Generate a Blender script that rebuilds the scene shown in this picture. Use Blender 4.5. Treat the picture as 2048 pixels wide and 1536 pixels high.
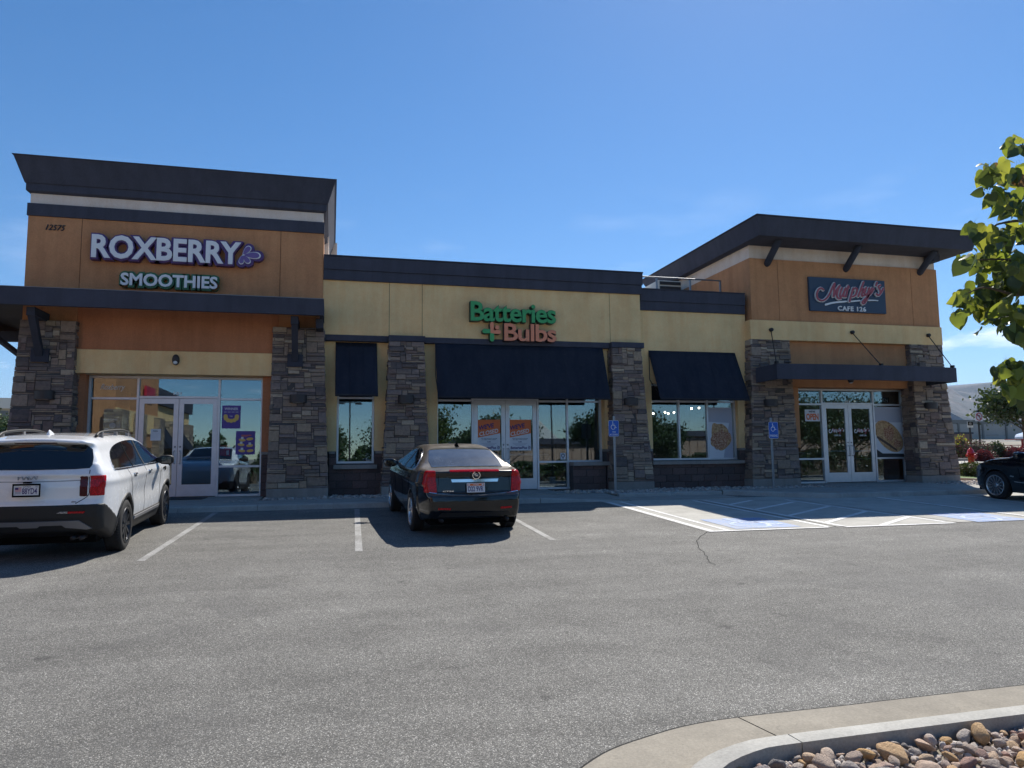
import bpy, bmesh, math, random
import numpy as np
from mathutils import Vector, Matrix, noise
from mathutils.bvhtree import BVHTree
from mathutils.geometry import delaunay_2d_cdt, tessellate_polygon

random.seed(7)
rng = np.random.default_rng(7)
R = math.radians
for o in list(bpy.data.objects):
    bpy.data.objects.remove(o)
S = bpy.context.scene
COL = S.collection

# ------------------------------------------------------------------ camera
F_PX, PITCH, ROLL, YAW = 1437.28, R(5.76836), R(-0.60982), R(14.12436)
CAM = Vector((0.0, -19.8, 0.935))
_fw = Vector((math.sin(YAW)*math.cos(PITCH), math.cos(YAW)*math.cos(PITCH), math.sin(PITCH)))
_r0 = Vector((math.cos(YAW), -math.sin(YAW), 0.0))
_u0 = _r0.cross(_fw)
_rt = _r0*math.cos(ROLL) + _u0*math.sin(ROLL)
_up = -_r0*math.sin(ROLL) + _u0*math.cos(ROLL)
cd = bpy.data.cameras.new('camera')
cam = bpy.data.objects.new('camera', cd)
COL.objects.link(cam)
cd.sensor_fit = 'HORIZONTAL'
cd.sensor_width = 36.0
cd.lens = 36.0*F_PX/2048.0
cd.clip_start = 0.05
cd.clip_end = 30000
M3 = Matrix((( _rt.x, _up.x, -_fw.x), (_rt.y, _up.y, -_fw.y), (_rt.z, _up.z, -_fw.z)))
cam.matrix_world = Matrix.Translation(CAM) @ M3.to_4x4()
S.camera = cam

def at(px, py, D):
    """point of the photograph on the vertical plane D metres in front of the camera along +Y"""
    v = _rt*(px-1024) - _up*(py-768) + _fw*F_PX
    v = v*(D/v.y)
    return Vector((v.x, D-19.8, v.z+CAM.z))

# ------------------------------------------------------------------ light
SUN = Vector((0.3977, 0.5303, 0.7487)).normalized()
SUN_EL = math.asin(SUN.z)
SUN_AZ = math.atan2(SUN.x, SUN.y)
W = bpy.data.worlds.new('World')
S.world = W
W.use_nodes = True
nt = W.node_tree
nt.nodes.clear()
def wn(t, **k):
    n = nt.nodes.new(t)
    for a, b in k.items():
        setattr(n, a, b)
    return n
wo = wn('ShaderNodeOutputWorld'); bg = wn('ShaderNodeBackground')
sky = wn('ShaderNodeTexSky', sky_type='NISHITA', sun_disc=False, sun_elevation=SUN_EL, sun_rotation=SUN_AZ,
         altitude=1300, air_density=1.0, dust_density=0.35, ozone_density=2.6)
bg.inputs['Strength'].default_value = 0.092
# fair-weather clouds low over the horizon and a few faint wisps higher up
tc = wn('ShaderNodeTexCoord'); sep = wn('ShaderNodeSeparateXYZ')
nt.links.new(tc.outputs['Generated'], sep.inputs[0])
def mth(op, a, b=None, c=None, clamp=False):
    n = wn('ShaderNodeMath', operation=op, use_clamp=clamp)
    for i, v in enumerate((a, b, c)):
        if v is None: continue
        if isinstance(v, (int, float)): n.inputs[i].default_value = v
        else: nt.links.new(v, n.inputs[i])
    return n.outputs[0]
mp = wn('ShaderNodeMapping'); mp.inputs['Scale'].default_value = (12.0, 12.0, 42.0)
mp.inputs['Location'].default_value = (0.35, 0.2, 0.0)
nt.links.new(tc.outputs['Generated'], mp.inputs[0])
n1 = wn('ShaderNodeTexNoise'); n1.inputs['Scale'].default_value = 1.15; n1.inputs['Detail'].default_value = 9; n1.inputs['Roughness'].default_value = 0.58
nt.links.new(mp.outputs[0], n1.inputs['Vector'])
zz = sep.outputs['Z']
azx = mth('DIVIDE', sep.outputs['X'], mth('MAXIMUM', sep.outputs['Y'], 0.05))
def bump(v, c, w):
    d = mth('DIVIDE', mth('SUBTRACT', v, c), w)
    return mth('SUBTRACT', 1.0, mth('MULTIPLY', d, d), clamp=True)
CLOUDS = bump(zz, 0.130, 0.019)
c_r = mth('MULTIPLY', bump(azx, 1.12, 0.22), CLOUDS)
band = mth('MULTIPLY', mth('MULTIPLY', bump(zz, 0.10, 0.05), 0.55), mth('SUBTRACT', 1.0, bump(azx, 0.45, 0.75), clamp=True))
cm = mth('MULTIPLY', mth('SUBTRACT', mth('ADD', n1.outputs['Fac'], mth('MULTIPLY', mth('MAXIMUM', c_r, mth('MULTIPLY', band, 0.6)), 0.46)), 0.73), 3.4, clamp=True)
wmp = wn('ShaderNodeMapping'); wmp.inputs['Scale'].default_value = (2.2, 2.2, 9.0); wmp.inputs['Rotation'].default_value = (0.1, 0.25, 0.3)
nt.links.new(tc.outputs['Generated'], wmp.inputs[0])
n2 = wn('ShaderNodeTexNoise'); n2.inputs['Scale'].default_value = 2.0; n2.inputs['Detail'].default_value = 8; n2.inputs['Roughness'].default_value = 0.5
nt.links.new(wmp.outputs[0], n2.inputs['Vector'])
wisp = mth('MULTIPLY', mth('MULTIPLY', mth('SUBTRACT', n2.outputs['Fac'], 0.54), 0.7, clamp=True), bump(zz, 0.24, 0.12))
mixc = wn('ShaderNodeMixRGB'); mixc.inputs[2].default_value = (11.5, 12.0, 12.6, 1)
nt.links.new(mth('MAXIMUM', mth('MULTIPLY', cm, 0.9), wisp), mixc.inputs[0])
hs = wn('ShaderNodeHueSaturation'); hs.inputs['Saturation'].default_value = 1.28; hs.inputs['Value'].default_value = 1.0
nt.links.new(sky.outputs[0], hs.inputs['Color'])
nt.links.new(hs.outputs[0], mixc.inputs[1])
nt.links.new(mixc.outputs[0], bg.inputs[0])
nt.links.new(bg.outputs[0], wo.inputs[0])

sl = bpy.data.lights.new('sun', 'SUN')
sl.energy = 5.0
sl.angle = R(0.53)
sl.color = (1.0, 0.95, 0.87)
so = bpy.data.objects.new('sun', sl)
COL.objects.link(so)
so.rotation_euler = SUN.to_track_quat('Z', 'Y').to_euler()
so.location = (20, 25, 40)

S.view_settings.view_transform = 'Standard'
S.view_settings.look = 'None'
S.view_settings.exposure = 0.52
S.view_settings.gamma = 1.0
S.view_settings.use_curve_mapping = False
S.render.engine = 'CYCLES'
S.cycles.max_bounces = 8
S.cycles.transparent_max_bounces = 16
S.cycles.sample_clamp_indirect = 6

# ------------------------------------------------------------------ materials
MATS = {}
class NB:
    """small node-tree helper"""
    def __init__(s, name):
        s.m = bpy.data.materials.new(name); s.m.use_nodes = True
        s.t = s.m.node_tree; s.t.nodes.clear()
        s.out = s.n('ShaderNodeOutputMaterial')
        s.p = s.n('ShaderNodeBsdfPrincipled')
        s.l(s.p.outputs[0], s.out.inputs[0])
        MATS[name] = s.m
    def n(s, t, **k):
        x = s.t.nodes.new(t)
        for a, b in k.items(): setattr(x, a, b)
        return x
    def l(s, a, b): s.t.links.new(a, b)
    def set(s, **k):
        for a, b in k.items():
            s.p.inputs[a.replace('_', ' ')].default_value = b
    def coord(s, kind='Object', scale=(1, 1, 1)):
        c = s.n('ShaderNodeTexCoord'); m = s.n('ShaderNodeMapping'); m.inputs['Scale'].default_value = scale
        s.l(c.outputs[kind], m.inputs[0]); return m.outputs[0]
    def noise(s, vec, scale, detail=4, rough=0.55, dist=0.0):
        x = s.n('ShaderNodeTexNoise'); x.inputs['Scale'].default_value = scale; x.inputs['Detail'].default_value = detail
        x.inputs['Roughness'].default_value = rough; x.inputs['Distortion'].default_value = dist
        s.l(vec, x.inputs['Vector']); return x.outputs['Fac']
    def vor(s, vec, scale, feature='F1', out='Distance'):
        x = s.n('ShaderNodeTexVoronoi', feature=feature); x.inputs['Scale'].default_value = scale
        s.l(vec, x.inputs['Vector']); return x.outputs[out]
    def ramp(s, fac, stops):
        x = s.n('ShaderNodeValToRGB')
        while len(x.color_ramp.elements) > 1: x.color_ramp.elements.remove(x.color_ramp.elements[0])
        x.color_ramp.elements[0].position = stops[0][0]; x.color_ramp.elements[0].color = (*stops[0][1], 1) if not isinstance(stops[0][1], float) else (stops[0][1],)*3 + (1,)
        for p, c in stops[1:]:
            e = x.color_ramp.elements.new(p); e.color = (*c, 1) if not isinstance(c, float) else (c, c, c, 1)
        s.l(fac, x.inputs[0]); return x.outputs[0]
    def mix(s, f, a, b, mode='MIX'):
        x = s.n('ShaderNodeMixRGB', blend_type=mode)
        for i, v in ((0, f), (1, a), (2, b)):
            if isinstance(v, (int, float)): x.inputs[i].default_value = v if i == 0 else (v, v, v, 1)
            elif isinstance(v, tuple): x.inputs[i].default_value = (*v, 1)
            else: s.l(v, x.inputs[i])
        return x.outputs[0]
    def bump(s, h, strength=0.3, dist=0.01):
        b = s.n('ShaderNodeBump'); b.inputs['Strength'].default_value = strength; b.inputs['Distance'].default_value = dist
        s.l(h, b.inputs['Height']); s.l(b.outputs[0], s.p.inputs['Normal']); return b

def simple(name, c, rough=0.5, metal=0.0, spec=0.5, var=0.0, vscale=3.0, bump=0.0, bscale=80.0, coat=0.0):
    b = NB(name); b.set(Roughness=rough, Metallic=metal)
    b.p.inputs['Specular IOR Level'].default_value = spec
    b.p.inputs['Base Color'].default_value = (*c, 1)
    if coat: b.p.inputs['Coat Weight'].default_value = coat; b.p.inputs['Coat Roughness'].default_value = 0.03
    if var or bump:
        v = b.coord()
    if var:
        f = b.noise(v, vscale, 5, 0.6)
        lo = tuple(x*(1-var) for x in c); hi = tuple(min(1, x*(1+var)) for x in c)
        b.l(b.ramp(f, [(0.3, lo), (0.7, hi)]), b.p.inputs['Base Color'])
    if bump:
        b.bump(b.noise(v, bscale, 3, 0.6), bump, 0.004)
    return b.m

def stucco(name, c):
    b = NB(name); v = b.coord(); b.set(Roughness=0.9)
    b.p.inputs['Specular IOR Level'].default_value = 0.25
    big = b.noise(v, 0.9, 5, 0.6); fine = b.noise(v, 45, 4, 0.7)
    streak = b.noise(b.coord('Object', (2.5, 2.5, 0.25)), 1.6, 4, 0.6)
    k = b.ramp(big, [(0.3, tuple(x*0.88 for x in c)), (0.7, tuple(min(1, x*1.08) for x in c))])
    k = b.mix(0.18, k, b.ramp(fine, [(0.35, 0.30), (0.65, 0.85)]), 'OVERLAY')
    k = b.mix(0.20, k, b.ramp(streak, [(0.40, 0.22), (0.58, 0.52)]), 'OVERLAY')
    k = b.mix(0.22, k, b.ramp(b.noise(v, 4.5, 6, 0.7, 0.8), [(0.3, 0.34), (0.7, 0.62)]), 'OVERLAY')
    b.l(k, b.p.inputs['Base Color'])
    b.bump(b.noise(v, 110, 4, 0.75), 0.7, 0.006)
    return b.m

stucco('stucco_orange', (0.55, 0.265, 0.125))
stucco('stucco_rust', (0.50, 0.205, 0.10))
stucco('stucco_tan', (0.86, 0.59, 0.29))
stucco('stucco_cream', (0.78, 0.65, 0.55))
stucco('trim_dark', (0.066, 0.068, 0.090))
stucco('trim_dark_edge', (0.050, 0.052, 0.068))
stucco('concrete_base', (0.30, 0.275, 0.25))
simple('joint_dark', (0.12, 0.07, 0.03), 0.9)
simple('aluminium', (0.62, 0.63, 0.66), 0.42, 0.55, var=0.06, vscale=6)
simple('aluminium_dark', (0.22, 0.23, 0.25), 0.4, 0.6)
simple('steel_galv', (0.42, 0.43, 0.44), 0.45, 0.7, var=0.12, vscale=20)
b = NB('awning_fabric'); v = b.coord(); b.set(Roughness=0.9); b.p.inputs['Specular IOR Level'].default_value = 0.25
f = b.noise(b.coord('Object', (1.6, 1, 0.5)), 1.5, 6, 0.7)
k = b.ramp(f, [(0.3, (0.011, 0.015, 0.028)), (0.7, (0.026, 0.031, 0.046))])
k = b.mix(b.ramp(b.noise(v, 9, 6, 0.7), [(0.55, 0.0), (0.8, 0.25)]), k, (0.09, 0.085, 0.08)); b.l(k, b.p.inputs['Base Color'])
b.bump(b.noise(b.coord('Object', (1, 1, 0.35)), 5, 4, 0.6), 0.35, 0.03)
simple('black_metal', (0.022, 0.02, 0.022), 0.5, 0.2)
simple('bronze_metal', (0.05, 0.042, 0.04), 0.55, 0.2)
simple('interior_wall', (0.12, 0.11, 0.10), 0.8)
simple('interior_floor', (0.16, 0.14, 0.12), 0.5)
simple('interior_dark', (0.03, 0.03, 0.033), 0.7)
simple('roof_membrane', (0.45, 0.44, 0.42), 0.85, var=0.1)
simple('white_plastic', (0.78, 0.79, 0.80), 0.35)
simple('sign_white', (0.80, 0.80, 0.80), 0.4)
simple('sign_purple', (0.085, 0.035, 0.16), 0.45)
simple('sign_purple_face', (0.16, 0.10, 0.30), 0.45)
simple('sign_green_dark', (0.02, 0.13, 0.055), 0.45)
simple('sign_green', (0.05, 0.36, 0.11), 0.45)
simple('sign_green_side', (0.012, 0.05, 0.03), 0.5)
simple('sign_orange', (0.80, 0.27, 0.14), 0.45)
simple('sign_orange_side', (0.05, 0.03, 0.03), 0.5)
simple('sign_navy', (0.03, 0.055, 0.10), 0.5)
simple('sign_pink', (0.36, 0.075, 0.10), 0.5)
simple('sign_blue', (0.015, 0.11, 0.50), 0.4)
simple('print_white', (0.78, 0.78, 0.78), 0.6)
simple('print_black', (0.03, 0.03, 0.035), 0.6)
simple('print_navy', (0.05, 0.035, 0.16), 0.6)
simple('poster_orange', (0.72, 0.17, 0.05), 0.6)
simple('poster_purple', (0.10, 0.06, 0.30), 0.55)
simple('poster_yellow', (0.75, 0.50, 0.12), 0.6)
simple('poster_red', (0.50, 0.02, 0.05), 0.55)
simple('poster_grey', (0.42, 0.44, 0.52), 0.6)
simple('poster_white', (0.68, 0.70, 0.74), 0.6)
simple('poster_brown', (0.10, 0.06, 0.05), 0.6)
b = NB('bagel_print'); v = b.coord(); b.set(Roughness=0.6)
b.l(b.ramp(b.noise(v, 14, 6, 0.7, 0.6), [(0.32, (0.16, 0.07, 0.03)), (0.5, (0.52, 0.31, 0.14)), (0.66, (0.68, 0.50, 0.30))]), b.p.inputs['Base Color'])
b = NB('topping_print'); v = b.coord(); b.set(Roughness=0.6)
b.l(b.ramp(b.noise(v, 34, 6, 0.7, 0.8), [(0.36, (0.13, 0.03, 0.02)), (0.5, (0.42, 0.16, 0.07)), (0.62, (0.75, 0.62, 0.45))]), b.p.inputs['Base Color'])
simple('paper', (0.72, 0.73, 0.74), 0.7)
simple('red_paint', (0.50, 0.02, 0.03), 0.4, var=0.12, vscale=12, coat=0.3)
simple('tyre', (0.016, 0.016, 0.017), 0.85, bump=0.3, bscale=120)
simple('rim_dark', (0.05, 0.052, 0.058), 0.3, 0.7)
simple('rim_silver', (0.55, 0.56, 0.58), 0.26, 0.85)
simple('chrome', (0.82, 0.83, 0.85), 0.12, 1.0)
simple('black_plastic', (0.018, 0.019, 0.021), 0.55, 0, 0.4)
simple('silver_plastic', (0.23, 0.23, 0.24), 0.45, 0.3)
simple('gap_black', (0.004, 0.004, 0.004), 0.9, 0, 0.1)
simple('door_gap_grey', (0.25, 0.26, 0.28), 0.7)
simple('plate_white', (0.66, 0.68, 0.70), 0.45)
simple('neon_tube', (0.55, 0.6, 0.7), 0.4)

def paint(name, c, rough, coat, flake=0.0):
    b = NB(name); b.set(Roughness=rough)
    b.p.inputs['Base Color'].default_value = (*c, 1)
    b.p.inputs['Coat Weight'].default_value = coat
    b.p.inputs['Coat Roughness'].default_value = 0.02
    v = b.coord()
    d = b.noise(v, 3.0, 6, 0.65)
    b.l(b.ramp(d, [(0.35, tuple(x*0.93 for x in c)), (0.7, tuple(min(1, x*1.02+flake) for x in c))]), b.p.inputs['Base Color'])
    b.l(b.ramp(b.noise(v, 7, 5, 0.6), [(0.3, rough*0.8), (0.75, rough*1.5)]), b.p.inputs['Roughness'])
    return b.m
paint('car_white', (0.86, 0.87, 0.88), 0.22, 1.0)
# dusty black sedan: a thin film of pale dust lies on faces that look up
b = NB('car_black_dusty'); v = b.coord(); g = b.n('ShaderNodeNewGeometry'); sp = b.n('ShaderNodeSeparateXYZ'); b.l(g.outputs['Normal'], sp.inputs[0])
dn = b.noise(v, 5, 6, 0.7)
mm = b.n('ShaderNodeMath', operation='MULTIPLY'); b.l(b.ramp(sp.outputs['Z'], [(0.25, 0.0), (0.85, 1.0)]), mm.inputs[0]); b.l(b.ramp(dn, [(0.25, 0.35), (0.7, 0.75)]), mm.inputs[1])
b.l(b.mix(mm.outputs[0], (0.006, 0.007, 0.010), (0.16, 0.13, 0.10)), b.p.inputs['Base Color'])
b.l(b.ramp(mm.outputs[0], [(0.0, 0.10), (0.8, 0.42)]), b.p.inputs['Roughness'])
b.p.inputs['Coat Weight'].default_value = 0.35; b.p.inputs['Coat Roughness'].default_value = 0.04
paint('car_black', (0.006, 0.007, 0.010), 0.12, 1.0)
simple('glass_black', (0.006, 0.007, 0.010), 0.06, 0, 0.6, coat=0.6)
b = NB('glass_dusty'); v = b.coord(); b.set(Roughness=0.16); b.l(b.ramp(b.noise(v, 6, 6, 0.6), [(0.3, (0.03, 0.035, 0.045)), (0.7, (0.075, 0.085, 0.10))]), b.p.inputs['Base Color']); b.p.inputs['Coat Weight'].default_value = 0.8
def lens(name, c):
    b = NB(name); b.set(Roughness=0.12); b.p.inputs['Base Color'].default_value = (*c, 1)
    b.p.inputs['Coat Weight'].default_value = 0.15; b.p.inputs['Specular IOR Level'].default_value = 0.25
    v = b.coord('Object', (1, 1, 1))
    b.l(b.ramp(b.vor(v, 55), [(0.1, tuple(x*1.25 for x in c)), (0.6, tuple(x*0.55 for x in c))]), b.p.inputs['Base Color'])
    return b.m
lens('lens_red', (0.62, 0.008, 0.018)); lens('lens_dark_red', (0.10, 0.006, 0.012)); lens('lens_clear', (0.45, 0.42, 0.40))

# coated shop glazing: partly mirror, partly see-through and tinted
def glazing(name, tint, base):
    b = NB(name); b.t.nodes.remove(b.p)
    tr = b.n('ShaderNodeBsdfTransparent'); tr.inputs[0].default_value = (*tint, 1)
    gl = b.n('ShaderNodeBsdfGlossy'); gl.inputs[0].default_value = (0.62, 0.80, 0.92, 1); gl.inputs['Roughness'].default_value = 0.012
    lw = b.n('ShaderNodeLayerWeight'); lw.inputs[0].default_value = 0.25
    ad = b.n('ShaderNodeMath', operation='MULTIPLY_ADD', use_clamp=True); ad.inputs[1].default_value = 0.6; ad.inputs[2].default_value = base
    b.l(lw.outputs['Fresnel'], ad.inputs[0])
    v = b.coord('Object'); bp = b.n('ShaderNodeBump'); bp.inputs['Strength'].default_value = 0.02; bp.inputs['Distance'].default_value = 0.02
    b.l(b.noise(v, 1.3, 2, 0.4), bp.inputs['Height']); b.l(bp.outputs[0], gl.inputs['Normal'])
    mx = b.n('ShaderNodeMixShader'); b.l(ad.outputs[0], mx.inputs[0]); b.l(tr.outputs[0], mx.inputs[1]); b.l(gl.outputs[0], mx.inputs[2])
    b.l(mx.outputs[0], b.out.inputs[0]); return b.m
glazing('shop_glass', (0.90, 0.93, 0.95), 0.15)

# ground
b = NB('asphalt'); v = b.coord(); b.set(Roughness=0.88); b.p.inputs['Specular IOR Level'].default_value = 0.3
vc = b.vor(v, 150, 'F1', 'Color'); sx = b.n('ShaderNodeSeparateColor'); b.l(vc, sx.inputs[0])
stone_c = b.ramp(sx.outputs[0], [(0.0, (0.095, 0.092, 0.085)), (0.4, (0.16, 0.155, 0.143)), (0.72, (0.235, 0.228, 0.208)), (0.92, (0.38, 0.365, 0.33)), (1.0, (0.62, 0.60, 0.56))])
dd = b.vor(v, 150, 'F1', 'Distance')
k = b.mix(b.ramp(dd, [(0.35, 0.0), (0.62, 0.60)]), stone_c, (0.075, 0.073, 0.068))
big = b.noise(v, 0.28, 6, 0.65, 0.6); mid = b.noise(v, 2.2, 6, 0.7, 0.4)
k = b.mix(0.75, k, b.ramp(big, [(0.3, 0.36), (0.7, 0.62)]), 'OVERLAY')
k = b.mix(0.45, k, b.ramp(mid, [(0.3, 0.34), (0.7, 0.62)]), 'OVERLAY')
lane = b.noise(b.coord('Object', (0.35, 3.2, 1)), 0.55, 4, 0.6, 0.3)     # long faint bands along the drive lane
k = b.mix(0.5, k, b.ramp(lane, [(0.35, 0.40), (0.65, 0.60)]), 'OVERLAY')
patch_ = b.noise(v, 0.55, 3, 0.5, 0.9)
k = b.mix(b.ramp(patch_, [(0.60, 0.0), (0.64, 0.22)]), k, (0.09, 0.088, 0.085))
oil = b.vor(b.coord('Object', (1, 1, 1)), 1.35); on = b.noise(v, 7, 5, 0.7)
om = b.n('ShaderNodeMath', operation='ADD'); b.l(oil, om.inputs[0]); b.l(b.ramp(on, [(0.3, 0.0), (0.7, 0.28)]), om.inputs[1])
k = b.mix(b.ramp(om.outputs[0], [(0.12, 0.55), (0.22, 0.0)]), k, (0.035, 0.034, 0.034))
b.l(k, b.p.inputs['Base Color']); b.bump(b.noise(v, 95, 3, 0.75), 0.9, 0.008)
def concrete(name, c, spot=0.5, bs=0.25):
    b = NB(name); v = b.coord(); b.set(Roughness=0.88); b.p.inputs['Specular IOR Level'].default_value = 0.3
    f = b.noise(v, 2.2, 7, 0.7, 0.4); g = b.noise(v, 60, 4, 0.7)
    k = b.ramp(f, [(0.3, tuple(x*0.78 for x in c)), (0.55, c), (0.75, tuple(x*1.15 for x in c))])
    k = b.mix(0.3, k, b.ramp(g, [(0.3, 0.25), (0.7, 0.75)]), 'OVERLAY')
    k = b.mix(b.ramp(b.noise(v, 9, 6, 0.75, 1.2), [(0.62, 0.0), (0.72, spot)]), k, tuple(x*0.35 for x in c))
    k = b.mix(b.ramp(b.vor(v, 26), [(0.03, 0.6), (0.07, 0.0)]), k, tuple(x*0.3 for x in c))
    b.l(k, b.p.inputs['Base Color']); b.bump(b.noise(v, 110, 4, 0.7), bs, 0.004); return b.m
concrete('concrete_walk', (0.34, 0.32, 0.285)); concrete('concrete_kerb', (0.38, 0.37, 0.34), 0.45, 0.5)
concrete('concrete_pad', (0.42, 0.405, 0.365), 0.35); concrete('concrete_gutter', (0.30, 0.27, 0.22), 0.55, 0.5)
def road_paint(name, c, under, wear):
    b = NB(name); v = b.coord(); b.set(Roughness=0.75)
    f = b.noise(v, 26, 7, 0.8, 0.6); f2 = b.noise(v, 2.0, 4, 0.6)
    m = b.mix(0.45, b.ramp(f, [(wear-0.06, 1.0), (wear+0.06, 0.0)]), b.ramp(f2, [(0.35, 1.0), (0.65, 0.0)]))
    b.l(b.mix(m, c, under), b.p.inputs['Base Color']); b.bump(b.noise(v, 75, 3, 0.75), 0.5, 0.006); return b.m
road_paint('paint_faded', (0.40, 0.40, 0.39), (0.17, 0.165, 0.155), 0.545)
road_paint('paint_white', (0.74, 0.74, 0.73), (0.36, 0.35, 0.33), 0.42)
road_paint('paint_blue', (0.12, 0.26, 0.58), (0.36, 0.35, 0.33), 0.50)
road_paint('paint_emblem', (0.62, 0.64, 0.68), (0.14, 0.27, 0.56), 0.50)
simple('crack_fill', (0.012, 0.012, 0.012), 0.95)
b = NB('dry_ground'); v = b.coord(); b.set(Roughness=0.95)
b.l(b.ramp(b.noise(v, 0.6, 8, 0.7), [(0.3, (0.16, 0.14, 0.10)), (0.5, (0.24, 0.21, 0.16)), (0.7, (0.30, 0.27, 0.21))]), b.p.inputs['Base Color'])
b = NB('grass'); v = b.coord(); b.set(Roughness=0.9)
b.l(b.ramp(b.noise(v, 14, 6, 0.7), [(0.3, (0.05, 0.11, 0.02)), (0.7, (0.12, 0.20, 0.05))]), b.p.inputs['Base Color'])
b = NB('far_hill'); v = b.coord(); b.set(Roughness=1.0)
k = b.ramp(b.noise(v, 0.004, 9, 0.68, 0.6), [(0.32, (0.04, 0.045, 0.03)), (0.48, (0.085, 0.08, 0.058)), (0.62, (0.15, 0.12, 0.09))])
b.l(b.mix(b.ramp(b.noise(v, 0.035, 6, 0.8, 0.5), [(0.50, 0.0), (0.58, 0.75)]), k, (0.03, 0.036, 0.022)), b.p.inputs['Base Color'])
# building stones in eight tones
STONE = []
for i, c in enumerate([(0.29, 0.22, 0.17), (0.19, 0.15, 0.13), (0.38, 0.285, 0.20), (0.13, 0.108, 0.105), (0.25, 0.195, 0.175), (0.33, 0.25, 0.195), (0.44, 0.35, 0.26), (0.20, 0.14, 0.12)]):
    nm = 'ledge_stone_%s' % 'abcdefgh'[i]
    b = NB(nm); v = b.coord('Object', (1, 1, 2.2)); b.set(Roughness=0.88); b.p.inputs['Specular IOR Level'].default_value = 0.3
    k = b.ramp(b.noise(v, 5.5, 7, 0.7, 0.8), [(0.28, tuple(x*0.6 for x in c)), (0.5, c), (0.74, tuple(x*1.35 for x in c))])
    k = b.mix(b.ramp(b.noise(v, 2.3, 3, 0.5), [(0.5, 0.0), (0.7, 0.35)]), k, (0.26, 0.18, 0.11))
    b.l(k, b.p.inputs['Base Color']); b.bump(b.noise(v, 22, 6, 0.75), 0.9, 0.02)
    STONE.append(nm)
simple('mortar', (0.075, 0.07, 0.068), 0.95)
BLOCK = []
for i, c in enumerate([(0.125, 0.085, 0.078), (0.10, 0.072, 0.068), (0.15, 0.10, 0.09)]):
    nm = 'split_block_%s' % 'abc'[i]
    b = NB(nm); v = b.coord(); b.set(Roughness=0.92)
    b.l(b.ramp(b.noise(v, 30, 6, 0.7), [(0.3, tuple(x*0.7 for x in c)), (0.7, tuple(x*1.3 for x in c))]), b.p.inputs['Base Color'])
    b.bump(b.noise(v, 38, 6, 0.8), 1.0, 0.015); BLOCK.append(nm)
# river rock: colour picked per object
b = NB('river_rock'); v = b.coord(); b.set(Roughness=0.8); b.p.inputs['Specular IOR Level'].default_value = 0.3
oi = b.n('ShaderNodeObjectInfo')
cr = b.ramp(oi.outputs['Random'], [(0.0, (0.36, 0.32, 0.29)), (0.12, (0.52, 0.38, 0.28)), (0.24, (0.22, 0.21, 0.21)), (0.36, (0.62, 0.44, 0.32)), (0.48, (0.46, 0.41, 0.37)), (0.60, (0.62, 0.38, 0.16)), (0.70, (0.60, 0.50, 0.43)), (0.80, (0.40, 0.22, 0.17)), (0.90, (0.66, 0.58, 0.50)), (1.0, (0.30, 0.26, 0.25))])
b.l(b.mix(0.5, cr, b.ramp(b.noise(v, 9, 8, 0.75, 0.8), [(0.3, 0.28), (0.7, 0.72)]), 'OVERLAY'), b.p.inputs['Base Color'])
b.bump(b.noise(v, 5, 8, 0.7), 0.6, 0.10)
b = NB('gravel_rock'); v = b.coord(); b.set(Roughness=0.85)
at_ = b.n('ShaderNodeAttribute', attribute_name='tone'); 
cr = b.ramp(at_.outputs['Fac'], [(0.0, (0.26, 0.25, 0.25)), (0.2, (0.48, 0.39, 0.32)), (0.4, (0.20, 0.20, 0.21)), (0.6, (0.54, 0.42, 0.33)), (0.8, (0.38, 0.35, 0.33)), (1.0, (0.62, 0.56, 0.50))])
b.l(b.mix(0.5, cr, b.ramp(b.noise(v, 12, 6, 0.7), [(0.3, 0.3), (0.7, 0.7)]), 'OVERLAY'), b.p.inputs['Base Color'])
def leaf(name, c1, c2, trans, tf=0.42):
    b = NB(name); b.set(Roughness=0.42); b.p.inputs['Specular IOR Level'].default_value = 0.5
    v = b.coord(); oi = b.n('ShaderNodeObjectInfo')
    k = b.ramp(b.noise(v, 3.5, 6, 0.7, 0.5), [(0.3, c1), (0.7, c2)])
    k = b.mix(b.ramp(oi.outputs['Random'], [(0.0, 0.0), (1.0, 0.5)]), k, tuple(x*0.6 for x in c1))
    b.l(k, b.p.inputs['Base Color'])
    tl = b.n('ShaderNodeBsdfTranslucent'); tl.inputs[0].default_value = (*trans, 1)
    mx = b.n('ShaderNodeMixShader'); mx.inputs[0].default_value = tf
    b.l(b.p.outputs[0], mx.inputs[1]); b.l(tl.outputs[0], mx.inputs[2]); b.l(mx.outputs[0], b.out.inputs[0]); return b.m
leaf('leaf_green', (0.045, 0.085, 0.02), (0.085, 0.14, 0.035), (0.30, 0.36, 0.04))
leaf('leaf_yellow', (0.10, 0.13, 0.03), (0.15, 0.18, 0.04), (0.46, 0.48, 0.06))
leaf('leaf_dry', (0.16, 0.085, 0.03), (0.24, 0.14, 0.05), (0.30, 0.16, 0.05))
leaf('leaf_shade', (0.035, 0.065, 0.018), (0.06, 0.10, 0.028), (0.12, 0.16, 0.03), 0.3)
leaf('leaf_dark', (0.03, 0.055, 0.02), (0.055, 0.085, 0.03), (0.05, 0.08, 0.02), 0.2)
leaf('leaf_mid', (0.04, 0.07, 0.022), (0.07, 0.11, 0.03), (0.08, 0.12, 0.02), 0.25)
leaf('leaf_purple', (0.055, 0.025, 0.035), (0.10, 0.045, 0.055), (0.10, 0.03, 0.04))
leaf('leaf_red', (0.12, 0.02, 0.03), (0.18, 0.03, 0.04), (0.2, 0.03, 0.03))
simple('bark', (0.12, 0.09, 0.065), 0.95, bump=0.8, bscale=30)
simple('soundwall_grey', (0.30, 0.31, 0.31), 0.85, var=0.08, vscale=0.3)
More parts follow.
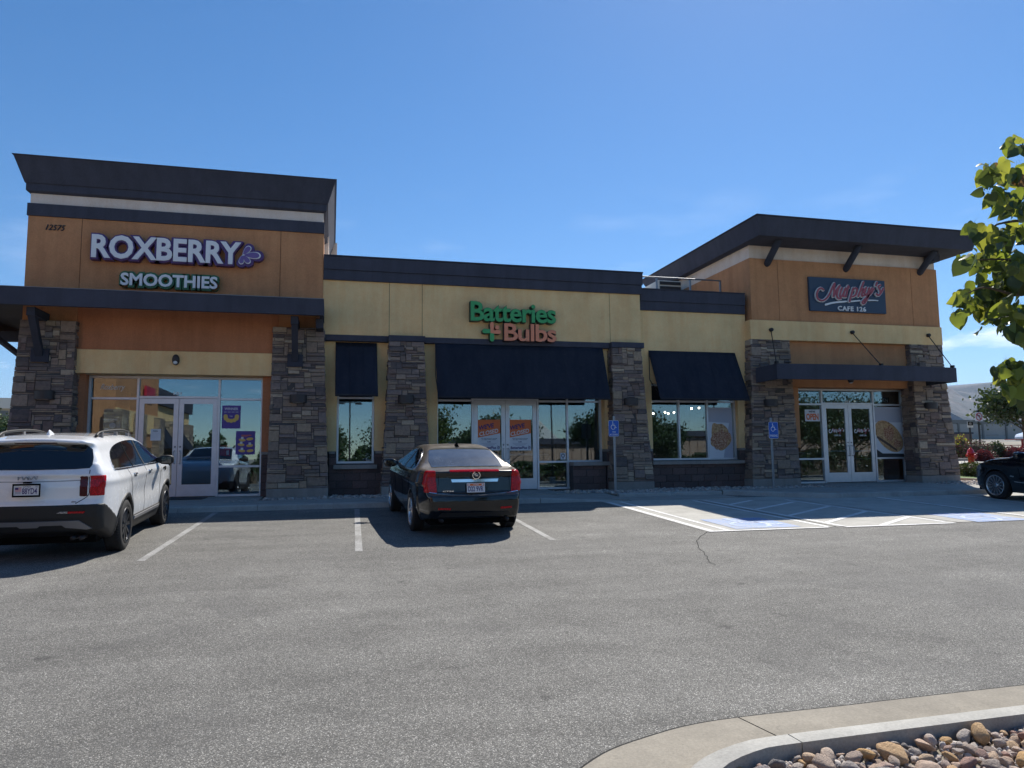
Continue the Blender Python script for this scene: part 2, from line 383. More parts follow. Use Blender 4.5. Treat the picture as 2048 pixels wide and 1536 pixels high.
simple('soundwall_dark', (0.16, 0.17, 0.17), 0.85)
simple('brown_stucco', (0.25, 0.16, 0.12), 0.9)
simple('beige_metal', (0.45, 0.38, 0.28), 0.7)
simple('siding_beige', (0.34, 0.23, 0.165), 0.8)
simple('pale_roof', (0.62, 0.60, 0.55), 0.7)
simple('flag_yellow', (0.65, 0.40, 0.05), 0.6)
e = NB('lamp_glow'); e.p.inputs['Emission Color'].default_value = (1.0, 0.85, 0.65, 1); e.p.inputs['Emission Strength'].default_value = 9.0
def M(n): return MATS[n]

# ------------------------------------------------------------------ objects
def tag(o, label=None, cat=None, group=None, kind=None):
    if label: o['label'] = label
    if cat: o['category'] = cat
    if group: o['group'] = group
    if kind: o['kind'] = kind
    return o
def thing(name, label, cat, loc=(0, 0, 0), rot=(0, 0, 0), group=None):
    o = bpy.data.objects.new(name, None); COL.objects.link(o); o.empty_display_size = 0.2
    o.location = loc; o.rotation_euler = rot
    return tag(o, label, cat, group)
class MB:
    def __init__(s): s.v = []; s.f = []; s.mi = []; s.cur = 0
    def add(s, vs, fs):
        n = len(s.v); s.v += [tuple(p) for p in vs]; s.f += [tuple(i+n for i in f) for f in fs]; s.mi += [s.cur]*len(fs); return s
    def box(s, x0, x1, y0, y1, z0, z1):
        if x0 > x1: x0, x1 = x1, x0
        if y0 > y1: y0, y1 = y1, y0
        if z0 > z1: z0, z1 = z1, z0
        return s.add([(x0, y0, z0), (x1, y0, z0), (x1, y1, z0), (x0, y1, z0), (x0, y0, z1), (x1, y0, z1), (x1, y1, z1), (x0, y1, z1)],
                     [(0, 3, 2, 1), (4, 5, 6, 7), (0, 1, 5, 4), (1, 2, 6, 5), (2, 3, 7, 6), (3, 0, 4, 7)])
    def hexa(s, p): # 8 points: bottom 4 ccw, top 4 ccw
        return s.add(p, [(0, 3, 2, 1), (4, 5, 6, 7), (0, 1, 5, 4), (1, 2, 6, 5), (2, 3, 7, 6), (3, 0, 4, 7)])
    def prism(s, pts, fn, a, b):
        """pts 2D polygon; fn(u, v, w) -> 3D; extruded from w=a to w=b"""
        n = len(pts); tri = tessellate_polygon([[Vector((p[0], p[1], 0)) for p in pts]])
        vs = [fn(p[0], p[1], a) for p in pts] + [fn(p[0], p[1], b) for p in pts]
        fs = [tuple(t) for t in tri] + [tuple(i+n for i in reversed(t)) for t in tri]
        fs += [(i, (i+1) % n, (i+1) % n+n, i+n) for i in range(n)]
        return s.add(vs, fs)
    def tube(s, pts, r, n=8, cap=True):
        pts = [Vector(p) for p in pts]; rs = r if isinstance(r, (list, tuple)) else [r]*len(pts)
        vs = []; ref = None
        for i, p in enumerate(pts):
            d = (pts[min(i+1, len(pts)-1)]-pts[max(i-1, 0)]).normalized()
            if ref is None: ref = Vector((0, 0, 1)) if abs(d.z) < 0.9 else Vector((1, 0, 0))
            a = d.cross(ref).normalized(); bb = a.cross(d).normalized(); ref = bb
            for k in range(n):
                t = 2*math.pi*k/n; vs.append(p+a*(rs[i]*math.cos(t))+bb*(rs[i]*math.sin(t)))
        fs = [(i*n+k, i*n+(k+1) % n, (i+1)*n+(k+1) % n, (i+1)*n+k) for i in range(len(pts)-1) for k in range(n)]
        if cap: fs += [tuple(range(n-1, -1, -1)), tuple(range((len(pts)-1)*n, len(pts)*n))]
        return s.add(vs, fs)
    def lathe(s, prof, origin=(0, 0, 0), axis='z', n=24):
        vs = []
        for r, h in prof:
            for k in range(n):
                t = 2*math.pi*k/n; a, b2 = r*math.cos(t), r*math.sin(t)
                p = {'z': (a, b2, h), 'x': (h, a, b2), 'y': (b2, h, a)}[axis]
                vs.append((p[0]+origin[0], p[1]+origin[1], p[2]+origin[2]))
        fs = [(i*n+k, i*n+(k+1) % n, (i+1)*n+(k+1) % n, (i+1)*n+k) for i in range(len(prof)-1) for k in range(n)]
        return s.add(vs, fs)
    def mesh(s, name, mats, smooth=False):
        me = bpy.data.meshes.new(name); me.from_pydata(s.v, [], s.f); 
        for m in (mats if isinstance(mats, (list, tuple)) else [mats]): me.materials.append(M(m) if isinstance(m, str) else m)
        if any(s.mi): me.polygons.foreach_set('material_index', s.mi)
        if smooth: me.polygons.foreach_set('use_smooth', [True]*len(me.polygons))
        me.validate(); me.update(); return me
    def build(s, name, mats, parent=None, smooth=False, bevel=0.0, loc=None, kind=None, label=None):
        o = bpy.data.objects.new(name, s.mesh(name, mats, smooth)); COL.objects.link(o)
        if parent is not None: o.parent = parent
        if loc: o.location = loc
        if bevel:
            bm = bmesh.new(); bm.from_mesh(o.data); bmesh.ops.recalc_face_normals(bm, faces=bm.faces)
            es = [e for e in bm.edges if len(e.link_faces) == 2 and e.calc_face_angle(0) > 0.5]
            bmesh.ops.bevel(bm, geom=es, offset=bevel, segments=2, affect='EDGES', profile=0.6); bm.to_mesh(o.data); bm.free()
        elif len(s.f) < 20000:
            bm = bmesh.new(); bm.from_mesh(o.data); bmesh.ops.recalc_face_normals(bm, faces=bm.faces); bm.to_mesh(o.data); bm.free()
        if kind: o['kind'] = kind
        if label: o['label'] = label
        return o
def sharp(o, ang=40):
    me = o.data; me.polygons.foreach_set('use_smooth', [True]*len(me.polygons))
    try: me.set_sharp_from_angle(angle=R(ang))
    except Exception: pass
    return o
def catmull(pts, n=6, closed=False):
    P = [Vector(p) for p in pts]; out = []; L = len(P)
    rngi = range(L if closed else L-1)
    for i in rngi:
        p0 = P[(i-1) % L] if closed or i > 0 else P[0]*2-P[1]
        p1 = P[i]; p2 = P[(i+1) % L]
        p3 = P[(i+2) % L] if closed or i+2 < L else P[-1]*2-P[-2]
        for k in range(n):
            t = k/n; out.append(0.5*((2*p1)+(p2-p0)*t+(2*p0-5*p1+4*p2-p3)*t*t+(3*p1-p0-3*p2+p3)*t**3))
    if not closed: out.append(P[-1])
    return out
def ribbon(mb, pts, w, fn, a, b, smooth=6, cap=True):
    """flat stroke along 2D points, width w (or list), lifted to 3D by fn(u,v,depth) between depths a and b"""
    q = catmull([Vector((p[0], p[1], 0)) for p in pts], smooth) if smooth and len(pts) > 2 else [Vector((p[0], p[1], 0)) for p in pts]
    n = len(q); L = []; Rr = []
    for i, p in enumerate(q):
        d = (q[min(i+1, n-1)]-q[max(i-1, 0)]).normalized(); nn = Vector((-d.y, d.x, 0))
        ww = (w if not isinstance(w, (list, tuple)) else w[0]+(w[1]-w[0])*i/(n-1))/2
        L.append(p+nn*ww); Rr.append(p-nn*ww)
    if cap:
        for end, idx in ((1, n-1), (-1, 0)):
            d = (q[idx]-q[idx-1]).normalized() if end == 1 else (q[1]-q[0]).normalized()*-1
            ww = (w if not isinstance(w, (list, tuple)) else (w[1] if end == 1 else w[0]))/2
            nn = Vector((-d.y, d.x, 0))
            arc = [q[idx]+nn*ww*math.cos(t)+d*ww*math.sin(t) for t in (math.pi*k/6 for k in range(1, 6))]
            c = len(mb.v); base = [q[idx]+nn*ww]+arc+[q[idx]-nn*ww]
            m = len(base)
            mb.add([fn(p.x, p.y, a) for p in base]+[fn(p.x, p.y, b) for p in base],
                   [tuple(range(m)), tuple(range(2*m-1, m-1, -1))]+[(i, i+m, i+1+m, i+1) for i in range(m-1)])
    vs = []
    for i in range(n): vs += [fn(L[i].x, L[i].y, a), fn(Rr[i].x, Rr[i].y, a), fn(L[i].x, L[i].y, b), fn(Rr[i].x, Rr[i].y, b)]
    fs = []
    for i in range(n-1):
        j = 4*i; fs += [(j, j+4, j+5, j+1), (j+2, j+3, j+7, j+6), (j, j+2, j+6, j+4), (j+1, j+5, j+7, j+3)]
    mb.add(vs, fs)
# text: glyph outlines from Blender's built-in font, turned into meshes
def glyphs(txt, offset=0.0, extrude=0.02, shear=0.0, res=4, spacing=1.0):
    c = bpy.data.curves.new('txt', 'FONT'); c.body = txt; c.offset = offset; c.extrude = extrude; c.shear = shear; c.resolution_u = res; c.space_character = spacing
    o = bpy.data.objects.new('txt', c); COL.objects.link(o)
    dg = bpy.context.evaluated_depsgraph_get(); me = o.evaluated_get(dg).to_mesh()
    V = [v.co.copy() for v in me.vertices]; Fc = [tuple(p.vertices) for p in me.polygons]
    o.evaluated_get(dg).to_mesh_clear(); bpy.data.objects.remove(o); bpy.data.curves.remove(c)
    return V, Fc
def ext(V, i): a = [v[i] for v in V]; return min(a), max(a)
def text_flat(txt, x0, x1, z0, z1, y0, y1, name, mat, parent, offset=0.0, shear=0.0, spacing=1.0, axis='wall', res=3, fn=None):
    V, Fc = glyphs(txt, offset, 0.5, shear, res, spacing)
    ax, bx = ext(V, 0); ay, by = ext(V, 1); az, bz = ext(V, 2)
    mb = MB(); P = []
    for v in V:
        u = x0+(v.x-ax)/(bx-ax)*(x1-x0); w = z0+(v.y-ay)/(by-ay)*(z1-z0); d = y0+(bz-v.z)/(bz-az)*(y1-y0)
        P.append(fn(u, w, d) if fn else (u, d, w))
    mb.add(P, Fc); return mb.build(name, mat, parent)
def text_letters(txt, x0, x1, z0, z1, layers, parent, offset=0.0, shear=0.0, spacing=1.0, name='letter'):
    """one object per letter; layers = [(material, y_front, y_back, extra_offset)], first layer is the letter itself, others its children"""
    full, _ = glyphs(txt, offset, 0.5, shear, 3, spacing); ax, bx = ext(full, 0); ay, by = ext(full, 1)
    out = []
    for i, ch in enumerate(txt):
        if ch == ' ': continue
        V0, _ = glyphs(txt[:i+1], offset, 0.5, shear, 3, spacing); Vc, _ = glyphs(ch, offset, 0.5, shear, 3, spacing)
        dx = ext(V0, 0)[1]-ext(Vc, 0)[1]; par = parent
        for li, (mat, yf, yb, eo) in enumerate(layers):
            V, Fc = glyphs(ch, offset+eo, 0.5, shear, 3, spacing); za, zb = ext(V, 2); P = []
            for v in V:
                u = x0+(v.x+dx-ax)/(bx-ax)*(x1-x0); w = z0+(v.y-ay)/(by-ay)*(z1-z0); d = yf+(zb-v.z)/(zb-za)*(yb-yf)
                P.append((u, d, w))
            o = MB().add(P, Fc).build(name if li == 0 else 'letter_can', mat, par)
            if li == 0: par = o; out.append(o)
    return out
def wallfn(u, v, d): return (u, d, v)
# ================================================================== the shop building
KS = 0.046                       # fall of the parking lot away from the building
def gz(y): return 0.008+KS*y
BLD = thing('shop_building', 'single-storey strip of three shops with stone columns, orange and tan stucco and dark cornices', 'building')

def walls(mb, x0, x1, z0, z1, yf, yb, holes=()):
    xs = sorted({x0, x1, *[h[0] for h in holes], *[h[1] for h in holes]}); xs = [x for x in xs if x0 <= x <= x1]
    for a, b_ in zip(xs, xs[1:]):
        m = (a+b_)/2; hs_ = sorted([(h[2], h[3]) for h in holes if h[0] <= m <= h[1]]); z = z0
        for h0, h1 in hs_:
            if h0 > z: mb.box(a, b_, yf, yb, z, min(h0, z1))
            z = max(z, h1)
        if z < z1: mb.box(a, b_, yf, yb, z, z1)
    return mb
def part(name, mat, fn, bevel=0.0, parent=BLD, **k):
    mb = MB(); fn(mb); return mb.build(name, mat, parent, bevel=bevel, **k)
def bx(name, mat, *a, bevel=0.0, parent=BLD, **k):
    return MB().box(*a).build(name, mat, parent, bevel=bevel, **k)

# --- left tower (x -7.22 .. -0.27)
def stucco_panels(mat, x0, x1, z0, z1, yf, yb, joints, hole=None):
    """stucco panels with recessed control joints between them"""
    xs = [x0]+joints+[x1]
    for a, b_ in zip(xs, xs[1:]):
        o = bx('wall_panel', mat, a+(0.007 if a != x0 else 0), b_-(0.007 if b_ != x1 else 0), yf, yb, z0, z1)
    for j in joints: bx('control_joint', 'joint_dark', j-0.0068, j+0.0068, yf+0.012, yb-0.01, z0+0.001, z1-0.001)
stucco_panels('stucco_orange', -7.22, -0.268, 4.86, 6.89, -0.5, -0.1, [-6.04, -1.36])
bx('wall_panel', 'stucco_orange', -7.22, -6.045, -0.5, -0.1, 4.305, 4.857); bx('wall_panel', 'stucco_orange', -1.365, -0.268, -0.5, -0.1, 4.325, 4.857)
bx('wall_panel', 'stucco_rust', -6.04, -1.37, -0.485, -0.1, 3.643, 4.857)
bx('wall_band', 'stucco_tan', -6.045, -1.51, -0.53, 0.12, 3.06, 3.64, bevel=0.006)
bx('belt_course', 'trim_dark', -7.245, -0.25, -0.54, -0.1, 6.893, 7.20, bevel=0.008)
bx('wall_band', 'stucco_cream', -7.20, -0.285, -0.48, -0.1, 7.203, 7.50)
def cornice(mb, x0, x1, yf, z):
    # slanted crown: profile (outset, z) swept round three sides
    prof = [(0.0, z[0]), (0.055, z[0]+0.03), (0.075, z[0]+0.05), (0.075, z[1]), (0.10, z[1]), (0.30, z[2]-0.02), (0.32, z[2]-0.02), (0.32, z[2]), (-0.25, z[2])]
    yb = 6.5; vs = []; n = len(prof)
    for q, h in prof: vs += [(x0-q, yb, h), (x0-q, yf-q, h), (x1+q, yf-q, h), (x1+q, yb, h)]
    fs = [(i*4+k, i*4+k+1, i*4+4+k+1, i*4+4+k) for i in range(n-1) for k in range(3)]
    mb.add(vs, fs)
part('cornice', 'trim_dark', lambda m: cornice(m, -7.21, -0.275, -0.49, (7.46, 7.69, 8.31)))
bx('roof', 'roof_membrane', -7.4, -0.1, -0.55, 6.5, 8.285, 8.30)
# right return of the tower, stepped back and proud of it, seen edge-on above the lower roof
bx('side_wall', 'stucco_orange', -0.60, -0.27, -0.098, 9.0, 4.2, 6.89)
bx('side_wall', 'stucco_cream', -0.60, -0.16, 2.4, 9.0, 6.2, 8.24, bevel=0.01)
bx('side_wall', 'stucco_cream', -0.60, 0.10, 5.0, 9.0, 5.9, 8.30, bevel=0.01)
bx('side_wall', 'stucco_orange', -7.22, -6.9, -0.098, 9.0, 0, 7.45)
bx('side_wall', 'stucco_cream', -0.58, -0.29, -0.098, 2.4, 6.895, 7.50)
# jambs and reveal walls around the left shopfront
bx('wall_panel', 'stucco_rust', -6.05, -5.86, -0.30, 0.1, 1.12, 3.057); bx('wall_panel', 'stucco_rust', -1.74, -1.45, -0.30, 0.1, 1.12, 3.057)

# --- middle section (x -0.25 .. 8.80), upper wall proud of the lower
stucco_panels('stucco_tan', -0.265, 8.79, 4.193, 5.66, -0.46, -0.1, [1.47, 2.36, 7.83])
bx('parapet_cap', 'trim_dark', -0.262, 8.84, -0.53, 0.3, 5.66, 5.93, bevel=0.008)
bx('parapet_cap', 'trim_dark', -0.262, 8.86, -0.56, 0.32, 5.933, 6.28, bevel=0.008)
bx('parapet_cap', 'trim_dark_edge', -0.262, 8.875, -0.575, 0.34, 6.283, 6.325, bevel=0.006)
for a, b_, y in ((-0.26, 1.44, -0.5), (1.44, 2.42, -0.68), (2.42, 7.78, -0.5), (7.78, 8.79, -0.68)):
    bx('belt_course', 'trim_dark', a+(0.002 if a > 0 else 0), b_-0.002, y, -0.1, 4.035, 4.19, bevel=0.006)
# lower wall with openings: small window, shopfront, three-pane window
H1 = (0.13, 1.11, 0.80, 2.95); H2 = (2.80, 7.67, -0.06, 3.05); H3 = (9.15, 11.99, 0.78, 3.05)
part('wall_panel', 'stucco_tan', lambda m: walls(m, -0.265, 8.93, 1.123, 4.033, -0.30, 0.1, (H1, H2)))
# --- right middle section (x 8.79 .. 12.36)
part('wall_panel', 'stucco_tan', lambda m: walls(m, 8.932, 12.36, 1.123, 5.23, -0.30, 0.1, (H3,)))
bx('wall_panel', 'stucco_tan', 8.795, 8.93, -0.299, 0.1, 4.035, 5.23)
bx('parapet_cap', 'trim_dark', 8.80, 12.34, -0.36, 0.3, 5.233, 5.50, bevel=0.008)
bx('parapet_cap', 'trim_dark', 8.845, 12.34, -0.39, 0.32, 5.503, 5.85, bevel=0.008)
bx('parapet_cap', 'trim_dark_edge', 8.88, 12.34, -0.405, 0.34, 5.853, 5.89, bevel=0.006)
bx('roof', 'roof_membrane', -0.26, 12.4, 0.3, 14.0, 5.0, 5.1)

# --- right tower (x 12.36 .. 19.45)
stucco_panels('stucco_orange', 12.47, 19.47, 5.023, 6.98, -0.5, -0.1, [13.45, 18.43])
bx('wall_band', 'stucco_cream', 12.50, 19.44, -0.46, -0.1, 6.983, 7.40)
bx('wall_band', 'stucco_tan', 12.345, 19.43, -0.60, -0.1, 4.42, 5.02, bevel=0.006)
bx('side_wall', 'stucco_orange', 12.47, 12.75, -0.098, 8.0, 5.02, 6.98)
bx('side_wall', 'stucco_cream', 12.50, 12.75, -0.098, 8.0, 6.983, 7.40)
bx('side_wall', 'stucco_tan', 12.345, 12.65, -0.098, 0.35, 4.42, 5.018)
bx('side_wall', 'stucco_orange', 19.15, 19.42, -0.098, 9.0, 0, 7.2)
bx('wall_panel', 'stucco_orange', 13.55, 18.3, -0.42, 0.1, 3.0, 4.417)
bx('wall_panel', 'stucco_orange', 18.25, 18.6, -0.30, 0.1, 1.12, 2.997); bx('wall_panel', 'stucco_orange', 13.4, 14.12, -0.30, 0.1, 1.12, 2.997)
def big_fascia(m):
    # front fascia leans outward towards the top, returned down the left side and along the right
    xl, xr, yf, yb = 12.16, 20.05, -1.53, 6.6
    lo = [(xl+0.06, yf+0.07), (xr-0.06, yf+0.07), (xr-0.06, yb-0.5), (xl+0.06, yb-0.5)]
    hi = [(xl-0.08, yf-0.08), (xr+0.08, yf-0.08), (xr+0.08, yb), (xl-0.08, yb)]
    m.hexa([(x, y, 7.395) for x, y in lo]+[(x, y, 7.94) for x, y in hi])
part('roof_fascia', 'trim_dark', big_fascia)
bx('parapet_cap', 'trim_dark_edge', 12.055, 20.155, -1.635, 6.63, 7.943, 7.985, bevel=0.006)
# diagonal roof brackets on the right tower
for (a, b_) in (((1537, 527), (1556, 478)), ((1693, 538), (1718, 488)), ((1841, 545), (1869, 500))):
    p = at(a[0], a[1], 19.27); q = at(b_[0], b_[1], 18.62); xm = (p.x+q.x)/2
    part('roof_bracket', 'trim_dark_edge', lambda m: m.tube([(xm, -0.42, p.z-0.02), (xm, -0.53, p.z+0.01), (xm, q.y, 7.40)], 0.105, 12), smooth=True)
bx('roof_bracket', 'trim_dark', 19.0, 19.25, -0.9, -0.5, 7.15, 7.39)

# --- back of house: walls, floor and ceilings that close the rooms behind the glass
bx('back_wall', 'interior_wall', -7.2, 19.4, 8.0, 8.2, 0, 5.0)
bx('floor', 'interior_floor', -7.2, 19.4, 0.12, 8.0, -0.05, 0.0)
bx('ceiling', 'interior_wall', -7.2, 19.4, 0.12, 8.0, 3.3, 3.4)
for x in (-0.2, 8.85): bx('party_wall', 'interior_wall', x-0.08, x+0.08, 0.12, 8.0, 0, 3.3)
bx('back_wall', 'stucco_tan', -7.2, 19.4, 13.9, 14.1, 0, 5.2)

# --- split-face block wainscot, each block a piece
blkM = {}
def block_field(x0, x1, z0, z1, yf, holes=()):
    bw, bh = 0.405, 0.2035; r = 0; z = z0
    bx('wall_core', 'mortar', x0+0.004, x1-0.004, yf+0.022, 0.08, z0, z1) if not holes else part('wall_core', 'mortar', lambda m: walls(m, x0+0.004, x1-0.004, z0, z1, yf+0.022, 0.08, holes))
    while z < z1-0.03:
        zt = min(z+bh, z1); x = x0-(bw/2 if r % 2 else 0)
        while x < x1-0.01:
            a, b_ = max(x, x0), min(x+bw, x1)
            for h in holes:
                if zt > h[2]+0.01 and z < h[3]-0.01:
                    if a < h[0] < b_: b_ = h[0]
                    elif a < h[1] < b_: a = h[1]
                    elif a >= h[0] and b_ <= h[1]: b_ = a
            if b_-a > 0.04:
                key = (round(b_-a, 3), round(zt-z, 3), random.randrange(3))
                if key not in blkM:
                    w, h_ = b_-a-0.012, zt-z-0.012; c = 0.006; v = []
                    for yy, ins in ((0.05, 0), (0.007, 0), (0.0, c)):
                        v += [(-w/2+ins, yy, -h_/2+ins), (w/2-ins, yy, -h_/2+ins), (w/2-ins, yy, h_/2-ins), (-w/2+ins, yy, h_/2-ins)]
                    f = [(i*4+k, i*4+(k+1) % 4, i*4+4+(k+1) % 4, i*4+4+k) for i in range(2) for k in range(4)]+[(8, 9, 10, 11)]
                    blkM[key] = MB().add(v, f).mesh('block', BLOCK[key[2]])
                o = bpy.data.objects.new('block', blkM[key]); COL.objects.link(o); o.parent = BLD
                o.location = ((a+b_)/2, yf+random.uniform(-0.003, 0.004), (z+zt)/2)
            x += bw
        z += bh; r += 1
block_field(-0.06, 2.78, -0.06, 1.05, -0.325, (H1,))
block_field(7.69, 8.93, -0.06, 1.05, -0.325)
block_field(8.93, 12.36, -0.06, 1.05, -0.324, (H3,))
block_field(-1.74, -1.48, -0.06, 1.05, -0.325); block_field(18.24, 18.5, -0.06, 1.05, -0.325)
block_field(-6.05, -5.86, -0.06, 1.05, -0.325)
for a, b_ in ((-0.06, 0.10), (1.14, 2.78), (7.69, 9.12), (12.02, 12.36), (-1.74, -1.48), (18.24, 18.5)):
    bx('ledge', 'concrete_base', a, b_, -0.345, 0.09, 1.053, 1.12, bevel=0.006)
bx('window_sill', 'concrete_base', 0.06, 1.18, -0.42, 0.05, 0.655, 0.765, bevel=0.008)
bx('window_sill', 'concrete_base', 6.65, 7.80, -0.42, -0.06, 0.655, 0.765, bevel=0.008)
for a, b_ in ((9.08, 10.6), (10.606, 12.08)): bx('window_sill', 'concrete_base', a, b_, -0.42, 0.05, 0.655, 0.755, bevel=0.008)
block_field(6.66, 7.66, -0.06, 0.65, -0.325)

# --- stone columns: ashlar of dry-laid stones, packed on a grid, every stone its own box
COLS = []
stone_pool = []          # (visible area, column index, corner data)
def pack(u0, u1, v0, v1, cu=0.058, cv=0.047):
    nu, nv = max(2, round((u1-u0)/cu)), round((v1-v0)/cv); cu = (u1-u0)/nu; cv = (v1-v0)/nv
    occ = [[False]*nu for _ in range(nv)]; out = []
    for j in range(nv):
        for i in range(nu):
            if occ[j][i]: continue
            t = random.random()
            if t < 0.10: w, h = random.randint(5, 7), random.randint(4, 6)
            elif t < 0.30: w, h = random.randint(4, 8), random.randint(2, 3)
            elif t < 0.42: w, h = random.randint(3, 4), random.randint(3, 4)
            else: w, h = random.randint(4, 11), random.choice((1, 1, 2))
            w = min(w, nu-i); h = min(h, nv-j)
            if nu-i-w in (1, 2): w = nu-i
            k = 0
            while k < w and not occ[j][i+k]: k += 1
            w = k
            for jj in range(j, j+h):
                for ii in range(i, i+w):
                    occ[jj][ii] = True
            out.append((u0+i*cu, u0+(i+w)*cu, v0+j*cv, v0+(j+h)*cv))
    return out
def column(xl0, xr0, y0, xl1, xr1, y1, z0, z1, yb, sides='LR', tone=0.0):
    """tapering stone column; (xl0,xr0,y0) plan at the foot, (xl1,xr1,y1) plan at the head"""
    ci = len(COLS)
    def plan(z): t = (z-z0)/(z1-z0); t = 1-(1-t)**1.25; return xl0+(xl1-xl0)*t, xr0+(xr1-xr0)*t, y0+(y1-y0)*t
    root = MB(); g = 0.03
    p0, p1 = plan(z0), plan(z1)
    root.hexa([(p0[0]+g, p0[2]+g, z0), (p0[1]-g, p0[2]+g, z0), (p0[1]-g, yb, z0), (p0[0]+g, yb, z0), (p1[0]+g, p1[2]+g, z1), (p1[1]-g, p1[2]+g, z1), (p1[1]-g, yb, z1), (p1[0]+g, yb, z1)])
    co = root.build('stone_column', 'mortar', BLD)
    bx('plinth', 'concrete_base', p0[0]-0.01, p0[1]+0.01, p0[2]-0.01, yb, -0.07, z0-0.002, bevel=0.01)
    COLS.append(co)
    def corner(u, z, side, off):
        xl, xr, y = plan(z)
        if side == 'F': return Vector((xl+(xr-xl)*u, y-off, z))
        if side == 'L': return Vector((xl-off, y+(yb-y)*u, z))
        return Vector((xr+off, y+(yb-y)*u, z))
    for side in 'F'+sides:
        wid = (p0[1]-p0[0]+p1[1]-p1[0])/2 if side == 'F' else yb-(p0[2]+p1[2])/2
        for (u0, u1, v0, v1) in pack(0, wid, z0, z1):
            off = random.uniform(-0.018, 0.032); m = 0.0055; big = (u1-u0)*(v1-v0)
            U0, U1 = u0/wid, u1/wid; e = 0.010
            if side == 'F': # corner stones wrap a little past the arris
                if U0 < 0.001: U0 = -0.012
                if U1 > 0.999: U1 = 1.012
            def ring(off_, ins):
                a0, a1, b0, b1 = U0+(m+ins)/wid, U1-(m+ins)/wid, v0+m+ins, v1-m-ins
                return [corner(a0, b0, side, off_), corner(a1, b0, side, off_), corner(a1, b1, side, off_), corner(a0, b1, side, off_)]
            back, mid, front = ring(-0.05, 0), ring(off-0.008, 0), ring(off, min(e, (v1-v0)*0.2))
            for q in front:
                q += Vector((random.uniform(-1, 1), 0, random.uniform(-1, 1)))*0.004 + (Vector((0, -1, 0)) if side == 'F' else Vector((0, 0, 0)))*random.uniform(-0.006, 0.010)
            stone_pool.append((big*(1.0 if side == 'F' else 0.35), ci, back+mid+front, random.choices(range(8), weights=(5, 4, 2, 3, 4, 3, 1.5, 3))[0]))
column(-7.37, -5.98, -0.86, -7.19, -6.02, -0.66, 0.20, 4.30, -0.2)
column(-1.54, -0.07, -0.86, -1.48, -0.23, -0.66, 0.20, 4.32, -0.2)
column(1.28, 2.56, -0.82, 1.47, 2.385, -0.65, 0.20, 4.033, -0.28)
column(7.73, 8.90, -0.82, 7.80, 8.70, -0.65, 0.20, 4.033, -0.28)
column(12.10, 13.70, -0.78, 12.33, 13.66, -0.62, 0.20, 4.417, -0.1)
column(18.10, 19.55, -0.78, 18.12, 19.36, -0.62, 0.20, 4.417, -0.1)
SF = [(i*4+k, i*4+(k+1) % 4, i*4+4+(k+1) % 4, i*4+4+k) for i in range(2) for k in range(4)]+[(8, 9, 10, 11)]
stone_pool.sort(key=lambda t: -t[0])
for a, ci, pts, mi in stone_pool[:300]:
    c = sum(pts, Vector())/12
    o = MB().add([p-c for p in pts], SF).build('stone', STONE[mi], COLS[ci]); o.location = c
for ci in range(6):
    mb = MB()
    for a, cj, pts, mi in stone_pool[300:]:
        if cj == ci: mb.cur = mi; mb.add(pts, SF)
    mb.build('small_stones', STONE, COLS[ci], kind='stuff')

# --- glazed fronts
def glazed(x0, x1, z0, z1, y, vert, horiz, doors=None, fr=0.055, name='window'):
    """vert: inner mullion centres, horiz: list of (x_from, x_to, z) rails; panes fill the cells"""
    w = MB(); t = 0.11
    w.box(x0, x0+fr, y-0.02, y+t-0.02, z0, z1); w.box(x1-fr, x1, y-0.02, y+t-0.02, z0, z1)
    w.box(x0+fr, x1-fr, y-0.018, y+t-0.022, z1-fr, z1)
    segs = [(x0, x1)] if not doors else [(x0, doors[0]), (doors[1], x1)]
    for a, b_ in segs: w.box(a+fr+0.001, b_-fr-0.001, y-0.018, y+t-0.022, z0, z0+fr)
    root = w.build('window_frame', 'aluminium', BLD)
    for x in vert:
        MB().box(x-fr/2, x+fr/2, y-0.02, y+t-0.02, z0+0.001, z1-fr-0.001).build('mullion', 'aluminium', root, bevel=0.003)
    for a, b_, z in horiz:
        MB().box(a, b_, y-0.017, y+t-0.03, z-fr/2, z+fr/2).build('rail', 'aluminium', root, bevel=0.003)
    return root
def pane(root, x0, x1, z0, z1, y):
    MB().box(x0, x1, y+0.030, y+0.036, z0, z1).build('pane', 'shop_glass', root)
def door(x0, x1, z0, z1, y, hinge, pull='loop', lock=True):
    st = 0.115; tr = 0.13; br = 0.30
    m = MB().box(x0, x0+st, y, y+0.05, z0, z1).box(x1-st, x1, y, y+0.05, z0, z1).box(x0+st, x1-st, y+0.001, y+0.049, z0, z0+br).box(x0+st, x1-st, y+0.001, y+0.049, z1-tr, z1)
    d = m.build('door', 'aluminium', BLD)
    MB().box(x0+st, x1-st, y+0.02, y+0.026, z0+br, z1-tr).build('pane', 'shop_glass', d)
    hx = x1-st*0.5 if hinge == 'L' else x0+st*0.5
    s = -1 if hinge == 'L' else 1
    MB().tube(catmull([(hx, y+0.01, 0.85), (hx, y-0.06, 0.86), (hx+s*0.02, y-0.075, 0.90), (hx+s*0.02, y-0.075, 1.12), (hx, y-0.06, 1.16), (hx, y+0.01, 1.17)], 4), 0.012, 8).build('handle', 'steel_galv', d, smooth=True)
    MB().lathe([(0.0, y-0.012), (0.022, y-0.012), (0.024, y-0.002), (0.024, y+0.004)], (hx, 0, 1.27), 'y', 14).build('lock', 'aluminium_dark', d, smooth=True)
    MB().box(x0+0.12, x1-0.12, y+0.055, y+0.085, 0.98, 1.02).build('push_bar', 'aluminium_dark', d)
    MB().box(x0+st+0.002, x1-st-0.002, y-0.003, y+0.001, z0+br+0.001, z0+br+0.012).build('glazing_bead', 'gap_black', d)
    return d
FB = 0.0
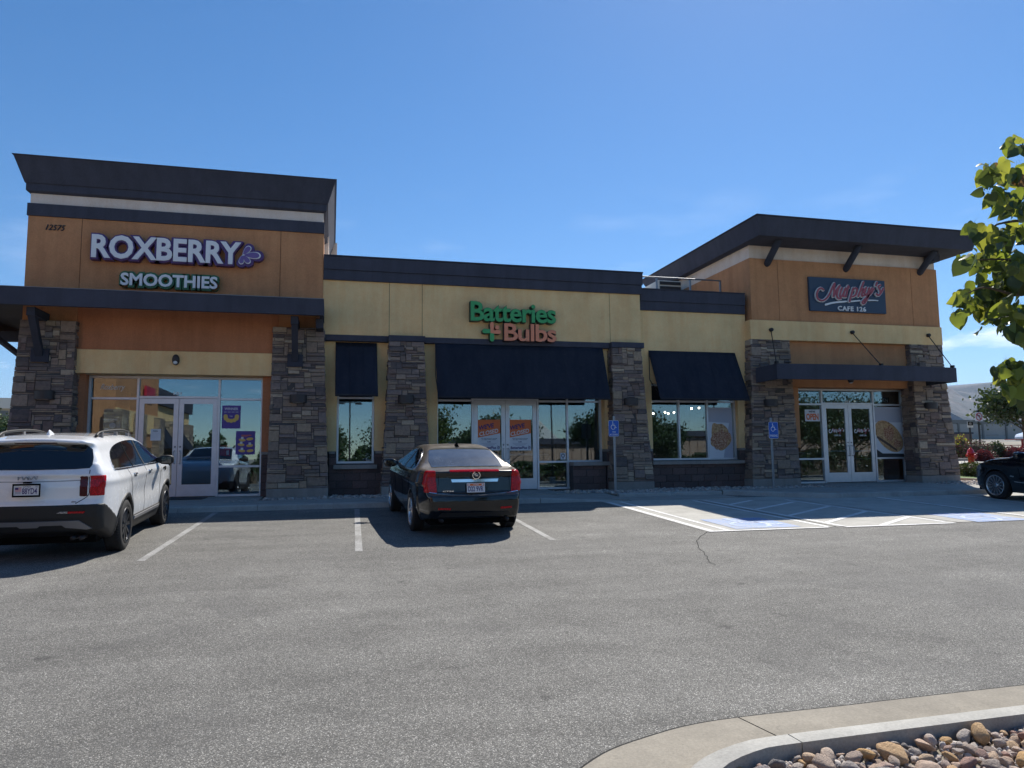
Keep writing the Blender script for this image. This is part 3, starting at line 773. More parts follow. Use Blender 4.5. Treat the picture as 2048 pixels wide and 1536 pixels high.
# left shop
g1 = glazed(-5.86, -1.74, FB, 3.055, 0, [-4.74, -2.82], [(-5.80, -4.77, 2.49), (-4.71, -2.85, 2.53), (-2.79, -1.80, 2.49), (-5.80, -4.77, 0.76), (-2.79, -1.80, 0.76)], (-4.72, -2.84))
for a, b_, c, d in ((-5.80, -4.77, 2.52, 3.0), (-4.71, -2.85, 2.56, 3.0), (-2.79, -1.80, 2.52, 3.0), (-5.80, -4.77, 0.79, 2.46), (-2.79, -1.80, 0.79, 2.46), (-5.80, -4.77, 0.055, 0.73), (-2.79, -1.80, 0.055, 0.73)): pane(g1, a, b_, c, d, 0)
door(-4.705, -3.785, 0.02, 2.495, 0.0, 'L'); door(-3.775, -2.855, 0.02, 2.495, 0.0, 'R')
# middle shop
g2 = glazed(2.80, 7.67, FB, 3.05, 0, [3.83, 5.73, 6.62], [(2.86, 3.80, 2.51), (3.86, 5.70, 2.55), (5.76, 6.59, 2.51), (6.65, 7.61, 2.51), (2.86, 3.80, 0.775), (5.76, 6.59, 0.775), (6.65, 7.61, 0.785)], (3.85, 5.71))
for a, b_ in ((2.86, 3.80), (5.76, 6.59)):
    for c, d in ((2.54, 3.0), (0.805, 2.48), (0.055, 0.745)): pane(g2, a, b_, c, d, 0)
pane(g2, 3.86, 5.70, 2.58, 3.0, 0)
for c, d in ((2.54, 3.0), (0.815, 2.48)): pane(g2, 6.65, 7.61, c, d, 0)
bx('wall_core', 'mortar', 6.65, 7.61, 0.0, 0.08, 0.06, 0.75)
door(3.865, 4.775, 0.02, 2.515, 0.0, 'L'); door(4.785, 5.695, 0.02, 2.515, 0.0, 'R')
# right shop
g3 = glazed(14.12, 18.25, FB, 2.985, 0, [15.17, 17.10], [(14.18, 15.14, 2.49), (15.20, 17.07, 2.52), (17.13, 18.19, 2.49), (14.18, 15.14, 0.76), (17.13, 18.19, 0.76)], (15.18, 17.09))
for a, b_ in ((14.18, 15.14), (17.13, 18.19)):
    for c, d in ((2.52, 2.93), (0.79, 2.46), (0.055, 0.73)): pane(g3, a, b_, c, d, 0)
pane(g3, 15.20, 17.07, 2.55, 2.93, 0)
door(15.205, 16.13, 0.02, 2.49, 0.0, 'L'); door(16.14, 17.065, 0.02, 2.49, 0.0, 'R')
# punched windows
g4 = glazed(0.13, 1.11, 0.80, 2.95, -0.12, [], [(0.185, 1.055, 2.545)]); pane(g4, 0.185, 1.055, 0.855, 2.515, -0.12); pane(g4, 0.185, 1.055, 2.575, 2.895, -0.12)
g5 = glazed(9.15, 11.99, 0.78, 3.05, -0.12, [10.10, 11.045], [(9.205, 10.07, 2.53), (10.13, 11.015, 2.53), (11.075, 11.935, 2.53)])
for a, b_ in ((9.205, 10.07), (10.13, 11.015), (11.075, 11.935)):
    pane(g5, a, b_, 0.835, 2.50, -0.12); pane(g5, a, b_, 2.56, 2.995, -0.12)

# --- canopies
canopy = bx('canopy', 'trim_dark', -8.9, -0.225, -1.60, -1.50, 4.475, 4.885, bevel=0.008)
MB().box(-8.9, -0.24, -1.497, -0.502, 4.70, 4.84).box(-8.9, -7.23, -0.501, 4.8, 4.70, 4.84).build('deck', 'trim_dark_edge', canopy)
MB().box(-8.9, -0.228, -1.612, -1.485, 4.887, 4.90).build('drip_edge', 'aluminium_dark', canopy)
MB().box(-0.335, -0.225, -1.497, -0.502, 4.475, 4.885).build('end_fascia', 'trim_dark', canopy, bevel=0.006)
MB().box(-8.9, -8.78, -1.497, 4.8, 4.475, 4.885).build('side_fascia', 'trim_dark', canopy)
MB().box(-8.9, -7.25, 4.8, 4.92, 4.40, 4.885).build('back_fascia', 'trim_dark', canopy)
def bracket(x, zt=4.47):
    b0 = MB().box(x-0.09, x+0.09, -1.42, -0.52, zt-0.20, zt).build('canopy_bracket', 'trim_dark_edge', BLD, bevel=0.01)
    MB().hexa([(x-0.075, -0.80, 3.42), (x+0.075, -0.80, 3.42), (x+0.075, -0.66, 3.42), (x-0.075, -0.66, 3.42), (x-0.075, -1.38, zt-0.20), (x+0.075, -1.38, zt-0.20), (x+0.075, -1.18, zt-0.20), (x-0.075, -1.18, zt-0.20)]).build('strut', 'trim_dark_edge', b0)
    MB().box(x-0.19, x+0.19, -0.775, -0.60, 3.28, 3.60).build('wall_plate', 'trim_dark_edge', b0, bevel=0.012)
bracket(-6.72); bracket(-0.93)
bx('canopy_bracket', 'trim_dark_edge', -0.42, -0.24, -1.2, -0.52, 4.22, 4.472, bevel=0.01)
for yy in (0.6, 3.9):
    part('canopy_bracket', 'trim_dark_edge', lambda m: m.tube([(-7.32, yy, 3.35), (-8.75, yy, 4.5)], 0.075, 4))
part('canopy_bracket', 'trim_dark_edge', lambda m: m.box(-8.8, -7.24, 2.2, 2.4, 4.2, 4.47))

def bowed(m):
    n = 14; xl, xr = 12.42, 18.74
    def yy(t): return -1.72-0.16*(1-(2*t-1)**2)
    vs = []
    for i in range(n+1):
        t = i/n; x = xl+(xr-xl)*t; y = yy(t)
        vs += [(x, y, 3.08), (x, y, 3.525), (x, y+0.1, 3.525), (x, y+0.1, 3.08)]
    fs = [(4*i+k, 4*i+4+k, 4*i+4+(k+1) % 4, 4*i+(k+1) % 4) for i in range(n) for k in range(4)]+[(0, 1, 2, 3), (4*n+3, 4*n+2, 4*n+1, 4*n)]
    m.add(vs, fs)
can2 = part('canopy', 'trim_dark', bowed)
MB().box(12.42, 12.52, -1.62, -0.60, 3.081, 3.524).build('end_fascia', 'trim_dark', can2); MB().box(18.64, 18.74, -1.62, -0.60, 3.081, 3.524).build('end_fascia', 'trim_dark', can2)
MB().box(12.525, 18.635, -1.60, -0.45, 3.30, 3.46).build('deck', 'trim_dark_edge', can2)
for a, b_ in (((1541, 660), (1555, 727)), ((1703, 665), (1764, 722)), ((1855, 671), (1907, 731))):
    p = at(a[0], a[1], 19.2); q = at(b_[0], b_[1], 18.05)
    rd = part('tie_rod', 'black_metal', lambda m: m.tube([(p.x, -0.62, p.z), (q.x, q.y+0.05, 3.55)], 0.014, 6))
    MB().lathe([(0, -0.70), (0.05, -0.695), (0.06, -0.67), (0.06, -0.602)], (p.x, 0, p.z), 'y', 12).build('rod_anchor', 'black_metal', rd)
    MB().box(q.x-0.035, q.x+0.035, q.y-0.01, q.y+0.10, 3.526, 3.60).build('clevis', 'black_metal', rd)

# ------------------------------------------------------------------ awnings
def awning(x0, x1, ztop, yb, zbot, yout, label):
    t = thing('awning', label, 'awning', ((x0+x1)/2, yb, zbot), group='dark fabric awnings over the windows')
    w = (x1-x0)/2; H = ztop-zbot; d = yout-yb; n = max(3, int((x1-x0)/1.0)); m = MB(); nx = n*6; nz = 10; vs = []
    for j in range(nz+1):
        v = j/nz
        for i in range(nx+1):
            u = i/nx; sag = 0.014*math.sin(math.pi*v)*abs(math.sin(math.pi*u*n))
            vs.append((-w+2*w*u, d*v+sag, H*(1-v)))
    for i in range(nx+1): vs.append((-w+2*w*i/nx, d-0.002, -0.03))
    fs = [(j*(nx+1)+i, j*(nx+1)+i+1, (j+1)*(nx+1)+i+1, (j+1)*(nx+1)+i) for j in range(nz+1) for i in range(nx)]
    o = m.add(vs, fs).build('fabric', 'awning_fabric', t, smooth=True)
    sd = o.modifiers.new('thick', 'SOLIDIFY'); sd.thickness = 0.006
    for q in range(1, n): 
        xq = -w+2*w*q/n; MB().tube([(xq, -0.001, H), (xq, d*0.5-0.004, H*0.5), (xq, d-0.006, -0.02)], 0.006, 5).build('seam', 'awning_fabric', t)
    MB().box(-w, w, d-0.016, d-0.004, 0.0, 0.012).build('hem', 'black_metal', t)
    for sx in (-1, 1):
        x = sx*(w-0.02)
        MB().tube([(x, 0.012+0.0, H-0.02), (x, 0.012, H*0.42), (x, d+0.03, 0.03), (x, 0.03, H-0.03)], 0.013, 6).build('frame_bar', 'black_metal', t)
    MB().tube([(-w+0.02, d+0.02, 0.02), (w-0.02, d+0.02, 0.02)], 0.013, 6).build('frame_bar', 'black_metal', t)
    return t
awning(0.075, 1.155, 4.02, -0.315, 2.545, -1.04, 'narrow black fabric awning over the single small window')
awning(2.70, 7.56, 4.02, -0.52, 2.515, -1.05, 'long black fabric awning over the closed middle shop entrance')
awning(9.085, 11.95, 4.025, -0.315, 2.53, -1.03, 'black fabric awning over the triple window right of the closed shop')

# ------------------------------------------------------------------ wall lamps
def sconce(x, y, z, label, w=0.42):
    t = thing('wall_lamp', label, 'wall lamp', (x, y, z-0.10), group='dark half-round lamps on the stone columns')
    n = 12; vs = []
    for h in (0, 0.20):
        for k in range(n+1):
            a = math.pi*k/n; vs.append((-math.cos(a)*w/2, -math.sin(a)*0.17, h))
        vs.append((w/2, 0.06, h)); vs.append((-w/2, 0.06, h))
    m = n+3; fs = [(i, (i+1) % m, (i+1) % m+m, i+m) for i in range(m)]+[tuple(range(m)), tuple(range(2*m-1, m-1, -1))]
    sharp(MB().add(vs, fs).build('housing', 'bronze_metal', t))
    MB().box(-w*0.3, w*0.3, -0.08, 0.04, -0.012, -0.001).build('lens', 'aluminium_dark', t)
def colface(z, y0, y1, z1): return y0+(y1-y0)*(z-0.2)/(z1-0.2)
for px, py, y0, y1, z1, lab in ((86, 790, -0.86, -0.66, 4.3, 'dark half-round wall lamp on the far left stone column'), (596, 797, -0.86, -0.66, 4.3, 'dark half-round wall lamp on the column right of the smoothie shop doors'),
        (813, 798, -0.82, -0.65, 4.0, 'dark half-round wall lamp on the column between the narrow and long awnings'), (1264, 803, -0.82, -0.65, 4.0, 'dark half-round wall lamp on the column behind the first blue parking sign'),
        (1545, 805, -0.78, -0.62, 4.4, 'dark half-round wall lamp on the column left of the cafe doors'), (1866, 811, -0.78, -0.62, 4.4, 'dark half-round wall lamp on the far right stone column')):
    yf = colface(2.5, y0, y1, z1)-0.04; p = at(px, py, 19.8+yf-0.08); sconce(p.x, yf, p.z, lab)
p = at(351, 718, 19.2)
t = thing('bulkhead_lamp', 'oval dark bulkhead lamp on the tan band over the smoothie shop', 'wall lamp', (p.x, -0.53, p.z-0.15))
def oval(m, w, h, d0, d1, zc):
    prof = [(1.0, d0), (1.0, d1*0.5), (0.86, d1*0.85), (0.5, d1)]; n = 20; vs = []
    for s_, d in prof:
        for k in range(n): a = 2*math.pi*k/n; vs.append((w/2*s_*math.cos(a), d, zc+h/2*s_*math.sin(a)))
    m.add(vs, [(i*n+k, i*n+(k+1) % n, i*n+n+(k+1) % n, i*n+n+k) for i in range(len(prof)-1) for k in range(n)]+[tuple(range((len(prof)-1)*n, len(prof)*n))])
m = MB(); oval(m, 0.17, 0.27, 0.0, -0.10, 0.135); m.build('housing', 'bronze_metal', t, smooth=True)
m = MB(); oval(m, 0.11, 0.09, -0.09, -0.118, 0.06); m.build('lens', 'paper', t, smooth=True)
t = thing('bulkhead_lamp', 'small round lamp under the dark canopy above the cafe doors', 'wall lamp', (at(1697, 760, 19.0).x, -0.9, 3.15))
MB().lathe([(0.0, -0.06), (0.06, -0.045), (0.09, 0.0), (0.10, 0.06), (0.04, 0.10), (0.03, 0.148)], n=16).build('housing', 'bronze_metal', t, smooth=True)
MB().lathe([(0.0, -0.075), (0.05, -0.065), (0.055, -0.05)], n=12).build('lens', 'paper', t, smooth=True)

# ------------------------------------------------------------------ rooftop
z0r = 5.89
t = thing('roof_railing', 'thin metal safety rail on the roof left of the cafe tower', 'railing', (at(1283, 578, 20.6).x, 0.8, 5.1))
ox = t.location.x; L = at(1441, 583, 20.6).x-ox; zt = at(1283, 553, 20.6).z-5.1
for x in (-1.2, 0.42*L/2.2*1.0, L*0.61, L): MB().box(x-0.025, x+0.025, -0.025, 0.025, 0, zt-0.026).build('post', 'aluminium_dark', t)
MB().tube([(-1.2, 0, zt), (L+0.02, 0, zt)], 0.026, 8).build('top_rail', 'aluminium_dark', t)
MB().tube([(-1.2, 0, zt-0.42), (L+0.02, 0, zt-0.42)], 0.018, 8).build('middle_rail', 'aluminium_dark', t)
p0 = at(1317, 560, 23.0); p1 = at(1361, 560, 23.0)
t = thing('rooftop_unit', 'pale rooftop air conditioning unit with dark louvres behind the rail', 'air conditioner', ((p0.x+p1.x)/2, 3.2, 5.1))
w = (p1.x-p0.x)/2+0.02; h = p0.z-5.1
MB().box(-w, w, 0, 2.6, 0, h).build('casing', 'pale_roof', t, bevel=0.02)
for k in range(5): MB().box(-w+0.06, w-0.03, -0.03, -0.004, h-0.16-k*0.17, h-0.05-k*0.17).build('louvre', 'interior_dark', t)
MB().box(-w-1.6, -w-0.05, 0.6, 2.4, 0, h-0.18).build('duct', 'pale_roof', t, bevel=0.02)

# ------------------------------------------------------------------ signs
# left: white letters on dark purple cans, leaf mark, green second line
t = thing('shop_sign', 'large white capital letters on purple backing with a petal mark, high on the left tower', 'sign', (0, 0, 0))
a0, a1 = at(186, 497, 19.2), at(483, 511, 19.2)
zb0, zt0 = at(200, 518, 19.2).z, at(200, 471, 19.2).z
Y0 = -0.5
text_letters('ROXBERRY', a0.x, a1.x, zb0, zt0, [('sign_white', Y0-0.235, Y0-0.200, 0.0), ('sign_purple', Y0-0.199, Y0-0.02, 0.04)], t, offset=0.030, spacing=1.0)
text_letters('ROXBERRY', a0.x-0.03, a1.x+0.03, zb0-0.045, zt0+0.045, [('sign_purple', Y0-0.19, Y0-0.015, 0.0)], t, offset=0.085, name='letter_backing')
cx, cz = at(485, 511, 19.05).x, at(485, 509, 19.05).z
mk = MB()
def petal(m, ang, L, wdt, y0, y1, sc=1.0):
    pts = []
    for k in range(18):
        tt = 2*math.pi*k/18; r = L*0.5; u = r+r*math.cos(tt)*sc; v = wdt*math.sin(tt)*sc*(0.35+0.65*(u/L)); pts.append((cx+u*math.cos(ang)-v*math.sin(ang), cz+u*math.sin(ang)+v*math.cos(ang)))
    m.prism(pts, wallfn, y0, y1)
for i, (ang, L, wd) in enumerate(((0.02, 0.44, 0.125), (0.92, 0.30, 0.10), (-0.88, 0.27, 0.10), (-1.75, 0.25, 0.09))):
    m = MB(); petal(m, ang, L+0.06, wd+0.06, Y0-0.17-i*0.002, Y0-0.02, 1.05); lf = m.build('leaf_mark', 'sign_purple', t)
    m = MB(); petal(m, ang, L, wd, Y0-0.205-i*0.002, Y0-0.173); m.build('leaf_outline', 'sign_white', lf)
    m = MB(); petal(m, ang, L, wd, Y0-0.215-i*0.002, Y0-0.207, 0.84); m.build('leaf_face', 'sign_purple_face', lf)
t2 = thing('shop_sign', 'smaller white SMOOTHIES letters on green backing, under the purple-backed letters', 'sign', (0, 0, 0))
a0, a1 = at(243, 555, 19.2), at(436, 565, 19.2)
zb, zt_ = at(300, 574, 19.2).z, at(300, 549, 19.2).z
text_letters('SMOOTHIES', a0.x, a1.x, zb, zt_, [('sign_white', Y0-0.19, Y0-0.165, 0.0)], t2, offset=0.03)
text_letters('SMOOTHIES', a0.x-0.04, a1.x+0.04, zb-0.05, zt_+0.05, [('sign_green_dark', Y0-0.163, Y0-0.015, 0.0)], t2, offset=0.13, name='letter_backing')
t3 = thing('address_number', 'small black italic address number 12575 on the orange wall', 'number', (0, 0, 0))
a0, a1 = at(92, 455, 19.3), at(131, 456, 19.3)
text_letters('12575', a0.x, a1.x, at(110, 461, 19.3).z, at(110, 450, 19.3).z, [('print_black', Y0-0.03, Y0-0.004, 0)], t3, shear=0.35, spacing=1.05)

# middle sign: channel letters
t4 = thing('shop_sign', 'green over orange channel letters with a plus mark on the tan middle wall', 'sign', (0, 0, 0))
ym = -0.46
def px_z(x, y, D=19.2): return at(x, y, D).z
a0, a1 = at(941, 625, 19.15), at(1111, 630, 19.15)
text_letters('Batteries', a0.x, a1.x, px_z(1024, 645.5), px_z(1024, 607.0), [('sign_green', ym-0.235, ym-0.215, 0.0), ('sign_green_side', ym-0.214, ym-0.01, 0.012)], t4, offset=0.020, spacing=0.94)
a0, a1 = at(1008, 660, 19.15), at(1112, 665, 19.15)
text_letters('Bulbs', a0.x, a1.x, px_z(1060, 684.0), px_z(1060, 649.5), [('sign_orange', ym-0.235, ym-0.215, 0.0), ('sign_orange_side', ym-0.214, ym-0.05, 0.012)], t4, offset=0.020, spacing=0.94)
pc = at(983.5, 664, 19.15); u = at(983.5+10, 664, 19.15).x-pc.x; u = u/10
for nm, pts_, mat, k in (('plus_arm', [(-15, 1), (-2, 1)], 'sign_green', 0), ('plus_arm', [(0, -4), (0, -15)], 'sign_green', 1), ('plus_arm', [(0, 15), (0, 0), (14, 0)], 'sign_orange', 2)):
    m = MB(); ribbon(m, [(pc.x+a*u, pc.z+b_*u) for a, b_ in pts_], 8.2*u, wallfn, ym-0.235-k*0.002, ym-0.215, smooth=0); q = m.build(nm, mat, t4)
    m = MB(); ribbon(m, [(pc.x+a*u, pc.z+b_*u) for a, b_ in pts_], 9.2*u, wallfn, ym-0.214+k*0.002, ym-0.05, smooth=0); m.build('letter_can', 'sign_green_side', q)
m = MB(); m.prism([(pc.x+10.3*u+4.3*u*math.cos(2*math.pi*k/20), pc.z+9*u+4.3*u*math.sin(2*math.pi*k/20)) for k in range(20)], wallfn, ym-0.24, ym-0.08); m.build('plus_dot', 'sign_orange', t4)

# right sign: navy board, script letters
q00, q10 = at(1618, 554, 19.22), at(1772, 624, 19.22)
t5 = thing('shop_sign', "navy board with red script lettering outlined in white above CAFE 126", 'sign', (0, 0, 0))
bx0, bx1 = at(1619, 590, 19.22).x, at(1771, 600, 19.22).x; bz0, bz1 = at(1700, 624.5, 19.22).z, at(1700, 558, 19.22).z
MB().box(bx0, bx1, -0.585, -0.505, bz0, bz1).build('board', 'sign_navy', t5, bevel=0.006)
def sgn(u, v):   # strokes measured on an enlargement of the board
    p = at(1600+u/10.24, 540+v/10.24, 19.15); return (p.x, p.z)
strokes = [[(480, 405), (430, 372), (380, 400), (345, 480), (355, 570), (410, 620), (480, 622), (550, 570), (610, 480), (660, 360), (705, 275)],
    [(705, 275), (697, 400), (685, 540)], [(685, 540), (740, 420), (812, 322)], [(812, 322), (765, 430), (750, 530), (785, 585), (835, 582)],
    [(855, 372), (820, 480), (818, 545), (855, 535), (905, 440), (932, 372)], [(925, 380), (893, 480), (892, 540), (920, 545)],
    [(985, 330), (975, 375), (955, 460), (938, 545)], [(975, 375), (1000, 352)],
    [(1088, 372), (1050, 500), (1012, 638)], [(1075, 410), (1130, 372), (1162, 410), (1135, 510), (1080, 545)],
    [(1298, 250), (1240, 400), (1190, 540)], [(1215, 460), (1260, 392), (1302, 395), (1270, 480), (1265, 532), (1298, 528)],
    [(1352, 360), (1320, 450), (1332, 515), (1385, 470), (1412, 372)], [(1470, 370), (1400, 520), (1340, 650), (1300, 690), (1275, 662), (1320, 600), (1440, 490), (1505, 390)],
    [(1572, 258), (1552, 320)], [(1640, 312), (1600, 345), (1635, 420), (1640, 480), (1600, 520), (1562, 492)], [(1610, 515), (1660, 460), (1702, 378)]]
uu = (sgn(1100, 500)[0]-sgn(1000, 500)[0])/100
for k, st in enumerate(strokes):
    P = [sgn(*q) for q in st]
    m = MB(); ribbon(m, P, 54*uu, wallfn, -0.640-0.0005*k, -0.60, smooth=5); st_o = m.build('script_outline', 'sign_white', t5)
    m = MB(); ribbon(m, P, 33*uu, wallfn, -0.665-0.0005*k, -0.652, smooth=5); m.build('script_stroke', 'sign_pink', st_o)
for st, w_ in (([(540, 705), (700, 665), (960, 640)], (34, 26)), ([(1065, 640), (1150, 630), (1240, 624)], (24, 22)), ([(1420, 618), (1520, 617), (1610, 625)], (22, 16))):
    m = MB(); ribbon(m, [sgn(*q) for q in st], [w_[0]*uu, w_[1]*uu], wallfn, -0.63, -0.60, smooth=4); m.build('underline', 'sign_white', t5)
c0, c1 = at(1675.5, 618, 19.2), at(1731.5, 620, 19.2)
text_letters('CAFE 126', c0.x, c1.x, at(1703, 622.3, 19.2).z, at(1703, 613, 19.2).z, [('sign_white', -0.62, -0.59, 0)], t5, offset=0.02, spacing=1.12)

# ------------------------------------------------------------------ posters, notices and lettering in the windows
def poster(px0, px1, py0, py1, D, mat, name, label, cat='poster', y=None):
    a = at(px0, (py0+py1)/2, D); b_ = at(px1, (py0+py1)/2, D); zt = at((px0+px1)/2, py0, D).z; zb = at((px0+px1)/2, py1, D).z
    t = thing(name, label, cat, ((a.x+b_.x)/2, a.y, zb))
    w, h = (b_.x-a.x)/2, zt-zb
    MB().box(-w, w, 0, 0.004, 0, h).build('sheet', mat, t)
    return t, w, h
GY = 19.8+0.018
def tx(t, s, x0, x1, z0, z1, mat, off=0.0, shear=0.0, name='print', y=-0.003, spacing=1.0, fn=None):
    return text_flat(s, x0, x1, z0, z1, y, y+0.002, name, mat, t, off, shear, spacing, fn=fn)
t, w, h = poster(444, 481, 811, 857, GY, 'poster_purple', 'poster', 'purple WINNER poster high in the right window of the smoothie shop')
tx(t, 'WINNER', -w*0.75, w*0.72, h*0.80, h*0.91, 'paper', 0.02)
for k in range(4): MB().box(-w*0.8+k*w*0.42, -w*0.8+k*w*0.42+w*0.3, -0.003, -0.001, h*0.70, h*0.73).build('print', 'poster_grey', t)
for k in range(7):
    a = math.pi*(0.95+1.1*k/6)
    MB().prism([(w*0.62*math.cos(a)+w*0.24*math.cos(q*math.pi/5), h*0.50+h*0.17*math.sin(a)+h*0.09*math.sin(q*math.pi/5)) for q in range(10)], wallfn, -0.003-k*0.0004, -0.001).build('print', 'poster_yellow', t)
MB().prism([(w*0.26*math.cos(q*math.pi/8), h*0.54+h*0.10*math.sin(q*math.pi/8)) for q in range(16)], wallfn, -0.0075, -0.006).build('print', 'poster_purple', t)
tx(t, '1st', -w*0.14, w*0.14, h*0.51, h*0.57, 'paper', 0.01, y=-0.0095)
t, w, h = poster(471.5, 510, 862, 909, GY, 'poster_purple', 'poster', 'purple food menu poster overlapping low in the smoothie shop right window')
for k, (a, b_) in enumerate(((-0.35, 0.62), (0.45, 0.66), (-0.45, 0.42), (0.45, 0.38), (-0.35, 0.16), (0.5, 0.16))):
    MB().prism([(w*a+w*0.36*math.cos(q*math.pi/6), h*b_+h*0.065*math.sin(q*math.pi/6)+0.3*h*0.1*math.cos(q*math.pi/6)*(1 if a > 0 else -1)*0.4) for q in range(12)], wallfn, -0.003, -0.001).build('print', 'poster_yellow', t)
    if a < 0 or k == 3: MB().box(w*a-w*0.12, w*a+w*0.14, -0.005, -0.0035, h*b_+h*0.03, h*b_+h*0.13).build('print', 'paper', t)
MB().box(-w*0.45, w*0.6, -0.003, -0.001, h*0.80, h*0.835).build('print', 'poster_orange', t); MB().box(-w*0.4, w*0.2, -0.003, -0.001, h*0.75, h*0.77).build('print', 'poster_orange', t)
t, w, h = poster(438, 460, 890, 912, GY+0.10, 'poster_red', 'notice', 'red notice panel low in the right window of the smoothie shop', 'notice')
MB().box(w*0.35, w*0.8, -0.003, -0.001, h*0.1, h*0.5).build('print', 'paper', t); MB().box(-w*0.8, w*0.1, -0.003, -0.001, h*0.78, h*0.84).build('print', 'paper', t); MB().box(-w*0.8, -w*0.1, -0.003, -0.001, h*0.66, h*0.7).build('print', 'paper', t)
t, w, h = poster(301, 321.5, 858, 881, 19.8+0.010, 'paper', 'notice', 'white paper notice taped inside the left smoothie shop door', 'notice')
tx(t, 'Notice', -w*0.5, w*0.4, h*0.78, h*0.88, 'print_black', 0.03)
for k in range(5): MB().box(-w*0.7, w*(0.7-0.2*(k % 2)), -0.002, -0.001, h*(0.62-k*0.1), h*(0.63-k*0.1)).build('print', 'poster_grey', t)
t, w, h = poster(199, 240, 834, 872, GY+0.06, 'poster_brown', 'poster', 'dark tea and coffee poster in the left window behind the white car', 'poster')
tx(t, 'TEA & COFFEE', -w*0.7, w*0.7, h*0.82, h*0.90, 'paper', 0.03)
for k, (a, b_) in enumerate(((0.25, 0.55), (-0.3, 0.25))): MB().lathe([(0, -0.006), (w*0.3, -0.005), (w*0.32, -0.001)], (w*a, 0, h*b_), 'y', 16).build('print', 'poster_grey', t)
# vinyl script and suite numbers on the glass
def decal(s, px0, px1, py0, py1, D, mat, label, name='glass_lettering', off=0.0, shear=0.0, cat='lettering', spacing=1.0, ang=0):
    a = at(px0, (py0+py1)/2, D); b_ = at(px1, (py0+py1)/2, D); zt = at((px0+px1)/2, py0, D).z; zb = at((px0+px1)/2, py1, D).z
    t = thing(name, label, cat, (a.x, a.y, zb)); tx(t, s, 0, b_.x-a.x, 0, zt-zb, mat, off, shear, spacing=spacing, y=0); return t
GF = 19.8+0.026
decal('Roxberry', 201, 250, 768, 783, GF, 'paper', 'white slanted shop-name lettering on the top left pane of the smoothie shop', shear=0.4)
decal('101', 347, 363, 784, 790, GF, 'paper', 'white suite number 101 above the smoothie shop doors', off=0.03, cat='number')
decal('103', 1690, 1700, 801, 806, GF, 'paper', 'white suite number 103 above the cafe doors', off=0.03, cat='number')
decal('NO SMOKING', 441, 462, 922, 927, GF, 'paper', 'small NO SMOKING vinyl on the right smoothie shop window', off=0.02)
# closing posters on the middle doors
for k, (p0, p1, lab) in enumerate(((955.5, 1000.5, "orange and white WE'VE CLOSED poster on the left middle-shop door"), (1018, 1062, "orange and white WE'VE CLOSED poster on the right middle-shop door"))):
    t, w, h = poster(p0, p1, 839.5, 901, 19.8+0.010, 'poster_white', 'closing_poster', lab)
    t['group'] = 'closing posters on the shop doors'
    MB().prism([(-w, h*0.415), (w, h*0.56), (w, h), (-w, h)], wallfn, -0.0025, -0.0005).build('orange_field', 'poster_orange', t)
    sl_ = 0.145*h/(2*w)
    rf = lambda u_, v_, d_: (u_, d_, v_+sl_*(u_))
    tx(t, "WE'VE", -w*0.93, w*0.42, h*0.72, h*0.87, 'print_navy', 0.035, y=-0.005, fn=rf)
    tx(t, 'CLOSED', -w*0.86, w*0.82, h*0.52, h*0.66, 'paper', 0.02, y=-0.005, fn=rf)
    tx(t, 'We look forward to serving', -w*0.7, w*0.7, h*0.375, h*0.405, 'print_black', 0.03); tx(t, 'you again at this location', -w*0.66, w*0.62, h*0.335, h*0.365, 'print_black', 0.03)
    tx(t, 'Lehi', -w*0.16, w*0.14, h*0.265, h*0.30, 'print_navy', 0.04)
    for j in range(3): MB().box(-w*(0.68-j*0.12), w*(0.66-j*0.14), -0.003, -0.001, h*(0.225-j*0.035), h*(0.238-j*0.035)).build('print', 'poster_grey', t)
    tx(t, 'BatteriesPlus', -w*0.86, w*0.62, h*0.05, h*0.135, 'print_navy', 0.03)
    m = MB(); ribbon(m, [(w*0.78+w*0.13*math.cos(a_), h*0.095+w*0.13*math.sin(a_)) for a_ in (math.pi*0.6, 0.25*math.pi, 0, -0.3*math.pi, -0.65*math.pi)], w*0.05, wallfn, -0.003, -0.001); m.build('print', 'print_navy', t)
    MB().box(w*0.70, w*0.86, -0.003, -0.001, h*0.09, h*0.105).box(w*0.765, w*0.795, -0.0035, -0.001, h*0.075, h*0.12).build('print', 'print_navy', t)
t, w, h = poster(1121, 1131, 906, 919, GY, 'poster_white', 'sticker', 'small white round-logo sticker low beside the right middle-shop door', 'sticker')
m = MB(); ribbon(m, [(w*0.6*math.cos(a_*math.pi/5), h*0.6+w*0.6*math.sin(a_*math.pi/5)) for a_ in range(11)], w*0.25, wallfn, -0.003, -0.001); m.build('print', 'print_black', t); MB().box(-w*0.15, w*0.15, -0.003, -0.001, h*0.1, h*0.3).build('print', 'print_black', t)
# cafe window pieces
def bagel(t, cx, cz, rx, rz, ang, y):
    P = [(cx+rx*math.cos(a)*math.cos(ang)-rz*math.sin(a)*math.sin(ang), cz+rx*math.cos(a)*math.sin(ang)+rz*math.sin(a)*math.cos(ang)) for a in (2*math.pi*k/36 for k in range(36))]
    MB().prism(P, wallfn, y, y+0.001).build('print', 'bagel_print', t)
def blob(t, cx, cz, r, y, mat='topping_print', sx=1.0, seed=0):
    P = [(cx+sx*r*(0.75+0.35*noise.noise(Vector((math.cos(a)*1.4, math.sin(a)*1.4, seed))))*math.cos(a), cz+r*(0.75+0.35*noise.noise(Vector((math.cos(a)*1.4, math.sin(a)*1.4, seed))))*math.sin(a)) for a in (2*math.pi*k/40 for k in range(40))]
    MB().prism(P, wallfn, y, y+0.001).build('print', mat, t)
t, w, h = poster(1748.5, 1805, 814, 917, GY, 'poster_white', 'food_poster', 'large seeded bagel food poster in the window right of the cafe doors')
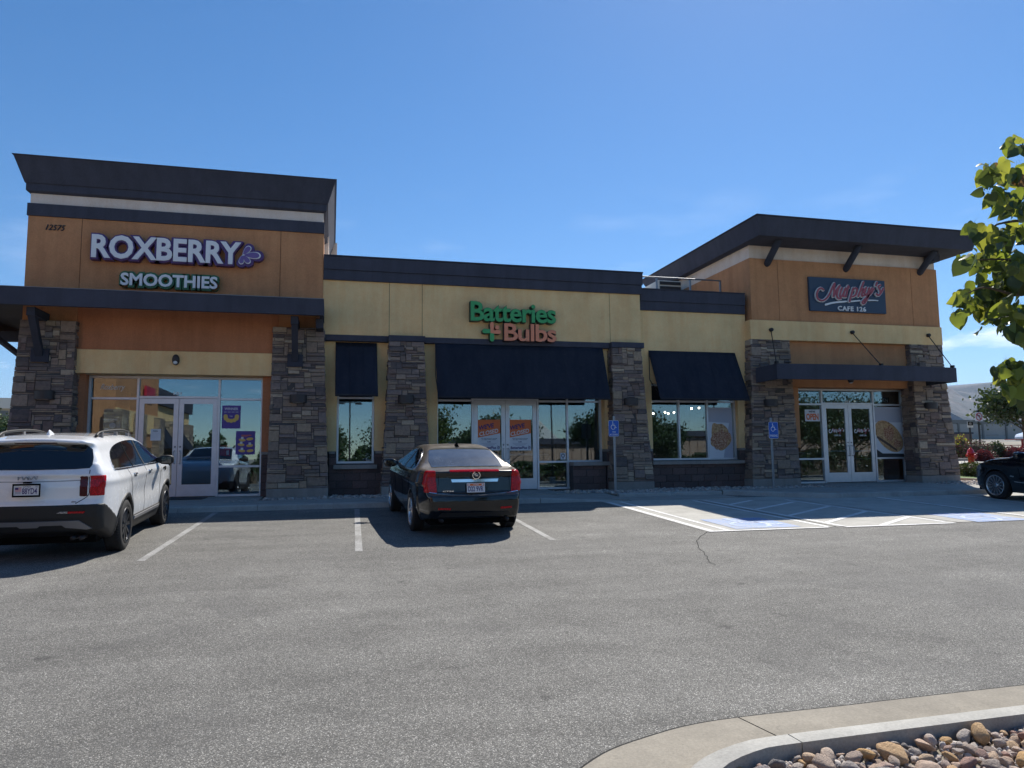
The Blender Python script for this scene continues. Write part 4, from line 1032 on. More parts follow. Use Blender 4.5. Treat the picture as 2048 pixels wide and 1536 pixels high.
MB().box(-w, w, -0.002, -0.0005, h*0.70, h).build('print', 'poster_grey', t)
MB().prism([(-w, 0), (w, 0), (w, h*0.09), (-w*0.5, h*0.10), (-w, h*0.20)], wallfn, -0.002, -0.0005).build('print', 'interior_dark', t)
bagel(t, w*0.02, h*0.43, w*1.15, h*0.235, -0.75, -0.004); blob(t, w*0.02, h*0.50, w*0.52, -0.006, seed=3); blob(t, w*0.55, h*0.28, w*0.34, -0.0062, seed=9)
MB().prism([(-w*0.85, h*0.40), (-w*0.2, h*0.27), (w*0.5, h*0.14), (w*0.56, h*0.165), (-w*0.1, h*0.31), (-w*0.83, h*0.44)], wallfn, -0.0068, -0.006).build('print', 'poster_brown', t)
t, w, h = poster(1416, 1465, 815, 918, GY-0.125, 'poster_grey', 'food_poster', 'large topped pastry food poster in the last pane of the triple window')
MB().prism([(-w, 0), (w, 0), (w, h*0.5), (w*0.75, h*0.70), (-w, h*0.72)], wallfn, -0.002, -0.0005).build('print', 'poster_white', t)
MB().prism([(w*0.2, h*0.02), (w, h*0.02), (w, h*0.7), (w*0.75, h*0.70)], wallfn, -0.0026, -0.0021).build('print', 'poster_grey', t)
blob(t, -w*0.05, h*0.42, w*1.20, -0.004, 'bagel_print', 1.0, 5); blob(t, -w*0.02, h*0.38, w*1.0, -0.006, seed=2); blob(t, -w*0.35, h*0.60, w*0.45, -0.0068, 'bagel_print', 1.2, 8)
t, w, h = poster(1610, 1639.5, 819, 842.5, GY, 'poster_white', 'open_sign', "white paper sign reading WE'RE OPEN left of the cafe doors", 'sign')
tx(t, "WE'RE", -w*0.5, w*0.4, h*0.74, h*0.90, 'print_black', 0.03); tx(t, 'OPEN', -w*0.85, w*0.82, h*0.10, h*0.66, 'poster_orange', 0.04, y=-0.004)
t = thing('neon_sign', 'unlit pale OPEN tube sign in the top left cafe pane', 'sign', tuple(at(1591, 804, GY+0.1)))
tx(t, 'OPEN', 0, at(1616, 800, GY+0.1).x-t.location.x, 0, 0.135, 'neon_tube', -0.012, name='tubing')
t, w, h = poster(1753, 1778, 795, 805.5, GY+0.12, 'gap_black', 'neon_sign', 'black OPEN neon box in the top right cafe pane', 'sign')
tx(t, 'OPEN', -w*0.75, w*0.75, h*0.2, h*0.8, 'neon_tube', -0.01, name='tubing')
for k, (p0, lab) in enumerate(((1658, "small script and CAFE 126 vinyl on the glass of the left cafe door"), (1709, "small script and CAFE 126 vinyl on the glass of the right cafe door"))):
    a = at(p0, 866, 19.8+0.014); b_ = at(p0+31, 866, 19.8+0.014)
    t = thing('glass_lettering', lab, 'lettering', (a.x, a.y, a.z), group='cafe vinyls on the doors'); W_ = b_.x-a.x; s_ = W_/1400
    for q, st in enumerate(strokes):
        m = MB(); ribbon(m, [((u_-330)*s_, (640-v_)*s_) for u_, v_ in st], 60*s_, wallfn, -0.002-0.0001*q, 0, smooth=3, cap=False); m.build('print', 'sign_pink' if q % 2 else 'paper', t)
    tx(t, 'CAFE 126', W_*0.32, W_*0.75, -0.10, -0.05, 'paper', 0.03)
# inside: pendant lamps, tables, counters, flowers on the small window sill
for k, (px, py, D) in enumerate(((1306.5, 827, 22), (1330, 824.5, 22.5), (1336.5, 827, 23), (1348, 825, 24), (1383, 817, 22), (1398, 816, 23), (1422.5, 817.5, 22.5))):
    p = at(px, py, D)
    t = thing('pendant_lamp', ('lowest lit pendant at the left of the triple window', 'second lit pendant from the left behind the triple window', 'third lit pendant from the left, close beside the second', 'lit pendant at the right edge of the first pane of the triple window', 'large lit pendant left in the middle pane of the triple window', 'large lit pendant right in the middle pane of the triple window', 'single lit pendant behind the food poster pane')[k], 'lamp', tuple(p), group='lit pendant lamps inside the cafe')
    MB().lathe([(0.0, -0.035), (0.03, -0.02), (0.035, 0.0), (0.02, 0.03), (0, 0.035)], n=12).build('bulb', 'lamp_glow', t, smooth=True)
    MB().tube([(0, 0, 0.03), (0, 0, 3.29-p.z)], 0.004, 5).build('cord', 'black_metal', t); MB().lathe([(0.012, 0.09), (0.05, 0.03), (0.048, 0.028)], n=12).build('shade', 'bronze_metal', t)
def dining_set(x, y, lab):
    t = thing('dining_table', lab, 'table', (x, y, 0), group='dining tables inside the shops')
    MB().box(-0.35, 0.35, -0.35, 0.35, 0.72, 0.75).build('tabletop', 'brown_stucco', t, bevel=0.005); MB().lathe([(0.03, 0.72), (0.03, 0.03), (0.22, 0.02), (0.22, 0.0)], n=12).build('pedestal', 'black_metal', t)
for x, y, lab in ((-5.2, 1.4, 'small square table inside the left smoothie shop window'), (-2.2, 1.8, 'small square table inside the right smoothie shop window'), (9.8, 1.5, 'square table behind the first pane of the triple window'), (11.2, 1.7, 'square table behind the last pane of the triple window'), (14.7, 1.4, 'square table inside the left cafe window'), (17.6, 1.6, 'square table inside the right cafe window')):
    dining_set(x, y, lab)
for x0, x1, y, lab, mt in ((-5.8, -1.8, 5.2, 'long service counter at the back of the smoothie shop', 'brown_stucco'), (3.4, 7.4, 4.6, 'empty service counter at the back of the closed shop', 'interior_wall'), (13.4, 18.2, 5.0, 'long service counter at the back of the cafe', 'brown_stucco')):
    t = thing('counter', lab, 'counter', ((x0+x1)/2, y, 0)); w = (x1-x0)/2
    MB().box(-w, w, 0, 0.6, 0, 0.95).build('base', mt, t); MB().box(-w-0.03, w+0.03, -0.05, 0.65, 0.953, 1.0).build('worktop', 'pale_roof', t)
for k, (px, c1, lab) in enumerate(((684, 'sign_orange', 'orange silk flower arrangement at the left of the small window'), (737, 'paper', 'white silk flower arrangement at the right of the small window'))):
    p = at(px, 923, 19.95); t = thing('flower_arrangement', lab, 'flowers', (p.x, 0.12, 0.8))
    MB().lathe([(0.0, 0), (0.05, 0.0), (0.075, 0.08), (0.07, 0.1)], n=12).build('pot', 'paper', t, smooth=True)
    for q in range(9):
        a = q*2.4; m = MB(); m.lathe([(0.0, -0.02), (0.035, 0.0), (0.03, 0.015), (0, 0.02)], (0.10*math.cos(a)*(0.5+0.06*q), 0.05*math.sin(a), 0.14+0.015*q), n=7); m.build('flower', c1 if q % 3 else 'leaf_dark', t, smooth=True)
bx('window_stool', 'concrete_base', 0.13, 1.11, 0.0, 0.3, 0.76, 0.80)
# ================================================================== ground
def sheet(name, pts, mat, zf, lift=0.0, thick=0.0, kind='structure', parent=None, sub=None):
    """flat polygon laid on the ground function zf(x, y)"""
    tri = tessellate_polygon([[Vector((p[0], p[1], 0)) for p in pts]]); mb = MB()
    n = len(pts); vs = [(p[0], p[1], zf(p[0], p[1])+lift) for p in pts]
    if thick:
        mb.add(vs+[(x, y, z-thick) for x, y, z in vs], [tuple(t) for t in tri]+[tuple(i+n for i in reversed(t)) for t in tri]+[(i, (i+1) % n, (i+1) % n+n, i+n) for i in range(n)])
    else: mb.add(vs, [tuple(t) for t in tri])
    o = mb.build(name, mat, parent)
    if kind: o['kind'] = kind
    return o
zlot = lambda x, y: gz(y)
# parking lot: a gently tilted sheet that rolls off level far behind the camera
def lotz(y): return gz(y) if y > -30 else gz(-30)+(y+30)*0.012
m = MB(); ys = [-90, -60, -45, -36, -30, -24, -18, -12, -8, -5, -3.4, -2.2]; xs = [-60, -30, -12, 0, 12, 24, 40, 60]
vs = [(x, y, lotz(y)) for y in ys for x in xs]; nx = len(xs)
m.add(vs, [(j*nx+i, j*nx+i+1, (j+1)*nx+i+1, (j+1)*nx+i) for j in range(len(ys)-1) for i in range(nx-1)])
tag(m.build('parking_lot', 'asphalt'), kind='structure')
# country beyond: level ground behind the shops out to the horizon
m = MB(); m.add([(-9000, -2.0, -0.16), (9000, -2.0, -0.16), (9000, 9000, -0.16), (-9000, 9000, -0.16)], [(0, 1, 2, 3)])
m.add([(-9000, -9000, -2.6), (9000, -9000, -2.6), (9000, -90, -2.6), (-9000, -90, -2.6)], [(0, 1, 2, 3)])
m.add([(-9000, -90, -2.6), (-60, -90, -2.6), (-60, -2.0, -0.16), (-9000, -2.0, -0.16)], [(0, 1, 2, 3)]); m.add([(60, -90, -2.6), (9000, -90, -2.6), (9000, -2.0, -0.16), (60, -2.0, -0.16)], [(0, 1, 2, 3)])
tag(m.build('ground', 'dry_ground'), kind='structure')

# --- kerbs and walks in front of the shops
def kerb(name, pts, h, w, zf, mat='concrete_kerb', seg=1.52, taper=None, side=1):
    """kerb stones along a polyline; face on the lot side, rounded nose; split into poured lengths by joints"""
    P = [Vector((p[0], p[1], 0)) for p in pts]; Ls = [0]
    for a, b_ in zip(P, P[1:]): Ls.append(Ls[-1]+(b_-a).length)
    root = bpy.data.objects.new(name, None); COL.objects.link(root); root['kind'] = 'structure'
    def pt(s):
        s = min(max(s, 0), Ls[-1])
        for i in range(len(P)-1):
            if s <= Ls[i+1]+1e-6:
                t = (s-Ls[i])/(Ls[i+1]-Ls[i]); d = (P[i+1]-P[i]).normalized(); return P[i].lerp(P[i+1], t), d
        return P[-1], (P[-1]-P[-2]).normalized()
    nseg = max(1, round(Ls[-1]/seg)); L = Ls[-1]/nseg
    for k in range(nseg):
        s0, s1 = k*L+0.004, (k+1)*L-0.004; n = max(1, int(L/0.12)); vs = []
        for q in range(n+1):
            s = s0+(s1-s0)*q/n; p, d = pt(s); nn = Vector((-d.y, d.x, 0))*side; hh = h if taper is None else h*taper(s/Ls[-1])
            zb = zf(p.x, p.y)
            for o_, z in ((0.0, -0.25), (0.0, max(0.001, hh-0.035)), (0.012, max(0.002, hh-0.012)), (0.035, hh), (w, hh), (w, -0.25)):
                c = p+nn*(o_+0.02*(1 if z > 0.02 else 0)); vs.append((c.x, c.y, zb+z))
        m = MB(); fs = [(q*6+j, q*6+6+j, q*6+7+j, q*6+1+j) for q in range(n) for j in range(5)]+[(0, 1, 2, 3, 4, 5), tuple(range(n*6+5, n*6-1, -1))]
        sharp(m.add(vs, fs).build('kerb_stone', mat, root), 50)
    return root
WZ = -0.030
walkz = lambda x, y: WZ
k1 = kerb('kerb', [(-14, -3.53), (4.75, -3.53)], 0.125, 0.16, zlot, taper=None)
k1b = kerb('kerb', [(4.76, -3.53), (7.0, -3.53)], 0.125, 0.16, zlot, taper=lambda t: max(0.03, 1-t*1.05))
k2 = kerb('kerb', [(7.05, -2.72), (9.95, -2.70)], 0.10, 0.14, zlot)
k3 = kerb('kerb', [(9.95, -2.72), (10.7, -3.3), (11.4, -3.85), (12.1, -4.18), (13.0, -4.20), (17.3, -4.17), (18.6, -3.7), (19.6, -2.9), (20.3, -1.8), (20.6, 0), (20.7, 8)], 0.13, 0.15, zlot if False else (lambda x, y: gz(max(min(y, -1.5), -4.3))), taper=lambda t: 1.0)
# left walk, in slabs
def slab(x0, x1, y0, y1, z0=WZ, z1=WZ, mat='concrete_walk', root=None):
    g = 0.004
    MB().hexa([(x0+g, y0, z0-0.12), (x1-g, y0, z0-0.12), (x1-g, y1, z1-0.12), (x0+g, y1, z1-0.12), (x0+g, y0, z0), (x1-g, y0, z0), (x1-g, y1, z1), (x0+g, y1, z1)]).build('paving_slab', mat, root)
walk = tag(bpy.data.objects.new('walkway', None), kind='structure'); COL.objects.link(walk)
x = -14.0
while x < 4.7:
    x1 = min(x+1.52, 4.75); slab(x, x1, -3.345, -1.80, gz(-3.5)+0.125, WZ+0.002, root=walk); x = x1
for a, b_ in ((-6.0, -4.75), (-4.75, -3.3), (-3.3, -1.65)): slab(a, b_, -1.80, 0.0, WZ+0.002, -0.002, root=walk)
for a, b_ in ((2.75, 4.2), (4.2, 5.95)): slab(a, b_, -1.80, 0.0, WZ+0.002, -0.002, root=walk)
# ramp down to the accessible bays
slab(4.75, 7.04, -3.36, -1.1, gz(-3.4)+0.03, WZ, root=walk)
MB().hexa([(7.05, -3.55, gz(-3.5)-0.1), (9.9, -3.55, gz(-3.5)-0.1), (9.9, -2.73, gz(-2.7)-0.1), (7.05, -2.73, gz(-2.7)-0.1), (7.05, -3.55, gz(-3.5)+0.012), (9.9, -3.55, gz(-3.5)+0.012), (9.9, -2.73, gz(-2.7)+0.012), (7.05, -2.73, gz(-2.7)+0.012)]).build('paving_slab', 'concrete_walk', walk)
# right walk follows its kerb
for (xa, ya, xb, yb) in ((10.1, -2.75, 11.4, -3.65), (11.4, -3.65, 12.9, -4.02), (12.9, -4.02, 14.4, -4.02), (14.4, -4.02, 15.9, -4.01), (15.9, -4.01, 17.3, -4.0), (17.3, -4.0, 18.5, -3.55), (18.5, -3.55, 19.5, -2.75)):
    g = 0.004; za, zb_ = gz(ya)+0.128, gz(yb)+0.128
    yt = -1.75
    MB().hexa([(xa+g, ya, za-0.12), (xb-g, yb, zb_-0.12), (xb-g, yt, WZ-0.12), (xa+g, yt, WZ-0.12), (xa+g, ya, za), (xb-g, yb, zb_), (xb-g, yt, WZ+0.002), (xa+g, yt, WZ+0.002)]).build('paving_slab', 'concrete_walk', walk)
for a, b_ in ((14.3, 15.7), (15.7, 17.1), (17.1, 18.0)): slab(a, b_, -1.75, 0.0, WZ+0.002, -0.002, root=walk)
MB().box(-4.9, -3.0, -1.0, -0.15, -0.010, 0.008).build('door_mat', 'interior_dark', walk)
# stony bed surface under the loose rocks
bed = tag(MB().box(-14, -6.02, -1.79, -0.2, -0.15, -0.055).box(-1.63, 2.73, -1.79, 0.0, -0.15, -0.055).box(5.97, 14.28, -1.74, 0, -0.15, -0.055).box(7.06, 10.09, -2.58, -1.741, -0.15, -0.06).box(18.02, 20.4, -2.6, 0.0, -0.15, -0.055).build('planting_bed', 'dry_ground'), kind='structure')

# --- accessible bays: concrete pad, joints and paint
sheet('concrete_pad', [(6.27, -8.47), (30, -8.72), (30, -3.6), (17.3, -4.15), (12.1, -4.17), (10.8, -3.45), (9.9, -3.5), (6.25, -3.55)], 'concrete_pad', zlot, 0.005)
def strip(a, b_, w, mat, name='road_marking', lift=0.009):
    d = Vector((b_[0]-a[0], b_[1]-a[1], 0)).normalized(); n = Vector((-d.y, d.x, 0))*w/2
    return sheet(name, [(a[0]-n.x, a[1]-n.y), (b_[0]-n.x, b_[1]-n.y), (b_[0]+n.x, b_[1]+n.y), (a[0]+n.x, a[1]+n.y)], mat, zlot, lift)
strip((6.34, -3.75), (6.36, -8.44), 0.12, 'paint_white'); strip((6.66, -3.75), (6.68, -8.46), 0.09, 'paint_white')
strip((6.28, -8.50), (8.62, -8.55), 0.08, 'paint_white', lift=0.010)
strip((8.46, -3.9), (8.66, -8.5), 0.10, 'paint_white'); strip((8.60, -3.9), (8.82, -8.5), 0.025, 'gap_black', 'pavement_joint'); strip((8.76, -3.9), (8.98, -8.5), 0.10, 'paint_white')
strip((10.74, -4.25), (11.24, -8.45), 0.10, 'paint_white'); strip((11.0, -4.25), (11.45, -8.6), 0.02, 'gap_black', 'pavement_joint')
strip((8.95, -8.58), (11.3, -8.62), 0.10, 'paint_white', lift=0.010)
for a, b_ in (((8.76, -4.96), (9.85, -4.2)), ((8.78, -5.94), (10.66, -4.72)), ((8.84, -7.02), (10.84, -5.72)), ((8.95, -8.05), (10.98, -6.7)), ((9.75, -8.55), (11.08, -7.72))): strip(a, b_, 0.11, 'paint_white', lift=0.0105)
strip((13.2, -4.3), (13.42, -8.5), 0.02, 'gap_black', 'pavement_joint'); strip((13.36, -4.3), (13.58, -8.5), 0.10, 'paint_white')
strip((15.9, -4.3), (15.6, -8.5), 0.10, 'paint_white')
# blue wheelchair emblems
def isa_strokes():
    return [([(0.40, 0.97), (0.40, 0.90)], 0.12), ([(0.40, 0.82), (0.42, 0.55), (0.66, 0.55)], 0.085), ([(0.42, 0.70), (0.62, 0.70)], 0.06), ([(0.66, 0.55), (0.78, 0.26), (0.90, 0.30)], 0.085),
            ([(0.37, 0.62), (0.20, 0.48), (0.17, 0.28), (0.32, 0.10), (0.52, 0.08), (0.66, 0.22), (0.68, 0.30)], 0.07)]
def ground_emblem(cx, cy, s):
    blue = sheet('road_marking', [(cx-s*0.52, cy-s*0.52), (cx+s*0.52, cy-s*0.52), (cx+s*0.52, cy+s*0.52), (cx-s*0.52, cy+s*0.52)], 'paint_blue', zlot, 0.0095)
    m = MB()
    for st, w in isa_strokes():
        ribbon(m, [(cx-s*0.5+u*s, cy-s*0.5+v*s) for u, v in st], w*s, lambda u, v, d: (u, v, gz(v)+0.0125+d), 0, 0.0004, smooth=0 if len(st) < 5 else 4)
    tag(m.build('road_marking', 'paint_emblem'), kind='structure')
ground_emblem(7.55, -7.72, 1.25); ground_emblem(12.45, -8.0, 1.2)
# faded bay lines on the asphalt
for a, b_ in (((-2.31, -3.62), (-2.46, -9.05)), ((0.56, -3.68), (0.41, -9.0)), ((3.50, -3.7), (3.44, -8.7)), ((-5.15, -3.65), (-5.25, -9.0)), ((-8.0, -3.65), (-8.1, -9.0))): strip(a, b_, 0.105, 'paint_faded', lift=0.004)
# crack wandering out from the corner of the pad
cp = [(6.26, -8.5), (5.93, -8.88), (5.62, -9.32), (5.38, -9.79), (5.28, -10.07), (5.14, -10.45), (5.0, -10.73), (4.92, -11.0), (4.9, -11.24)]
pp = []
random.seed(11)
for a, b_ in zip(cp, cp[1:]):
    for t in (0, 0.33, 0.66): pp.append((a[0]+(b_[0]-a[0])*t+random.uniform(-0.02, 0.02), a[1]+(b_[1]-a[1])*t))
m = MB(); ribbon(m, pp, [0.014, 0.008], lambda u, v, d: (u, v, gz(v)+0.0042+d), 0, 0.0003, smooth=0, cap=False); tag(m.build('pavement_crack', 'crack_fill'), kind='structure')

# --- kerbed island at the lower right
face = catmull([Vector((p[0], p[1], 0)) for p in [(0.95, -18.6), (1.02, -17.9), (1.22, -17.2), (1.50, -16.62), (1.80, -16.28), (2.15, -16.12), (2.47, -16.09), (3.4, -16.08), (4.2, -16.075), (9, -16.05), (16, -16.0)]], 5)
outer = catmull([Vector((p[0], p[1], 0)) for p in [(0.50, -18.7), (0.58, -17.9), (0.78, -17.0), (1.08, -16.28), (1.42, -15.92), (1.80, -15.74), (2.32, -15.62), (3.3, -15.61), (4.2, -15.60), (9, -15.58), (16, -15.5)]], 5)
gut = tag(bpy.data.objects.new('gutter', None), kind='structure'); COL.objects.link(gut)
cuts = [0, 10, 31, len(outer)-1]
for a, b_ in zip(cuts, cuts[1:]):
    vs = []; 
    for i in range(a, b_+1):
        for p in (outer[i], face[i]): vs.append(p)
    n = b_-a+1; d0 = (outer[a+1]-outer[a]).normalized()*0.006; d1 = (outer[b_]-outer[b_-1]).normalized()*0.006
    vs[0] = vs[0]+d0; vs[1] = vs[1]+d0; vs[-1] = vs[-1]-d1; vs[-2] = vs[-2]-d1
    V = [(p.x, p.y, gz(p.y)+0.012-(0.008 if k % 2 else 0)) for k, p in enumerate(vs)]; V2 = [(x, y, z-0.1) for x, y, z in V]; N = len(V)
    MB().add(V+V2, [(2*i, 2*i+2, 2*i+3, 2*i+1) for i in range(n-1)]+[(2*i, 2*i+N, 2*i+2+N, 2*i+2) for i in range(n-1)]+[(0, 1, 1+N, N), (N-2, N-1, 2*N-1, 2*N-2)]).build('gutter_pan', 'concrete_gutter', gut)
for part_ in (face[:11], face[10:31], face[30:]): kerb('kerb', [(p.x, p.y) for p in part_], 0.125, 0.155, lambda x, y: gz(y), side=-1, seg=40)
sheet('island_bed', [(1.2, -18.6), (1.4, -17.3), (1.75, -16.6), (2.2, -16.29), (3, -16.26), (16, -16.2), (16, -24), (1.2, -24)], 'dry_ground', lambda x, y: gz(y)+0.036, 0)
sheet('asphalt_lip', [(p.x-0.0, p.y+0.03) for p in outer[::-1]]+[(p.x, p.y-0.02) for p in outer], 'crack_fill', zlot, 0.003)

# --- loose rocks
def rock_mesh(seed, sub, flat):
    bm = bmesh.new(); bmesh.ops.create_icosphere(bm, subdivisions=sub, radius=1)
    rs = random.Random(seed); cuts_ = [(Vector((rs.gauss(0, 1), rs.gauss(0, 1), rs.gauss(0, 1))).normalized(), rs.uniform(0.58, 0.9)) for _ in range(12)]
    for v in bm.verts:
        p = v.co.copy()
        for n_, d in cuts_:
            q = p.dot(n_)
            if q > d: p -= n_*(q-d)*0.85
        p *= 1+0.10*noise.noise(p*1.6+Vector((seed*3.1, 0, 0)))+0.035*noise.noise(p*5+Vector((0, seed*2.3, 0)))
        v.co = Vector((p.x, p.y*0.8, p.z*flat))
    me = bpy.data.meshes.new('rock'); bm.to_mesh(me); bm.free(); me.polygons.foreach_set('use_smooth', [True]*len(me.polygons)); return me
rocks = [rock_mesh(i, 3, 0.45+0.05*(i % 4)) for i in range(9)]
for r_ in rocks: r_.materials.append(M('river_rock'))
isl = tag(bpy.data.objects.new('rock_bed', None), kind='structure'); COL.objects.link(isl)
random.seed(5); cand = []
def inside(x, y):   # behind the kerb back face
    best = min(face, key=lambda p: (p.x-x)**2+(p.y-y)**2); i = face.index(best); d = (face[min(i+1, len(face)-1)]-face[max(i-1, 0)]).normalized(); return (Vector((x, y, 0))-best).dot(Vector((d.y, -d.x, 0)))
tries = 0; placed = []
while tries < 16000:
    tries += 1; x, y = random.uniform(1.5, 7.5), random.uniform(-18.3, -16.2)
    r_ = random.choice((0.03, 0.036, 0.042, 0.05, 0.058, 0.066, 0.075)); 
    if tries < 260: r_ = random.uniform(0.065, 0.095)
    dd = inside(x, y)
    if dd < 0.165+r_*0.95: continue
    if any((x-a)**2+(y-b_)**2 < ((r_+c)*0.66)**2 for a, b_, c, _ in placed): continue
    placed.append((x, y, r_, 0))
def view(x, y, z):
    v = Vector((x, y, z))-CAM; zc = v.dot(_fw)
    return (1024+F_PX*v.dot(_rt)/zc, 768-F_PX*v.dot(_up)/zc, zc) if zc > 0.1 else (9999, 9999, 1)
sc = []
for (x, y, r_, _) in placed:
    px, py, zc = view(x, y, gz(y)+0.04)
    if -100 < px < 2250 and py < 1750: sc.append((r_/zc*(3 if (px < 2070 and py < 1560) else 1), x, y, r_))
sc.sort(reverse=True)
dg_pts = []
for i, (w, x, y, r_) in enumerate(sc):
    loc = Vector((x, y, gz(y)+0.040+r_*0.40+random.uniform(0, 0.026))); rot = (random.uniform(-0.5, 0.5), random.uniform(-0.5, 0.5), random.uniform(0, 6.3)); scl = (r_*random.uniform(0.9, 1.3), r_*random.uniform(0.85, 1.15), r_*random.uniform(0.85, 1.2))
    if i < 300:
        o = bpy.data.objects.new('rock', rocks[random.randrange(9)]); COL.objects.link(o); o.location = loc; o.rotation_euler = rot; o.scale = scl; o.parent = isl
    else: dg_pts.append((loc, rot, scl))
def rock_pile(name, items, sub, parent=None, seed=1):
    base = []
    for i in range(7):
        me = rock_mesh(i+seed*20, sub, 0.5); base.append((np.array([v.co[:] for v in me.vertices]), np.array([p.vertices[:] for p in me.polygons]))); bpy.data.meshes.remove(me)
    V = []; Fc = []; T = []; n = 0; rr = random.Random(seed)
    for loc, rot, scl in items:
        v, f = base[rr.randrange(7)]; Mx = Matrix.LocRotScale(Vector(loc), __import__('mathutils').Euler(rot), Vector(scl)); A = np.array(Mx)
        V.append(v@A[:3, :3].T+A[:3, 3]); Fc.append(f+n); n += len(v); T.append(np.full(len(v), rr.random()))
    V = np.concatenate(V); Fc = np.concatenate(Fc); T = np.concatenate(T).astype(np.float32)
    me = bpy.data.meshes.new(name); me.vertices.add(len(V)); me.vertices.foreach_set('co', V.ravel()); me.loops.add(Fc.size); me.loops.foreach_set('vertex_index', Fc.ravel().astype(np.int32))
    me.polygons.add(len(Fc)); me.polygons.foreach_set('loop_start', np.arange(0, Fc.size, 3, dtype=np.int32)); me.polygons.foreach_set('loop_total', np.full(len(Fc), 3, dtype=np.int32)); me.polygons.foreach_set('use_smooth', [True]*len(Fc)); me.update()
    a = me.attributes.new('tone', 'FLOAT', 'POINT'); a.data.foreach_set('value', T); me.materials.append(M('gravel_rock'))
    o = bpy.data.objects.new(name, me); COL.objects.link(o); o.parent = parent; o['kind'] = 'stuff'; return o
# small stones filling the gaps between the big ones, and the rest of the bed
for _ in range(6500):
    x, y = random.uniform(1.45, 6.0), random.uniform(-17.9, -16.25); r_ = random.uniform(0.014, 0.032)
    if inside(x, y) > 0.17+r_: dg_pts.append((Vector((x, y, gz(y)+0.040+r_*0.3)), (random.random()*3, random.random()*3, random.random()*6), (r_*1.2, r_, r_)))
rock_pile('small_rocks', dg_pts, 2, isl, 3)
items = []
random.seed(21)
def scatter(x0, x1, y0, y1, n, z, rmin=0.025, rmax=0.07, skip=lambda x, y: False):
    for _ in range(n):
        x, y = random.uniform(x0, x1), random.uniform(y0, y1)
        if skip(x, y): continue
        r_ = random.uniform(rmin, rmax)**1.0; items.append((Vector((x, y, z+r_*0.25)), (random.uniform(-.6, .6), random.uniform(-.6, .6), random.random()*6.3), (r_*1.2, r_, r_*random.uniform(0.8, 1.2))))
scatter(-1.6, 2.72, -1.78, -0.35, 620, -0.05); scatter(6.0, 14.25, -1.72, -0.35, 1150, -0.05); scatter(7.1, 10.0, -2.5, -1.7, 330, -0.055); scatter(18.05, 20.3, -2.6, -0.4, 420, -0.05); scatter(-9, -6.1, -1.7, -0.9, 200, -0.05); scatter(19.8, 20.5, -0.5, 3, 260, -0.05)
# a few strays spilled over the walk edge
scatter(-2.4, -1.5, -2.0, -1.2, 60, -0.035, 0.015, 0.035); scatter(13.9, 15.2, -2.1, -1.0, 60, -0.035, 0.015, 0.035); scatter(5.2, 6.0, -1.9, -0.9, 30, -0.035, 0.015, 0.03)
rock_pile('loose_rocks', items, 1, None, 9)

# ------------------------------------------------------------------ accessible-parking signs
def hc_sign(px, base, D, pt, pb, lines, label, lean=0.0):
    x, y = base
    zt_, zb_ = at(px, pt, 19.8+y).z, at(px, pb, 19.8+y).z
    t = thing('parking_sign', label, 'sign', (x, y, -0.05), group='blue accessible parking signs on posts')
    top = zt_+0.12+0.05
    m = MB(); m.box(-0.028, 0.028, -0.006, 0.0, 0, top); m.box(-0.032, -0.024, -0.03, -0.006, 0, top).box(0.024, 0.032, -0.03, -0.006, 0, top); m.build('post', 'steel_galv', t)
    x0 = at(px, (pt+pb)/2, 19.8+y).x-x; w = 0.152; z0, z1 = zb_+0.05, zt_+0.05; h = z1-z0
    def rr(w_, z0_, z1_, r_=0.035): return [(x0+sx*(w_-r_)+r_*math.cos(a), (z1_-r_ if sz > 0 else z0_+r_)+r_*math.sin(a)) for sx, sz, a0 in ((1, 1, 0), (-1, 1, 90), (-1, -1, 180), (1, -1, 270)) for a in (R(a0+q*30) for q in range(4))]
    MB().prism(rr(w, z0, z1), wallfn, -0.036, -0.032).build('plate', 'print_white', t)
    MB().prism(rr(w-0.008, z0+0.008, z1-0.008, 0.03), wallfn, -0.0385, -0.0365).build('face', 'sign_blue', t)
    m = MB(); s_ = 0.215
    for k, (st, lw) in enumerate(isa_strokes()): ribbon(m, [(x0-s_*0.53+u*s_, z0+h*0.40+v*s_*1.10) for u, v in st], lw*s_, wallfn, -0.0405-0.0002*k, -0.039, smooth=0 if len(st) < 5 else 4)
    m.build('wheelchair_emblem', 'print_white', t)
    for k, (s2, ww, zz0, zz1) in enumerate(lines): text_flat(s2, x0-w*ww, x0+w*ww, z0+h*zz0, z0+h*zz1, -0.0405, -0.039, 'print', 'print_white', t, 0.02)
    return t
hc_sign(1226.5, (7.63, -1.05), 0, 841, 873, (('VAN', 0.34, 0.235, 0.325), ('ACCESSIBLE', 0.82, 0.07, 0.17)), 'blue wheelchair sign reading VAN ACCESSIBLE on a steel post, right of the long awning')
hc_sign(1545.5, (12.20, -1.62), 0, 844, 877, (('PARKING', 0.78, 0.10, 0.24),), 'blue wheelchair sign reading PARKING on a steel post, left of the cafe doors')
